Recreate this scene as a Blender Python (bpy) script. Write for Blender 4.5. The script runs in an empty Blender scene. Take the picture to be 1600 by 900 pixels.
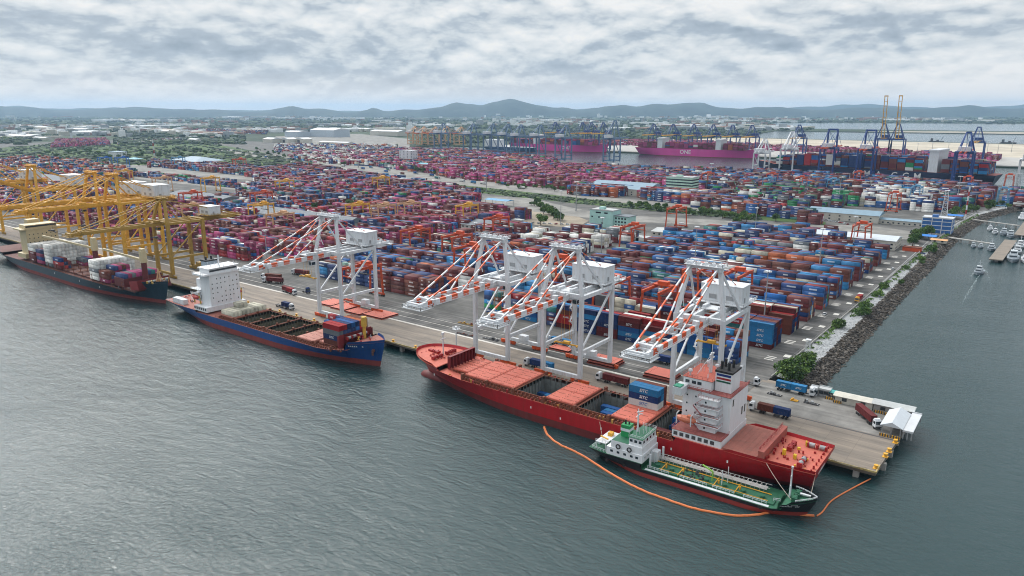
import bpy, bmesh, math, random
from mathutils import Vector, Matrix
rnd = random.Random(11)
rad = math.radians
# ---------------------------------------------------------------- camera, sky, sun
# World: metres, X along the quay, Y inland, Z up, water at 0, quay at 4.
CAM = (35.298, -245.447, 120.0); PITCH = 0.241227; YAW = 0.647483; FPX = 1130.0
S = bpy.context.scene
cd = bpy.data.cameras.new("camera"); cam = bpy.data.objects.new("camera", cd)
S.collection.objects.link(cam); S.camera = cam
cam.location = CAM; cam.rotation_euler = (math.pi/2 - PITCH, 0, YAW)
cd.sensor_width = 36; cd.lens = FPX/1600*36; cd.clip_start = 1; cd.clip_end = 60000

SKYSEED = 15.3
SUN_EL, SUN_AZ = rad(44), (-0.95, 0.25)      # towards the sun, port axes
sl = math.hypot(*SUN_AZ); SUN = Vector((SUN_AZ[0]/sl*math.cos(SUN_EL), SUN_AZ[1]/sl*math.cos(SUN_EL), math.sin(SUN_EL)))
W = bpy.data.worlds.new("World"); S.world = W; W.use_nodes = True
def world():
    nt = W.node_tree; N = nt.nodes; L = nt.links; N.clear()
    def n(t, **k):
        a = N.new(t)
        for q, v in k.items(): setattr(a, q, v)
        return a
    def m(op, a, b=None, c=None):
        x = n('ShaderNodeMath', operation=op)
        for i, v in enumerate((a, b, c)):
            if v is None: continue
            if isinstance(v, (int, float)): x.inputs[i].default_value = v
            else: L.new(v, x.inputs[i])
        return x.outputs[0]
    def noise(vec, sc, det, ro, w=0.0):
        x = n('ShaderNodeTexNoise', noise_dimensions='3D'); L.new(vec, x.inputs['Vector'])
        x.inputs['Scale'].default_value = sc; x.inputs['Detail'].default_value = det
        x.inputs['Roughness'].default_value = ro; x.inputs['Distortion'].default_value = w
        return x.outputs['Fac']
    def ramp(f, stops):
        x = n('ShaderNodeValToRGB'); L.new(f, x.inputs[0]); e = x.color_ramp.elements
        while len(e) < len(stops): e.new(0.5)
        for i, (p, c) in enumerate(stops): e[i].position = p; e[i].color = (*c, 1)
        return x.outputs[0]
    def mix(f, a, b, bl='MIX'):
        x = n('ShaderNodeMix', data_type='RGBA', blend_type=bl)
        for i, v in ((0, f), (6, a), (7, b)):
            if isinstance(v, (int, float)): x.inputs[i].default_value = v
            elif isinstance(v, tuple): x.inputs[i].default_value = (*v, 1)
            else: L.new(v, x.inputs[i])
        return x.outputs[2]
    tc = n('ShaderNodeTexCoord'); sep = n('ShaderNodeSeparateXYZ'); L.new(tc.outputs['Generated'], sep.inputs[0])
    X, Y, Z = sep.outputs
    zc = m('MAXIMUM', Z, 0.0)
    den = m('ADD', zc, 0.065)
    # U runs across the view, V away from it
    cy, sy = math.cos(YAW), math.sin(YAW)
    U = m('ADD', m('MULTIPLY', X, cy), m('MULTIPLY', Y, sy))
    V = m('ADD', m('MULTIPLY', X, -sy), m('MULTIPLY', Y, cy))
    def vec(ku, kv, kz, dz=0.0):
        c = n('ShaderNodeCombineXYZ'); L.new(m('MULTIPLY', U, ku), c.inputs[0]); L.new(m('MULTIPLY', V, kv), c.inputs[1])
        L.new(m('ADD', m('MULTIPLY', Z, kz), dz), c.inputs[2]); return c.outputs[0]
    def puffs(ku, kv, kz, dz):                                             # billows: rounded tops with creases between
        v = vec(ku, kv, kz, dz); o = None
        for sc, wt, dt in ((1.0, .52, 1.0), (2.3, .28, 1.0), (5.1, .20, 3.0)):
            x = noise(v, sc, dt, .5, 0.4 if sc == 1.0 else 0.0); y = m('MULTIPLY', m('ABSOLUTE', m('SUBTRACT', m('MULTIPLY', x, 2.0), 1.0)), wt)
            o = y if o is None else m('ADD', o, y)
        return o
    A = puffs(7.5, 2, 17, 5.0); Au = puffs(7.5, 2, 17, 5.22)               # lit from above: compare with the density a little higher
    C_ = noise(vec(20, 5, 48, 1.0), 1.0, 6, 0.6, 0.0); Cu = noise(vec(20, 5, 48, 1.5), 1.0, 6, 0.6, 0.0)   # small heaps low down
    B = noise(vec(2.2, 1.2, 13, SKYSEED), 1.0, 5, 0.5, 0.3)                # broad banks
    band = m('MULTIPLY', m('POWER', 2.718, m('MULTIPLY', m('POWER', m('DIVIDE', m('SUBTRACT', Z, 0.078), 0.024), 2.0), -1.0)), 0.055)
    up = ramp(Z, [(0.0, (0, 0, 0)), (0.040, (0, 0, 0)), (0.072, (1, 1, 1))])
    relief = m('MULTIPLY', m('MULTIPLY', m('SUBTRACT', A, Au), 0.9), m('ADD', m('MULTIPLY', up, .75), .25))
    rel2 = m('MULTIPLY', m('MULTIPLY', m('SUBTRACT', C_, Cu), 0.62), m('SUBTRACT', 1.0, m('MULTIPLY', up, 0.8)))
    thick = m('ADD', m('ADD', m('MULTIPLY', B, 0.85), m('MULTIPLY', A, -0.30)), m('ADD', band, 0.035))
    f = m('ADD', thick, m('ADD', relief, rel2))
    base = ramp(f, [(0.28, (1.06, 1.06, 1.05)), (0.38, (0.90, 0.935, 0.955)), (0.46, (0.75, 0.81, 0.855)), (0.54, (0.52, 0.60, 0.685)), (0.70, (0.36, 0.44, 0.53))])
    lift = m('ADD', 1.0, m('MULTIPLY', m('MAXIMUM', m('SUBTRACT', Z, 0.12), 0.0), 0.5))          # overcast: brighter towards the zenith
    vmc = n('ShaderNodeVectorMath', operation='SCALE'); L.new(base, vmc.inputs[0]); L.new(lift, vmc.inputs['Scale']); cloud = vmc.outputs[0]
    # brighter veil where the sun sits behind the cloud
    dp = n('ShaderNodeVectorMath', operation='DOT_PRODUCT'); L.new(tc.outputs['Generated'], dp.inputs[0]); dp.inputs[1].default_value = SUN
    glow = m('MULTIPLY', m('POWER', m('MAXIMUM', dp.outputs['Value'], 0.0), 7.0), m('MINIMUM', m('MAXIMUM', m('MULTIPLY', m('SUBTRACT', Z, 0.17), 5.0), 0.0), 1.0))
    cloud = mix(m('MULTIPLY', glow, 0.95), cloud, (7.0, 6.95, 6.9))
    hz = ramp(Z, [(0.0, (1, 1, 1)), (0.02, (0.75, 0.75, 0.75)), (0.055, (0, 0, 0))])
    cloud = mix(m('MULTIPLY', hz, 0.75), cloud, (1.14, 1.08, 1.02))
    sky = n('ShaderNodeTexSky', sky_type='NISHITA'); sky.sun_disc = False
    sky.sun_elevation = SUN_EL; sky.sun_rotation = math.atan2(SUN[0], SUN[1]); sky.altitude = 100; sky.dust_density = 2.0
    b1 = n('ShaderNodeBackground'); L.new(sky.outputs[0], b1.inputs[0]); b1.inputs[1].default_value = 0.08
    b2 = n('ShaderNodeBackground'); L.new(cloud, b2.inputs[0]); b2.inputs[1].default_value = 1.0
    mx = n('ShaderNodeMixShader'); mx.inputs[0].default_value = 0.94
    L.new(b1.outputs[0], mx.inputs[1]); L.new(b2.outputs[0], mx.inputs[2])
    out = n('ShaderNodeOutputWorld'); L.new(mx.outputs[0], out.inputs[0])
world()
sd = bpy.data.lights.new("sun", 'SUN'); so = bpy.data.objects.new("sun", sd); S.collection.objects.link(so)
sd.energy = 1.5; sd.angle = rad(10); sd.color = (1.0, 0.96, 0.9)
so.location = (0, 0, 400); so.rotation_euler = SUN.to_track_quat('Z', 'Y').to_euler()
vs = S.view_settings; S.display_settings.display_device = 'sRGB'
vs.view_transform = 'Standard'; vs.look = 'None'; vs.gamma = 1; vs.exposure = -0.18; vs.use_curve_mapping = False
S.render.engine = 'CYCLES'
cy_ = S.cycles
cy_.max_bounces = 5; cy_.diffuse_bounces = 2; cy_.glossy_bounces = 3; cy_.transmission_bounces = 2; cy_.volume_bounces = 0
cy_.use_denoising = True; cy_.use_adaptive_sampling = True; cy_.adaptive_threshold = 0.02
cy_.sample_clamp_indirect = 4; cy_.pixel_filter_type = 'BLACKMAN_HARRIS'; cy_.filter_width = 1.05
S.render.use_persistent_data = False

# ---------------------------------------------------------------- helpers
_sp, _cp = math.sin(PITCH), math.cos(PITCH)
_F = (-math.sin(YAW), math.cos(YAW)); _Rr = (math.cos(YAW), math.sin(YAW))
def at(u, v, z=4.0):
    """ground position (metres) of a point surveyed on the 1600x900 photograph at height z"""
    x = (u-800)/FPX; y = -(v-450)/FPX
    t = (z-CAM[2])/(-_sp+y*_cp); r = x*t; f = (_cp+y*_sp)*t
    return (CAM[0]+r*_Rr[0]+f*_F[0], CAM[1]+r*_Rr[1]+f*_F[1])
def px(p):
    d = (p[0]-CAM[0], p[1]-CAM[1], p[2]-CAM[2]); r = d[0]*_Rr[0]+d[1]*_Rr[1]; f = d[0]*_F[0]+d[1]*_F[1]
    D = f*_cp-d[2]*_sp; up = f*_sp+d[2]*_cp
    if D < 1: return (-9e9, -9e9, D)
    return (800+FPX*r/D, 450-FPX*up/D, D)
def inside(p, poly):
    x, y = p; c = False; j = len(poly)-1
    for i in range(len(poly)):
        xi, yi = poly[i]; xj, yj = poly[j]
        if (yi > y) != (yj > y) and x < (xj-xi)*(y-yi)/(yj-yi)+xi: c = not c
        j = i
    return c
MATS = {}
def mat(name, col, rough=0.6, metal=0.0, var=0.18, scale=0.35, dirt=None, dirt_amt=0.0, streak=False, bump=0.0, bscale=3.0, objvar=0.0, spec=0.4):
    if name in MATS: return MATS[name]
    m = bpy.data.materials.new(name); m.use_nodes = True; MATS[name] = m
    nt = m.node_tree; N = nt.nodes; L = nt.links; b = N['Principled BSDF']
    b.inputs['Roughness'].default_value = rough; b.inputs['Metallic'].default_value = metal
    b.inputs['Specular IOR Level'].default_value = spec
    tc = N.new('ShaderNodeTexCoord'); mp = N.new('ShaderNodeMapping'); L.new(tc.outputs['Object'], mp.inputs[0])
    if streak: mp.inputs['Scale'].default_value = (1, 1, 0.13)
    nz = N.new('ShaderNodeTexNoise'); nz.inputs['Scale'].default_value = scale; nz.inputs['Detail'].default_value = 6; nz.inputs['Roughness'].default_value = 0.62
    L.new(mp.outputs[0], nz.inputs['Vector'])
    rg = N.new('ShaderNodeMapRange'); rg.inputs[1].default_value = 0.3; rg.inputs[2].default_value = 0.7
    rg.inputs[3].default_value = 1-var; rg.inputs[4].default_value = 1+var; L.new(nz.outputs['Fac'], rg.inputs[0])
    src = rg.outputs[0]
    if objvar:
        oi = N.new('ShaderNodeObjectInfo'); r2 = N.new('ShaderNodeMapRange'); r2.inputs[3].default_value = 1-objvar; r2.inputs[4].default_value = 1+objvar
        L.new(oi.outputs['Random'], r2.inputs[0]); mm = N.new('ShaderNodeMath'); mm.operation = 'MULTIPLY'
        L.new(src, mm.inputs[0]); L.new(r2.outputs[0], mm.inputs[1]); src = mm.outputs[0]
    vm = N.new('ShaderNodeVectorMath'); vm.operation = 'SCALE'; vm.inputs[0].default_value = col; L.new(src, vm.inputs['Scale'])
    c = vm.outputs[0]
    if dirt:
        n2 = N.new('ShaderNodeTexNoise'); n2.inputs['Scale'].default_value = scale*2.3; n2.inputs['Detail'].default_value = 8; n2.inputs['Roughness'].default_value = 0.7
        L.new(mp.outputs[0], n2.inputs['Vector'])
        r3 = N.new('ShaderNodeMapRange'); r3.inputs[1].default_value = 0.52; r3.inputs[2].default_value = 0.72; r3.inputs[4].default_value = dirt_amt
        L.new(n2.outputs['Fac'], r3.inputs[0])
        mx = N.new('ShaderNodeMix'); mx.data_type = 'RGBA'; L.new(r3.outputs[0], mx.inputs[0]); L.new(c, mx.inputs[6]); mx.inputs[7].default_value = (*dirt, 1)
        c = mx.outputs[2]
    L.new(c, b.inputs['Base Color'])
    if bump:
        n3 = N.new('ShaderNodeTexNoise'); n3.inputs['Scale'].default_value = bscale; n3.inputs['Detail'].default_value = 4; L.new(tc.outputs['Object'], n3.inputs['Vector'])
        bp = N.new('ShaderNodeBump'); bp.inputs['Distance'].default_value = bump; L.new(n3.outputs['Fac'], bp.inputs['Height']); L.new(bp.outputs[0], b.inputs['Normal'])
    return m

class MB:
    def __init__(s): s.v = []; s.f = []; s.m = []
    def add(s, vs, fs, mi=0):
        k = len(s.v); s.v += vs; s.f += [tuple(i+k for i in f) for f in fs]; s.m += [mi]*len(fs); return s
    def box(s, x0, x1, y0, y1, z0, z1, mi=0):
        return s.add([(x0,y0,z0),(x1,y0,z0),(x1,y1,z0),(x0,y1,z0),(x0,y0,z1),(x1,y0,z1),(x1,y1,z1),(x0,y1,z1)],
                     [(0,3,2,1),(4,5,6,7),(0,1,5,4),(1,2,6,5),(2,3,7,6),(3,0,4,7)], mi)
    def beam(s, p, q, w, h=None, mi=0):
        h = w if h is None else h
        p = Vector(p); q = Vector(q); d = (q-p)
        if d.length < 1e-6: return s
        d.normalize(); up = Vector((0, 0, 1)) if abs(d.z) < 0.92 else Vector((0, 1, 0))
        a = d.cross(up).normalized(); b = a.cross(d).normalized(); vs = []
        for c in (p, q):
            for i, j in ((-1,-1),(1,-1),(1,1),(-1,1)): vs.append(tuple(c+a*(i*w/2)+b*(j*h/2)))
        return s.add(vs, [(0,1,2,3),(7,6,5,4),(0,4,5,1),(1,5,6,2),(2,6,7,3),(3,7,4,0)], mi)
    def tube(s, p, q, r0, r1=None, n=8, mi=0):
        r1 = r0 if r1 is None else r1; p = Vector(p); q = Vector(q); d = (q-p).normalized()
        up = Vector((0, 0, 1)) if abs(d.z) < 0.92 else Vector((1, 0, 0)); a = d.cross(up).normalized(); b = a.cross(d)
        vs = [tuple(c+(a*math.cos(t)+b*math.sin(t))*r) for c, r in ((p, r0), (q, r1)) for t in [2*math.pi*i/n for i in range(n)]]
        fs = [(i, i+n, (i+1) % n+n, (i+1) % n) for i in range(n)] + [tuple(range(n)), tuple(range(2*n-1, n-1, -1))]
        return s.add(vs, fs, mi)
    def prism(s, poly, z0, z1, mi=0):
        a = sum(poly[i][0]*poly[(i+1) % len(poly)][1]-poly[(i+1) % len(poly)][0]*poly[i][1] for i in range(len(poly)))
        if a < 0: poly = poly[::-1]
        n = len(poly); vs = [(x, y, z0) for x, y in poly]+[(x, y, z1) for x, y in poly]
        return s.add(vs, [tuple(range(n-1, -1, -1)), tuple(range(n, 2*n))]+[(i, (i+1) % n, (i+1) % n+n, i+n) for i in range(n)], mi)
    def rail(s, pts, h=1.0, w=0.09, step=2.2, mi=0, mid=True):
        for p, q in zip(pts, pts[1:]):
            P, Q = Vector(p), Vector(q); up = Vector((0, 0, h)); s.beam(P+up, Q+up, w, w, mi)
            if mid: s.beam(P+up*0.5, Q+up*0.5, w*0.7, w*0.7, mi)
            k = max(1, int((Q-P).length/step))
            for i in range(k+1): c = P.lerp(Q, i/k); s.beam(c, c+up, w, w, mi)
        return s
    def lattice(s, p, q, w0, w1, t=0.15, n=8, mi=0):
        P, Q = Vector(p), Vector(q); rings = []
        for i in range(n+1):
            c = P.lerp(Q, i/n); w = (w0+(w1-w0)*i/n)/2
            rings.append([c+Vector((a*w, b*w, 0)) for a, b in ((-1,-1),(1,-1),(1,1),(-1,1))])
        for i in range(n):
            for k in range(4):
                s.beam(rings[i][k], rings[i+1][k], t, t, mi); s.beam(rings[i][k], rings[i+1][(k+1) % 4], t*.7, t*.7, mi)
                s.beam(rings[i+1][k], rings[i+1][(k+1) % 4], t*.7, t*.7, mi)
        return s
    def blob(s, c, rx, ry, rz, seed=0, n=7, mi=0, jit=0.25):
        r = random.Random(seed); vs = [(c[0], c[1], c[2]+rz)]; lv = (0.62, -0.1, -0.8)
        for l in lv:
            k = math.sqrt(max(0.05, 1-l*l))
            for i in range(n):
                t = 2*math.pi*(i+0.5*r.random())/n; j = 1+jit*(r.random()-0.5)*2
                vs.append((c[0]+rx*k*math.cos(t)*j, c[1]+ry*k*math.sin(t)*j, c[2]+rz*l*(1+jit*(r.random()-.5))))
        fs = [(0, 1+i, 1+(i+1) % n) for i in range(n)]
        for l in range(len(lv)-1):
            a = 1+l*n; b = a+n
            fs += [(a+i, b+i, b+(i+1) % n, a+(i+1) % n) for i in range(n)]
        a = 1+(len(lv)-1)*n; fs.append(tuple(a+i for i in range(n-1, -1, -1)))
        return s.add(vs, fs, mi)
    def mesh(s, name, mats):
        me = bpy.data.meshes.new(name); me.from_pydata(s.v, [], s.f)
        for m in (mats if isinstance(mats, (list, tuple)) else [mats]): me.materials.append(m)
        if any(s.m): me.polygons.foreach_set('material_index', s.m)
        me.update(); return me
    def build(s, name, mats, parent=None, loc=(0, 0, 0), rz=0.0):
        o = bpy.data.objects.new(name, s.mesh(name, mats)); S.collection.objects.link(o)
        o.location = loc; o.rotation_euler[2] = rz
        if parent: o.parent = parent
        return o
def tag(o, label=None, cat=None, group=None, kind=None):
    if label: o['label'] = label
    if cat: o['category'] = cat
    if group: o['group'] = group
    if kind: o['kind'] = kind
    return o
def empty(name, loc, rz=0.0):
    e = bpy.data.objects.new(name, None); S.collection.objects.link(e); e.location = loc; e.rotation_euler[2] = rz; return e
def copy_tree(o, parent=None):
    c = o.copy(); S.collection.objects.link(c)
    if parent: c.parent = parent
    for ch in list(o.children): copy_tree(ch, c)
    return c
def link(me, name, parent=None, loc=(0, 0, 0), rz=0.0):
    o = bpy.data.objects.new(name, me); S.collection.objects.link(o); o.location = loc; o.rotation_euler[2] = rz
    if parent: o.parent = parent
    return o
def text_mesh(t, size, material, shear=0.0, bold=0.0, ext=0.01):
    c = bpy.data.curves.new("lettering", 'FONT'); c.body = t; c.size = size; c.shear = shear; c.offset = bold; c.extrude = ext
    c.align_x = 'CENTER'; c.align_y = 'CENTER'; c.resolution_u = 2
    o = bpy.data.objects.new("lettering", c); S.collection.objects.link(o)
    dg = bpy.context.evaluated_depsgraph_get(); me = bpy.data.meshes.new_from_object(o.evaluated_get(dg))
    bpy.data.objects.remove(o); bpy.data.curves.remove(c); me.materials.clear(); me.materials.append(material)
    me.name = "lettering"; return me
def lettering(t, size, material, parent, loc, rz=0.0, **k):
    """upright lettering that faces -Y before rz"""
    o = link(text_mesh(t, size, material, **k), "lettering", parent, loc); o.rotation_euler = (math.pi/2, 0, rz); return o

# ---------------------------------------------------------------- palettes
COL = dict(navy=(.010,.032,.115), blue=(.009,.078,.25), sky_blue=(.018,.16,.35), maroon=(.098,.014,.016), brown=(0.12,0.0336,0.0224),
    red=(.26,.012,.016), orange=(0.336,0.084,0.028), white=(0.5704,0.5796,0.5612), cream=(0.4324,0.414,0.3312), grey=(0.12,0.136,0.152), teal=(0.02,0.12,0.12),
    green=(0.0096,0.176,0.06), pale_green=(0.192,0.32,0.272), magenta=(0.192,0.016,0.068), pink=(0.32,0.036,0.136), yellow=(0.46,0.276,0.0276))
def pal(**k): return [n for n, w in k.items() for _ in range(w)]
PAL_MAIN = pal(navy=24, maroon=27, brown=13, blue=9, sky_blue=10, grey=3, white=3, cream=2, red=4, orange=1, teal=2, green=1, pale_green=1)
PAL_PINK = pal(magenta=22, pink=10, maroon=30, brown=12, navy=11, blue=3, red=7, sky_blue=2, white=2, cream=1)
PAL_ONE = pal(magenta=30, pink=20, maroon=26, brown=8, navy=6, orange=3, blue=3, white=1)
PAL_ORANGE = pal(orange=22, red=10, maroon=14, navy=16, blue=8, white=8, teal=6, grey=6, green=2)
PAL_MIX = pal(maroon=26, brown=14, navy=22, blue=10, red=6, orange=4, white=5, teal=3, green=3, grey=4, sky_blue=3, magenta=4)
PAL_WHITE = pal(white=48, cream=12, maroon=6, navy=4, sky_blue=3)
PAL_GREEN = pal(green=22, maroon=34, navy=16, grey=8, brown=8, white=4)
M_WHITE = mat('white_paint', (.60,.63,.66), .5, var=.09, scale=.5, dirt=(.34,.26,.19), dirt_amt=.62, streak=True)
M_ROOFW = mat('white_roof', (.50,.52,.54), .5, var=.08, scale=.2)
M_ORANGE = mat('orange_paint', (.60,.085,.015), .5, var=.15, dirt=(.2,.05,.02), dirt_amt=.5)
M_RTG = mat('red_orange_paint', (.50,.07,.018), .5, var=.15)
M_SHIP = mat('ship_white', (.70,.725,.75), .45, var=.05, scale=.5, dirt=(.45,.34,.26), dirt_amt=.3, streak=True)
M_YEL = mat('yellow_paint', (.66,.35,.035), .5, var=.16, scale=.5, dirt=(.25,.13,.04), dirt_amt=.5)
M_YELD = mat('olive_yellow_paint', (.36,.22,.035), .55, var=.16, dirt=(.15,.1,.05), dirt_amt=.5)
M_SAND = mat('peach_paint', (.55,.33,.18), .55)
M_BLACK = mat('black_rubber', (.02,.02,.022), .7)
M_DARK = mat('dark_steel', (.06,.06,.065), .6)
M_GLASS = mat('dark_glass', (.02,.03,.04), .12, spec=.8)
M_RED = mat('red_paint', (.30,.02,.02), .5)
M_STEEL = mat('grey_steel', (.30,.31,.32), .5, metal=.2)
M_LB = mat('light_blue_paint', (.10,.28,.45), .5)
M_BLUEC = mat('blue_crane_paint', (.015,.05,.20), .5)
M_GBLUE = mat('grey_blue_paint', (.10,.17,.28), .5)
M_CONC = mat('concrete', (.36,.35,.33), .85, var=.14, scale=.05, dirt=(.2,.19,.18), dirt_amt=.4)
CM = {n: mat('container_'+n, c, .7, var=.06 if n in ('white', 'cream') else .16, scale=.6, dirt=(.2,.1,.06), dirt_amt=.08 if n in ('white', 'cream') else .35, objvar=.06 if n in ('white', 'cream') else .2, spec=.22) for n, c in COL.items()}
def corrugate(m):
    nt = m.node_tree; N = nt.nodes; L = nt.links; tc = N.new('ShaderNodeTexCoord'); w = N.new('ShaderNodeTexWave'); w.inputs['Scale'].default_value = 1.15; w.inputs['Distortion'].default_value = 0
    L.new(tc.outputs['Object'], w.inputs['Vector']); b = N.new('ShaderNodeBump'); b.inputs['Distance'].default_value = .05; L.new(w.outputs['Fac'], b.inputs['Height']); L.new(b.outputs[0], N['Principled BSDF'].inputs['Normal'])
for m_ in CM.values(): corrugate(m_)

def wbox(parent, *a):
    """one window pane, a part of its own"""
    b = MB(); b.box(*a); return b.build('window', M_GLASS, parent)
# ---------------------------------------------------------------- the setting
def slab(name, poly, z0, z1, m, kind='structure', label=None, cat=None):
    b = MB(); b.prism(poly, z0, z1)
    me = b.mesh(name, m); bm = bmesh.new(); bm.from_mesh(me); bmesh.ops.triangulate(bm, faces=[f for f in bm.faces if len(f.verts) > 4]); bm.to_mesh(me); bm.free()
    o = link(me, name)
    if kind: o['kind'] = kind
    if label: o['label'] = label
    return o
def water_mat():
    m = bpy.data.materials.new('sea_water'); m.use_nodes = True; nt = m.node_tree; N = nt.nodes; L = nt.links; b = N['Principled BSDF']
    b.inputs['Base Color'].default_value = (.010, .036, .039, 1); b.inputs['Roughness'].default_value = .08; b.inputs['IOR'].default_value = 1.42
    g = N.new('ShaderNodeNewGeometry')
    def noise(rot, sc, detail, stretch, dist=0.0, rough=.55):
        mp = N.new('ShaderNodeMapping'); mp.inputs['Rotation'].default_value[2] = rot; mp.inputs['Scale'].default_value = (sc, sc*stretch, sc)
        L.new(g.outputs['Position'], mp.inputs[0]); x = N.new('ShaderNodeTexNoise'); x.inputs['Scale'].default_value = 1; x.inputs['Detail'].default_value = detail
        x.inputs['Roughness'].default_value = rough; x.inputs['Distortion'].default_value = dist; L.new(mp.outputs[0], x.inputs['Vector']); return x.outputs['Fac']
    def math_(op, a, b_):
        x = N.new('ShaderNodeMath'); x.operation = op
        for i, v in enumerate((a, b_)):
            if isinstance(v, (int, float)): x.inputs[i].default_value = v
            else: L.new(v, x.inputs[i])
        return x.outputs[0]
    chop = noise(0.9, .55, 6, 1.7, .5, .66); swell = noise(0.35, .09, 3, 2.6, .5); rip = noise(1.3, 1.7, 3, 1.5, .3)
    patch = noise(0.2, .011, 4, 1.6, .8)
    pr = N.new('ShaderNodeMapRange'); pr.inputs[1].default_value = .35; pr.inputs[2].default_value = .68; pr.inputs[3].default_value = .8; pr.inputs[4].default_value = 1.15
    L.new(patch, pr.inputs[0])
    h = math_('ADD', math_('ADD', math_('MULTIPLY', chop, .62), math_('MULTIPLY', swell, .9)), math_('MULTIPLY', rip, .16))
    bp = N.new('ShaderNodeBump'); bp.inputs['Distance'].default_value = .55; L.new(math_('MULTIPLY', h, pr.outputs[0]), bp.inputs['Height'])
    L.new(bp.outputs[0], b.inputs['Normal'])
    return m
M_WATER = water_mat()
b = MB(); b.add([(-30000, -4000, 0), (6000, -4000, 0), (6000, 30000, 0), (-30000, 30000, 0)], [(0, 1, 2, 3)]); b.build('water', M_WATER)['kind'] = 'structure'

def ground_mat(name, c0, c1, scale, c2=None, rough=.9, streak=0.0):
    m = bpy.data.materials.new(name); m.use_nodes = True; nt = m.node_tree; N = nt.nodes; L = nt.links; b = N['Principled BSDF']
    b.inputs['Roughness'].default_value = rough; b.inputs['Specular IOR Level'].default_value = .25
    g = N.new('ShaderNodeNewGeometry'); z = N.new('ShaderNodeTexNoise'); z.inputs['Scale'].default_value = scale; z.inputs['Detail'].default_value = 9; z.inputs['Roughness'].default_value = .65
    L.new(g.outputs['Position'], z.inputs['Vector']); r = N.new('ShaderNodeValToRGB')
    if streak:
        mp = N.new('ShaderNodeMapping'); mp.inputs['Scale'].default_value = (.012, .5, 1); L.new(g.outputs['Position'], mp.inputs[0]); z2 = N.new('ShaderNodeTexNoise'); z2.inputs['Scale'].default_value = 1; z2.inputs['Detail'].default_value = 5; L.new(mp.outputs[0], z2.inputs['Vector'])
        mm = N.new('ShaderNodeMath'); mm.operation = 'MULTIPLY_ADD'; L.new(z2.outputs['Fac'], mm.inputs[0]); mm.inputs[1].default_value = streak; mm.inputs[2].default_value = -streak*.5; ad = N.new('ShaderNodeMath'); ad.operation = 'ADD'; L.new(z.outputs['Fac'], ad.inputs[0]); L.new(mm.outputs[0], ad.inputs[1]); L.new(ad.outputs[0], r.inputs[0])
    else: L.new(z.outputs['Fac'], r.inputs[0])
    e = r.color_ramp.elements; e[0].position = .36; e[0].color = (*c0, 1); e[1].position = .6; e[1].color = (*c1, 1)
    if c2: x = e.new(.70); x.color = (*c2, 1)
    L.new(r.outputs[0], b.inputs['Base Color']); return m
M_FIELD = ground_mat('green_country', (.014,.028,.015), (.035,.062,.022), .006, (.09,.105,.07))
M_GRASS = ground_mat('rough_grass', (.025,.052,.014), (.06,.11,.025), .035, (.11,.13,.05))
M_SANDG = ground_mat('pale_sand', (.34,.30,.24), (.50,.45,.36), .006); M_SPIT = ground_mat('dull_sand', (.20,.19,.16), (.36,.33,.27), .006)
M_DIRT = ground_mat('bare_earth', (.20,.165,.125), (.31,.27,.21), .03)
M_PAVE = ground_mat('yard_paving', (.07,.07,.067), (.13,.128,.122), .04, (.17,.166,.155), streak=.5)
M_ASPH = ground_mat('grey_road', (.065,.065,.063), (.125,.122,.118), .07, (.16,.157,.15), streak=.9)
M_PALE = ground_mat('pale_concrete_road', (.15,.147,.138), (.25,.243,.225), .05)
def apron_mat():
    m = bpy.data.materials.new('apron_concrete'); m.use_nodes = True; nt = m.node_tree; N = nt.nodes; L = nt.links; b = N['Principled BSDF']; b.inputs['Roughness'].default_value = .85
    g = N.new('ShaderNodeNewGeometry'); mp = N.new('ShaderNodeMapping'); mp.inputs['Scale'].default_value = (.035, .30, 1); L.new(g.outputs['Position'], mp.inputs[0])
    z = N.new('ShaderNodeTexNoise'); z.inputs['Scale'].default_value = 1; z.inputs['Detail'].default_value = 7; z.inputs['Roughness'].default_value = .7; L.new(mp.outputs[0], z.inputs['Vector'])
    r = N.new('ShaderNodeValToRGB'); L.new(z.outputs['Fac'], r.inputs[0]); e = r.color_ramp.elements
    e[0].position = .35; e[0].color = (.145, .125, .105, 1); e[1].position = .66; e[1].color = (.27, .225, .18, 1)
    w = N.new('ShaderNodeTexBrick'); w.offset = 0; w.inputs['Scale'].default_value = 1; w.inputs['Mortar Size'].default_value = .05; w.inputs['Brick Width'].default_value = 10; w.inputs['Row Height'].default_value = 5
    w.inputs['Color1'].default_value = (1, 1, 1, 1); w.inputs['Color2'].default_value = (.90, .91, .93, 1); w.inputs['Mortar'].default_value = (.62, .6, .58, 1)
    L.new(g.outputs['Position'], w.inputs[0]); mx = N.new('ShaderNodeMix'); mx.data_type = 'RGBA'; mx.blend_type = 'MULTIPLY'; mx.inputs[0].default_value = 1
    L.new(r.outputs[0], mx.inputs[6]); L.new(w.outputs[0], mx.inputs[7]); L.new(mx.outputs[2], b.inputs['Base Color']); return m
M_APRON = apron_mat()
FAR = [(-29000, 30), (-1700, 30), (-1700, 1640), (500, 1640), (500, 2950), (-1150, 2950), (-1350, 4150), (500, 4300), (500, 4900), (-1500, 4750), (-2300, 7000), (-1500, 7600), (5500, 8300), (5500, 29000), (-29000, 29000)]
slab('far_country', FAR, -1, 2.5, M_FIELD)
PORT = [(-3000, 30), (-58, 30), (-58, 64), (-54.2, 72), (-52, 560), (-48, 641), (-40, 743), (-11, 864), (25, 963), (114, 1094), (120, 1135), (-450, 1150), (-1250, 1240), (-1700, 1400), (-3000, 1400)]
slab('port_ground', PORT, -1, 4.0, M_PAVE)
slab('quay_apron', [(-1400, 0), (-60, 0), (-60, 29.99), (-1400, 29.99)], 2.6, 4.0, M_APRON)
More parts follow.
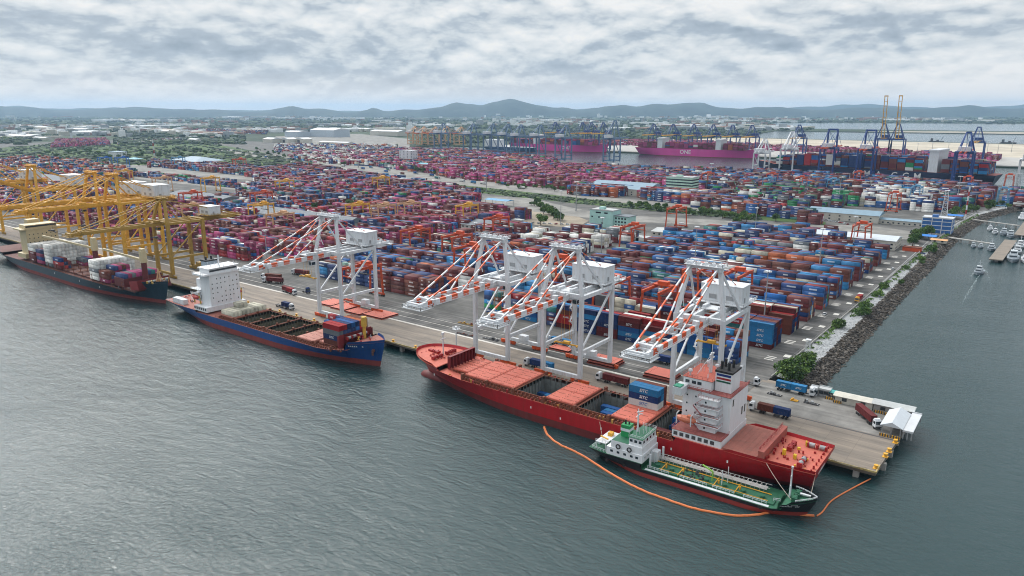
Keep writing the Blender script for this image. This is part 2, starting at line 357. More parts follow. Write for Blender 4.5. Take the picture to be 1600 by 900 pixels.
JET = [(-59.99, 0), (0, 0), (2.6, 60), (-57.99, 63.9), (-57.99, 30), (-59.99, 30)]
slab('jetty_deck', JET, 2.6, 4.0, M_APRON)
slab('jetty_roadway', [(-57.9, 31), (1.2, 31), (2.4, 59.6), (-57.5, 59.8)], 4.0, 4.02, ground_mat('jetty_concrete', (.14,.136,.128), (.225,.218,.205), .09, (.27,.262,.245), streak=.5))
slab('quay_road', [(-1400, 31), (-58.2, 31), (-58.2, 58), (-1400, 58)], 4.0, 4.02, M_ASPH)
slab('shore_road', [(-68, 62), (-56, 62), (-52, 440), (-48, 640), (-40, 745), (-50, 745), (-64, 640), (-67, 420)], 4.0, 4.02, M_ASPH)
slab('far_quay', [(-1500, 1644), (600, 1644), (600, 1980), (-1500, 1990)], 2.5, 4.4, M_CONC)
slab('sand_flat', [(-1600, 1992), (480, 1984), (480, 2900), (-1100, 2900)], 2.5, 2.9, M_SANDG)
slab('sand_spit', [(-900, 4230), (480, 4330), (480, 4800), (-700, 4560)], 2.5, 2.9, M_SPIT)
def pslab(name, pts, m, z=4.03, kind='structure', zz=4.0): return slab(name, [at(u, v, zz) for u, v in pts], zz-.2, z, m, kind)
pslab('green_field', [(0, 256), (0, 231), (90, 224), (190, 224), (250, 217), (330, 224), (420, 240), (540, 266), (470, 268), (420, 262), (330, 255), (215, 258), (120, 262)], M_GRASS, 4.02)
pslab('grass_verge', [(330, 240), (480, 262), (560, 276), (700, 296), (900, 318), (1060, 333), (1180, 343), (1290, 352), (1290, 347), (1180, 335), (1060, 322), (900, 304), (700, 281), (560, 262), (480, 251), (345, 233)], M_GRASS, 4.05)
pslab('main_road', [(340, 231), (480, 247), (700, 275), (860, 294), (960, 309), (1100, 322), (1100, 330), (960, 316), (860, 304), (700, 287), (480, 257), (335, 236)], M_PALE, 4.09)
pslab('port_road', [(170, 255), (230, 259), (330, 270), (420, 279), (420, 284), (330, 277), (230, 268), (150, 262)], M_PALE, 4.06)
pslab('harbour_road', [(180, 266), (280, 277), (400, 293), (400, 300), (280, 287), (175, 275)], M_PALE, 4.07)
pslab('service_road', [(740, 306), (830, 310), (900, 326), (960, 336), (1090, 342), (1240, 352), (1350, 352), (1430, 362), (1430, 375), (1250, 362), (1090, 351), (960, 345), (860, 334), (740, 318)], M_PALE, 4.08)
pslab('bare_ground', [(770, 322), (860, 322), (920, 345), (900, 356), (840, 352), (770, 335)], M_DIRT, 4.04)
pslab('tank_farm_ground', [(430, 213), (560, 209), (640, 217), (640, 232), (540, 240), (460, 237)], M_PALE, 4.03)
# painted lines
mk = MB()
for k in range(0, 13):
    y = 90+31*k
    for j in range(3): mk.box(-67+.2, -62.5, y+2.5*j, y+2.5*j+.9, 4.02, 4.035)
    mk.box(-60.5, -57.5, y+9, y+13, 4.02, 4.035)
mk.build('road_marking', mat('faded_white_line', (.55,.54,.5), .8, var=.25, scale=1.2))['kind'] = 'structure'
mk = MB(); mk.box(-1400, -60, 29.3, 30.9, 4.0, 4.05); mk.box(-1400, -59, 37.9, 38.3, 4.02, 4.035); mk.box(-1400, -59, 44.8, 45.1, 4.02, 4.035)
mk.build('kerb_line', mat('pale_kerb', (.52,.50,.46), .8))['kind'] = 'structure'
mk = MB()
for y in (8.6, 9.4, 35.0): mk.box(-1400, -20 if y < 30 else -60, y, y+.16, 4.0 if y < 30 else 4.02, 4.05)
mk.box(-56, 0.5, 29.6, 30.4, 4.0, 4.04)
mk.build('crane_rail', M_DARK)['kind'] = 'structure'

# haze box
hb = MB(); hb.box(-29990, 5990, -3990, 29990, -1.5, 400)
def haze():
    m = bpy.data.materials.new('haze_air'); m.use_nodes = True; nt = m.node_tree; nt.nodes.clear()
    o = nt.nodes.new('ShaderNodeOutputMaterial'); v = nt.nodes.new('ShaderNodeVolumePrincipled')
    v.inputs['Color'].default_value = (.48, .73, 1.0, 1); v.inputs['Density'].default_value = HAZE; v.inputs['Density Attribute'].default_value = ''
    v.inputs['Anisotropy'].default_value = 0.2
    nt.links.new(v.outputs[0], o.inputs['Volume']); return m
HAZE = 3.9e-5
h = hb.build('haze', haze()); tag(h, kind='stuff'); h.display_type = 'WIRE'

# hills: three ranges with real depth
def hills(D, prof, depth, seed, name, m):
    r = random.Random(seed); vs = []; fs = []; us = list(range(-420, 2021, 8)); rows = 9
    ph = [r.uniform(0, 6.28) for _ in range(12)]
    for u in us:
        x = (u-800)/FPX
        for i in range(len(prof)-1):
            if prof[i][0] <= u <= prof[i+1][0]:
                t = (u-prof[i][0])/(prof[i+1][0]-prof[i][0]); t = t*t*(3-2*t); v = prof[i][1]*(1-t)+prof[i+1][1]*t; break
        for k in range(rows):
            s = k/(rows-1); d = D+depth*(s-.5); a = math.atan2(x, _cp+.25*_sp)
            n = sum(math.sin(u*.016*(j+1)*1.37+ph[j]+s*(3+j)) / (j+1.5) for j in range(8))
            top = 120+(172-v)*D/FPX*1.0
            hh = 2+max(0, (top-2)*(math.sin(math.pi*min(1, s*1.02))**.8)*(1+.10*n))+n*5*math.sin(math.pi*s)
            dd = d*(1+.012*n)
            vs.append((CAM[0]+dd*(x*_Rr[0]+_F[0]), CAM[1]+dd*(x*_Rr[1]+_F[1]), hh if 0 < k < rows-1 else 1))
    for i in range(len(us)-1):
        for k in range(rows-1): fs.append((i*rows+k, (i+1)*rows+k, (i+1)*rows+k+1, i*rows+k+1))
    b = MB(); b.add(vs, fs); o = b.build(name, m); o['kind'] = 'structure'
    for p in o.data.polygons: p.use_smooth = True
M_HILL = ground_mat('wooded_hill', (.014,.026,.026), (.032,.05,.04), .004, (.07,.08,.07))
hills(13500, [(-420,168),(0,166),(60,167),(130,171),(200,170),(260,169),(330,171),(420,173),(445,170),(468,167),(490,171),(560,175),(575,172),(590,168.5),(604,173),(650,171),(690,166),(716,160),(735,164),(752,166),(772,161),(795,159),(822,162),(845,165),(870,168),(905,171),(925,169),(950,164),(968,162),(990,166),(1012,163),(1035,165),(1060,162.5),(1085,164),(1110,168),(1150,169),(1190,167),(1230,169),(1280,171),(1330,169),(1390,171),(1450,168),(1490,165),(1530,167),(1560,169),(1600,168),(2020,168)], 1900, 3, 'hills', M_HILL)
hills(18500, [(-420,170),(0,163),(40,165),(90,170),(150,170),(200,169),(270,172),(640,173),(700,168),(900,170),(1100,169),(1180,171),(1260,167),(1330,164),(1400,167),(1500,168),(1600,164),(1700,166),(2020,170)], 2200, 9, 'distant_hills', M_HILL)

# woods and town beyond the port: masses nobody could count
def in_far(p): return inside(p, FAR)
KEEP = [[at(u, v, 4) for u, v in q] for q in (
    [(380,206),(660,206),(660,240),(380,236)], [(60,212),(180,212),(180,230),(60,230)], [(0,240),(240,240),(240,270),(0,270)])]
wd = MB(); r = random.Random(5)
cl = [(r.uniform(-120, 1720), r.uniform(184, 226), r.uniform(25, 160), r.uniform(.5, 1.6)) for _ in range(150)]
cnt = 0
for i in range(60000):
    if cnt > 9000: break
    v = 180.5+48*(r.random()**1.6); u = r.uniform(-150, 1750)
    if i % 5:
        c = r.choice(cl); u = r.gauss(c[0], c[2]); v = r.gauss(c[1], c[3])
        if v < 180.5: continue
    p = at(u, v, 3); D = math.hypot(p[0]-CAM[0], p[1]-CAM[1])
    if not in_far(p) or p[1] < 300 or (p[1] < 2050 and p[0] > -1700) or (p[1] < 5000 and p[0] > -1200): continue
    if any(inside(p, k) for k in KEEP): continue
    w = D*.0021*r.uniform(.6, 1.7)+3; hgt = min(12, 4+w*.35)*r.uniform(.6, 1.2)
    wd.blob((p[0], p[1], 2.5+hgt*.35), w, w*r.uniform(.6, 1.5), hgt, seed=i, n=6, mi=r.choice((0, 0, 1, 2)), jit=.35); cnt += 1
M_WOOD = [mat('wood_dark', (.016,.034,.018), .9, var=.4, scale=.05), mat('wood_mid', (.03,.055,.022), .9, var=.4, scale=.05), mat('wood_light', (.05,.08,.028), .9, var=.4, scale=.05)]
o = wd.build('distant_woodland', M_WOOD); tag(o, 'dark green mass of woods and orchards between the port and the hills', 'woodland', kind='stuff')
tw = MB(); cnt = 0
cl = [(r.uniform(-100, 1700), r.uniform(181, 206), r.uniform(18, 80), r.uniform(.4, 1.8)) for _ in range(60)]
cl += [(u, v, 22, 1.5) for u, v in ((20, 213), (90, 209), (150, 214), (330, 212), (400, 207), (250, 206), (590, 214), (470, 231), (600, 230))]*2
for i in range(20000):
    if cnt > 1350: break
    c = r.choice(cl); u = r.gauss(c[0], c[2]); v = r.gauss(c[1], c[3])
    if v < 180.6: continue
    p = at(u, v, 3); D = math.hypot(p[0]-CAM[0], p[1]-CAM[1])
    if not in_far(p) or D < 2300 or (p[1] < 5200 and p[0] > -1300): continue
    if any(inside(p, k) for k in KEEP): continue
    big = r.random() < .10
    lx, ly, hh = (r.uniform(60, 200), r.uniform(25, 60), r.uniform(7, 12)) if big else (r.uniform(9, 32), r.uniform(9, 22), r.uniform(4, 16)*(1.6 if r.random() < .06 else 1))
    s = 1+D/9000; a = r.choice((.1, .1, .9, 1.5))+r.uniform(-.1, .1); ca, sa = math.cos(a), math.sin(a)
    k = len(tw.v); lx *= s; ly *= s; hh *= s; mi = r.choice((0, 0, 1, 2, 3))
    tw.box(-lx/2, lx/2, -ly/2, ly/2, 2, 2.5+hh, mi)
    for j in range(k, len(tw.v)): x, y, z = tw.v[j]; tw.v[j] = (p[0]+x*ca-y*sa, p[1]+x*sa+y*ca, z)
    cnt += 1
TM = [mat('town_white', (.72,.74,.75), .7), mat('town_cream', (.46,.44,.38), .7), mat('town_grey', (.27,.29,.31), .7), mat('town_red_roof', (.28,.16,.12), .7)]
o = tw.build('distant_town', TM); tag(o, 'scatter of small pale town buildings reaching to the foot of the hills', 'town', kind='stuff')

# ---- shore: gravel bank, dark rock armour, sea wall posts
def shore_line(off):
    base = [(-46, 70), (-46, 560), (-42, 640), (-34, 740), (-6, 860), (30, 960), (120, 1090)]; out = []
    for i, p in enumerate(base):
        a = base[max(0, i-1)]; c = base[min(len(base)-1, i+1)]; d = Vector((c[0]-a[0], c[1]-a[1])).normalized()
        out.append((p[0]+d.y*off, p[1]-d.x*off))
    return out
def along(line, step):
    for a, c in zip(line, line[1:]):
        n = max(1, int(math.hypot(c[0]-a[0], c[1]-a[1])/step))
        for i in range(n): yield (a[0]+(c[0]-a[0])*i/n, a[1]+(c[1]-a[1])*i/n)
M_GRAV = mat('pale_gravel', (.30,.31,.315), .9, var=.4, scale=1.3)
M_ROCK = [mat('dark_rock', (.042,.038,.034), .9, var=.4, scale=.6), mat('brown_rock', (.075,.063,.052), .9, var=.4, scale=.6), mat('weathered_rock', (.13,.115,.10), .9, var=.3, scale=.6)]
def strip(name, l0, z0, l1, z1, m):
    b = MB(); n = len(l0)
    b.add([(x, y, z0) for x, y in l0]+[(x, y, z1) for x, y in l1], [(i, i+n, i+n+1, i+1) for i in range(n-1)]); o = b.build(name, m); o['kind'] = 'structure'; return o
strip('gravel_bank', shore_line(-8.5), 4.06, shore_line(1.0), 3.3, M_GRAV)
strip('rock_slope', shore_line(1.0), 3.3, shore_line(11), -1.2, M_ROCK[0])
rb = MB(); r = random.Random(8); k = 0
for off in [1.0+.6*i for i in range(16)]:
    for p in along(shore_line(off), 1.5 if off < 20 else 3):
        if p[1] > 900: continue
        if r.random() < .35 and p[1] > 400: continue
        k += 1; z = 3.3-(off-1.0)/10*4.5; s = r.uniform(.4, 1.1)*(1+(p[1] > 350)*.5)
        rb.blob((p[0]+r.uniform(-.5, .9), p[1]+r.uniform(-.7, .7), z+.05), s, s*r.uniform(.7, 1.3), s*.75, seed=k, n=5, mi=r.choice((0, 0, 0, 1, 1, 2)), jit=.5)
o = rb.build('rock_armour', M_ROCK); tag(o, 'dark broken rocks piled along the shore below the gravel bank', 'rocks', kind='stuff')
gb = MB(); k = 0
for off in [-5.0+.8*i for i in range(8)]:
    for p in along(shore_line(off), 2.2):
        if p[1] > 620: continue
        k += 1; s = r.uniform(.3, .65); z = 4.06-(off+8.5)/9.5*.76
        gb.blob((p[0]+r.uniform(-.5, .5), p[1]+r.uniform(-1, 1), z), s, s, s*.6, seed=k, n=5, jit=.5)
o = gb.build('loose_stones', mat('pale_stone', (.37,.385,.40), .9, var=.35, scale=.4)); tag(o, 'pale grey loose stones covering the bank above the dark rocks', 'stones', kind='stuff')
fw = MB(); line = [(-55.6, 66), (-51.5, 440), (-48, 560), (-45, 640), (-37, 742)]
for a, c in zip(line, line[1:]): fw.beam((*a, 4.5), (*c, 4.5), .3, 1.0)
fr = empty('shore_fence', (0, 0, 0)); tag(fr, 'low grey wall and wire fence between shore road and shrubs', 'fence')
fw.build('wall', M_CONC, fr)
fp = MB()
for p in along(line, 4): fp.beam((*p, 5), (*p, 6.6), .09, .09)
for a, c in zip(line, line[1:]):
    for z in (5.6, 6.5): fp.beam((*a, z), (*c, z), .04, .04)
fp.build('wire_mesh', M_STEEL, fr)
# piles under quay and jetty
pl = MB()
for i in range(0, 62):
    x = -6-13.5*i
    if x < -420: break
    pl.box(x-.9, x+.9, .7, 2.5, -1, 2.6); pl.box(x-.5, x+.5, 2.5, 28, 1.7, 2.6)
    for y in (9, 18, 27): pl.tube((x, y, -1), (x, y, 2), .5, n=8)
for y in (12, 24, 36, 48): pl.box(-.2, 1.2, y-.8, y+.8, -1, 2.6)
pl.build('quay_pile', M_CONC)['kind'] = 'structure'
fb = MB()
fb.box(-1400, 0, -.25, 0, 3.7, 4.35); fb.box(-.1, .3, 0, 6, 3.7, 4.3)
fb.build('quay_kerb', mat('yellow_black_kerb', (.42,.33,.14), .8, var=.3, scale=.8, dirt=(.08,.07,.06), dirt_amt=.8))['kind'] = 'structure'
# ---------------------------------------------------------------- shipping containers
CH = 2.6; CW = 2.44
def cont_mesh(L_, col, name="container"):
    """frame rails and corner posts stand 4 cm proud of corrugated panels"""
    b = MB(); x = L_/2; y = CW/2; e = .05
    b.box(-x+.02, x-.02, -y+e, y-e, .1, CH-.03)
    for sy in (-1, 1):
        b.beam((-x, sy*(y-.06), .08), (x, sy*(y-.06), .08), .12, .16); b.beam((-x, sy*(y-.06), CH-.06), (x, sy*(y-.06), CH-.06), .12, .12)
        for sx in (-1, 1): b.beam((sx*(x-.08), sy*(y-.08), .16), (sx*(x-.08), sy*(y-.08), CH-.12), .16, .16)
        n = int(L_/1.1)
        for i in range(1, n): q = -x+L_*i/n; b.box(q-.12, q+.12, min(sy*(y-e), sy*(y-.02)), max(sy*(y-e), sy*(y-.02)), .17, CH-.13)
    return b.mesh(name, CM[col])
def door_mesh(col):
    b = MB(); b.box(0, .05, .03, 1.1, .15, CH-.14)
    for y in (.3, .8): b.tube((.09, y, .2), (.09, y, CH-.2), .03, n=5)
    b.box(.05, .12, .25, .85, 1.1, 1.2)
    return b.mesh("door", CM[col])
_cm = {}; _lt = {}; N_CONT = [0]
TXT = {'sky_blue': ('SITC', M_WHITE), 'navy': ('SITC', M_WHITE), 'maroon': ('SITC', M_WHITE), 'magenta': ('ONE', M_WHITE), 'pink': ('ONE', M_WHITE), 'blue': ('APL', M_WHITE), 'red': ('K LINE', M_WHITE),
       'white': ('SITC', mat('blue_lettering', (.02,.14,.4), .5)), 'green': ('EVERGREEN', M_WHITE)}
def letter_data(t, m, size):
    k = (t, m.name, size)
    if k not in _lt: _lt[k] = text_mesh(t, size, m, shear=.3 if t == 'SITC' else 0.0, bold=.03)
    return _lt[k]
DEFER = []
def container(x, y, z, col, L_=12.19, rz=0.0, label=None, group=None, text=None, deco=True, hidden=False):
    """one shipping container standing on z; x, y is its centre. Which ones become things of their own is settled once all are known."""
    DEFER.append((math.dist(CAM, (x, y, z))*(1 if L_ > 8 else 1.25)*(50 if hidden else 1)*(.01 if rz or group == 'containers on truck trailers' else 1), (x, y, z, col, L_, rz, label, group, text, deco)))
def make_container(x, y, z, col, L_=12.19, rz=0.0, label=None, group=None, text=None, deco=True):
    k = (L_, col)
    if k not in _cm: _cm[k] = cont_mesh(L_, col)
    if ('d', col) not in _cm: _cm[('d', col)] = door_mesh(col)
    N_CONT[0] += 1
    o = link(_cm[k], 'shipping_container', None, (x, y, z), rz); tag(o, label, 'container', group)
    if deco:
        link(_cm[('d', col)], 'door', o, (L_/2-.01, 0, 0)); link(_cm[('d', col)], 'door', o, (L_/2-.01, -1.13, 0))
        if text and (text is not True or col in TXT):
            t, m = TXT[col] if text is True else (text, M_WHITE)
            s = (1.7 if L_ > 8 else 1.15)*(1 if len(t) < 6 else .72)
            q = link(letter_data(t, m, s), 'lettering', o, (0, -CW/2-.02, CH*.5)); q.rotation_euler[0] = math.pi/2
    return o
# ---- the big yards. Blocks of six rows run along X; each cell gets a stack.
STUFF_V = []; STUFF_C = []                      # (x0,x1,y0,y1,z0,z1), colour
CAND = []                                       # candidates for individual containers near the camera
def hnoise(a, b_, s): return .5+.5*math.sin(a*.71+s)*math.cos(b_*.93-s*1.7)
def block(x0, x1, y0, rows, palette, hmin, hmax, seed, near=None, z=4.03, fill=.96, poly=None):
    r = random.Random(seed); bay = 12.75; nb = int((x1-x0)/bay)
    run = {}
    for b_ in range(nb):
        two = r.random() < .16; hb_ = r.uniform(hmin+.2, hmax+.45)
        for rw in range(rows):
            y = y0+rw*2.62+1.25; xc = x1-(b_+.5)*bay
            if poly and not inside((xc, y), poly): continue
            if r.random() > fill: continue
            hh = hb_+(r.choice((-1.2, -.8, 0, .7)) if r.random() < .38 else 0)+(hnoise(b_*.6+seed, rw*.5, seed)-.5)
            hh = int(max(hmin-1, min(hmax, round(hh))))
            prev = run.get(rw); c = r.choice(palette)
            for t in range(hh):
                if r.random() < .5: pass
                else: c = r.choice(palette)
                if prev and r.random() < .22: c = prev
                if two:
                    for q, dx in ((0, -3.15), (1, 3.15)):
                        cc = c if r.random() < .5 else r.choice(palette)
                        it = (xc+dx, y, z+t*CH, 6.06, cc, t, rw, b_, hh, q)
                        (CAND.append((near, it)) if near is not None else stuff(it))
                else:
                    it = (xc, y, z+t*CH, 12.19, c, t, rw, b_, hh)
                    (CAND.append((near, it)) if near is not None else stuff(it))
            run[rw] = c
def stuff(it):
    x, y, z, L_, c = it[:5]
    STUFF_V.append((x-L_/2, x+L_/2, y-CW/2, y+CW/2, z, z+CH-.03)); STUFF_C.append(c)

# main yard: rows of blocks every 31 m, right ends on the shore road
ROWY = [74+31*k for k in range(13)]
for k, y in enumerate(ROWY):
    zig = -74 if k == 0 else -68
    segs = [(-232 if k == 0 else -236, zig)] + [(-392 if k < 3 else -400, -262 if k else -268)]
    if k >= 9: segs = {9: [(-248, -68)], 10: [(-228, -68)], 11: [(-215, -108)], 12: [(-200, -122)]}[k]
    for s, (a, c) in enumerate(segs):
        p = PAL_MAIN if s == 0 or k < 6 else PAL_MAIN+PAL_WHITE
        if s == 1 and k == 8: a = -345
        if s == 1 and k in (6, 7): block(-352, -272, y, 6, PAL_WHITE+PAL_WHITE+PAL_MAIN[:40], 2, 4, 91+k, near=k+1); c = -356; p = PAL_MAIN+PAL_PINK
        block(a, c, y, 6, p, 4 if k < 8 else 3, 5, 31+7*k+s, near=k+1 if (k < 8) else None)
# western yard behind the yellow cranes
for k, y in enumerate([74+31*k for k in range(11)]):
    block(-640, -425 if k else -470, y, 6, PAL_PINK, 3, 5, 200+k)
    block(-880, -655, y, 6, PAL_PINK if k < 5 else PAL_MIX, 2, 5, 230+k)
    if k < 5: block(-1180, -895, y, 6, PAL_MIX+PAL_PINK, 2, 5, 260+k)
def zone(pts, palette, hmin, hmax, seed, pitch=27, rows=6, fill=.95, gap=90, avoid=()):
    P_ = [at(u, v, 4) for u, v in pts]; xs = [p[0] for p in P_]; ys = [p[1] for p in P_]
    y = min(ys); k = 0
    while y < max(ys):
        x = max(xs); 
        while x > min(xs):
            block(max(min(xs), x-gap*2.2), x, y, rows, palette, hmin, hmax, seed*17+k, poly=P_, fill=fill); x -= gap*2.2+14; k += 1
        y += pitch
zone([(-60,340),(-60,262),(0,252),(60,250),(150,257),(215,272),(180,290),(120,305),(60,318),(0,330)], PAL_ORANGE, 2, 5, 3)
zone([(232,262),(330,270),(420,280),(470,286),(520,282),(560,292),(480,272),(380,262),(280,255),(240,253)], PAL_MIX, 2, 4, 4)
zone([(205,275),(280,284),(350,292),(400,297),(400,290),(330,283),(230,271)], PAL_MIX, 1, 3, 5)
zone([(395,310),(400,272),(470,262),(560,275),(700,297),(748,308),(745,322),(690,325),(600,318),(500,316),(460,325)], PAL_PINK+PAL_MIX, 3, 5, 6)
zone([(560,322),(640,322),(748,326),(700,345),(600,342)], PAL_PINK, 2, 4, 14)
zone([(890,305),(1000,311),(1100,324),(1180,338),(1196,328),(1110,311),(1000,300),(900,295)], PAL_MIX+pal(orange=8, brown=20), 4, 5, 7)
zone([(1080,325),(1170,334),(1280,352),(1278,338),(1190,327),(1090,312)], PAL_MIX, 3, 5, 8)
zone([(1118,318),(1190,322),(1262,330),(1342,322),(1338,302),(1240,298),(1120,300)], PAL_GREEN, 3, 6, 9)
zone([(1342,322),(1458,332),(1462,300),(1340,297)], PAL_WHITE+pal(navy=14,blue=8,maroon=12), 3, 5, 10)
zone([(1455,332),(1545,322),(1552,296),(1465,300)], PAL_MIX+PAL_MAIN, 3, 6, 15)
zone([(900,262),(1010,268),(1190,272),(1370,283),(1545,300),(1545,315),(1460,306),(1340,298),(1200,297),(1090,296),(965,284),(900,272)], PAL_MAIN+PAL_MIX, 3, 5, 11)
zone([(650,266),(760,258),(880,262),(1000,272),(1100,285),(1100,297),(960,292),(880,296),(790,288),(700,278)], PAL_ONE, 3, 5, 12)
zone([(560,244),(620,236),(720,238),(860,252),(880,262),(760,262),(640,268),(540,254)], PAL_ORANGE+PAL_ONE, 3, 5, 13)
zone([(450,250),(470,238),(560,238),(640,250),(640,262),(540,258)], PAL_WHITE+PAL_PINK, 2, 4, 16)
zone([(430,238),(620,236),(620,228),(430,226)], PAL_MIX+PAL_WHITE, 1, 3, 23, pitch=50)
zone([(185,226),(300,219),(300,215),(180,221)], PAL_MIX+PAL_WHITE, 1, 2, 24, pitch=60)
zone([(80,231),(90,221),(165,219),(172,227)], PAL_ONE, 3, 5, 17)
zone([(300,208),(310,203),(420,204),(415,210)], PAL_MIX, 3, 5, 18, pitch=60)
zone([(820,226),(1080,229),(1210,236),(1560,252),(1560,246),(1210,230),(1080,223),(820,221)], PAL_ONE, 3, 5, 19, pitch=40)
zone([(1552,318),(1640,330),(1640,308),(1560,304)], PAL_MIX, 3, 5, 20)
# choose the containers that show largest; the rest join the stacks
def exposed(it, cells):
    x, y, z, L_, c, t, rw, b_, hh = it[:9]
    return t == hh-1 or rw == 0 or b_ == 0 or cells.get((rw-1, b_), 0) <= t
byb = {}
for near, it in CAND:
    byb.setdefault((near, it[0] < -250), {})[(it[6], it[7])] = it[8]
ex = []
for near, it in CAND:
    if exposed(it, byb[(near, it[0] < -250)]):
        D = math.dist(CAM, it[:3]); q = px(it[:3])
        if -20 < q[0] < 1620: ex.append((D*(1 if it[5] == it[8]-1 or it[7] == 0 else 1.12), near, it)); continue
    stuff(it)
ORD = ['ground', 'second', 'third', 'fourth', 'fifth', 'sixth']
ORDN = ['first', 'second', 'third', 'fourth', 'fifth', 'sixth', 'seventh', 'eighth', 'ninth', 'tenth', 'eleventh', 'twelfth', 'thirteenth', 'fourteenth', 'fifteenth', 'sixteenth']
NICE = dict(navy='navy', blue='mid blue', sky_blue='sky blue', maroon='maroon', brown='rusty brown', red='bright red', orange='orange', white='white', cream='cream', grey='grey', teal='teal', green='green', pale_green='pale green', magenta='magenta', pink='pink', yellow='yellow')
r = random.Random(77)
for D, near, it in ex:
    x, y, z, L_, c, t, rw, b_, hh = it[:9]
    side = 'shore' if x > -250 else 'inner'
    w = ''
    ref = 'from shore road' if side == 'shore' else 'past cross lane'
    if L_ < 8: w = 'outer short ' if it[9] else 'inner short '
    lab = f"{w}{NICE[c]} container, {ORD[t]} tier, {ORDN[b_]} bay {ref}, {ORDN[near-1]} block, {'front' if rw == 0 else ORDN[rw]} row"
    txt = c in TXT and r.random() < (.8 if c in ('sky_blue', 'green', 'magenta', 'pink') else .4)
    container(x, y, z, c, L_, label=lab, group='containers stacked in the main yard', text=txt and (c not in ('navy', 'maroon') or r.random() < .7))
def build_stuff():
    import numpy as np
    B = np.array(STUFF_V, dtype=np.float32); n = len(B)
    idx = np.array([[0,2,4],[1,2,4],[1,3,4],[0,3,4],[0,2,5],[1,2,5],[1,3,5],[0,3,5]])
    V = B[:, idx].reshape(-1, 3)
    F = np.array([[4,5,6,7],[0,1,5,4],[1,2,6,5],[2,3,7,6],[3,0,4,7]])
    F = (F[None]+8*np.arange(n)[:, None, None]).reshape(-1, 4)
    me = bpy.data.meshes.new('container_stacks'); me.vertices.add(len(V)); me.vertices.foreach_set('co', V.ravel())
    me.loops.add(F.size); me.loops.foreach_set('vertex_index', F.ravel().astype(np.int32))
    me.polygons.add(len(F)); me.polygons.foreach_set('loop_start', np.arange(0, F.size, 4, dtype=np.int32)); me.polygons.foreach_set('loop_total', np.full(len(F), 4, dtype=np.int32))
    a = me.attributes.new('paint', 'FLOAT_COLOR', 'FACE'); rr = np.random.RandomState(3)
    C = np.array([COL[c] for c in STUFF_C]); C = C*rr.uniform(.72, 1.3, (n, 1)); fade = rr.uniform(0, .10, (n, 1)); C = C*(1-fade)+fade*np.array([.28, .26, .25])
    # marks: alpha keeps a random number per container on the long sides, 0 elsewhere
    idn = rr.uniform(.05, 1, n); mark = np.zeros((n, 5)); mark[:, 1] = idn; mark[:, 3] = idn; pale = np.array([c in ('white', 'cream', 'pale_green') for c in STUFF_C]); mark[pale] *= -1; mark[:, 2] = 2; mark[:, 4] = 2
    C5 = np.concatenate([np.repeat(C, 5, axis=0), mark.reshape(-1, 1)], axis=1)
    a.data.foreach_set('color', C5.astype(np.float32).ravel())
    me.uv_layers.new(name='side'); uv = np.tile(np.array([[0, 0], [1, 0], [1, 1], [0, 1]], dtype=np.float32), (len(F), 1)); me.uv_layers['side'].data.foreach_set('uv', uv.ravel())
    m = bpy.data.materials.new('container_paint'); m.use_nodes = True; nt = m.node_tree; N = nt.nodes; LK = nt.links; b = N['Principled BSDF']; b.inputs['Roughness'].default_value = .7; b.inputs['Specular IOR Level'].default_value = .22
    def mt(op, p, q=None, w=None):
        x = N.new('ShaderNodeMath'); x.operation = op
        for i_, v_ in enumerate((p, q, w)):
            if v_ is None: continue
            if isinstance(v_, (int, float)): x.inputs[i_].default_value = v_
            else: LK.new(v_, x.inputs[i_])
        return x.outputs[0]
    at_ = N.new('ShaderNodeAttribute'); at_.attribute_name = 'paint'; uvn = N.new('ShaderNodeUVMap'); uvn.uv_map = 'side'; sp_ = N.new('ShaderNodeSeparateXYZ'); LK.new(uvn.outputs[0], sp_.inputs[0])
    g = N.new('ShaderNodeNewGeometry'); z = N.new('ShaderNodeTexNoise'); z.inputs['Scale'].default_value = .5; z.inputs['Detail'].default_value = 6; LK.new(g.outputs['Position'], z.inputs['Vector'])
    mr = N.new('ShaderNodeMapRange'); mr.inputs[1].default_value = .3; mr.inputs[2].default_value = .7; mr.inputs[3].default_value = .78; mr.inputs[4].default_value = 1.2; LK.new(z.outputs['Fac'], mr.inputs[0])
    U_, V_ = sp_.outputs[0], sp_.outputs[1]; idv = at_.outputs['Alpha']
    # frame shadow line round every panel and door bars on the ends
    eu = mt('ABSOLUTE', mt('SUBTRACT', U_, .5)); ev = mt('ABSOLUTE', mt('SUBTRACT', V_, .5))
    edge = mt('MAXIMUM', mt('GREATER_THAN', ev, .465), mt('GREATER_THAN', eu, .493))
    isend = mt('GREATER_THAN', idv, 1.5); bars = mt('MULTIPLY', isend, mt('LESS_THAN', mt('FRACT', mt('MULTIPLY', U_, 4.0)), .16))
    dark = mt('SUBTRACT', 1.0, mt('MULTIPLY', mt('MAXIMUM', edge, bars), .42))
    # lettering-like marks in the middle of about half the long sides
    side = mt('MULTIPLY', mt('GREATER_THAN', idv, .04), mt('LESS_THAN', idv, .6))
    half = mt('MULTIPLY', mt('LESS_THAN', eu, mt('ADD', .10, mt('MULTIPLY', mt('FRACT', mt('MULTIPLY', idv, 17.3)), .16))), mt('LESS_THAN', ev, .17))
    cell = mt('GREATER_THAN', mt('FRACT', mt('MULTIPLY', U_, 22.0)), .34); lg = mt('MULTIPLY', mt('MULTIPLY', side, half), cell)
    vm = N.new('ShaderNodeVectorMath'); vm.operation = 'SCALE'; LK.new(at_.outputs['Color'], vm.inputs[0]); LK.new(mt('MULTIPLY', mr.outputs[0], dark), vm.inputs['Scale'])
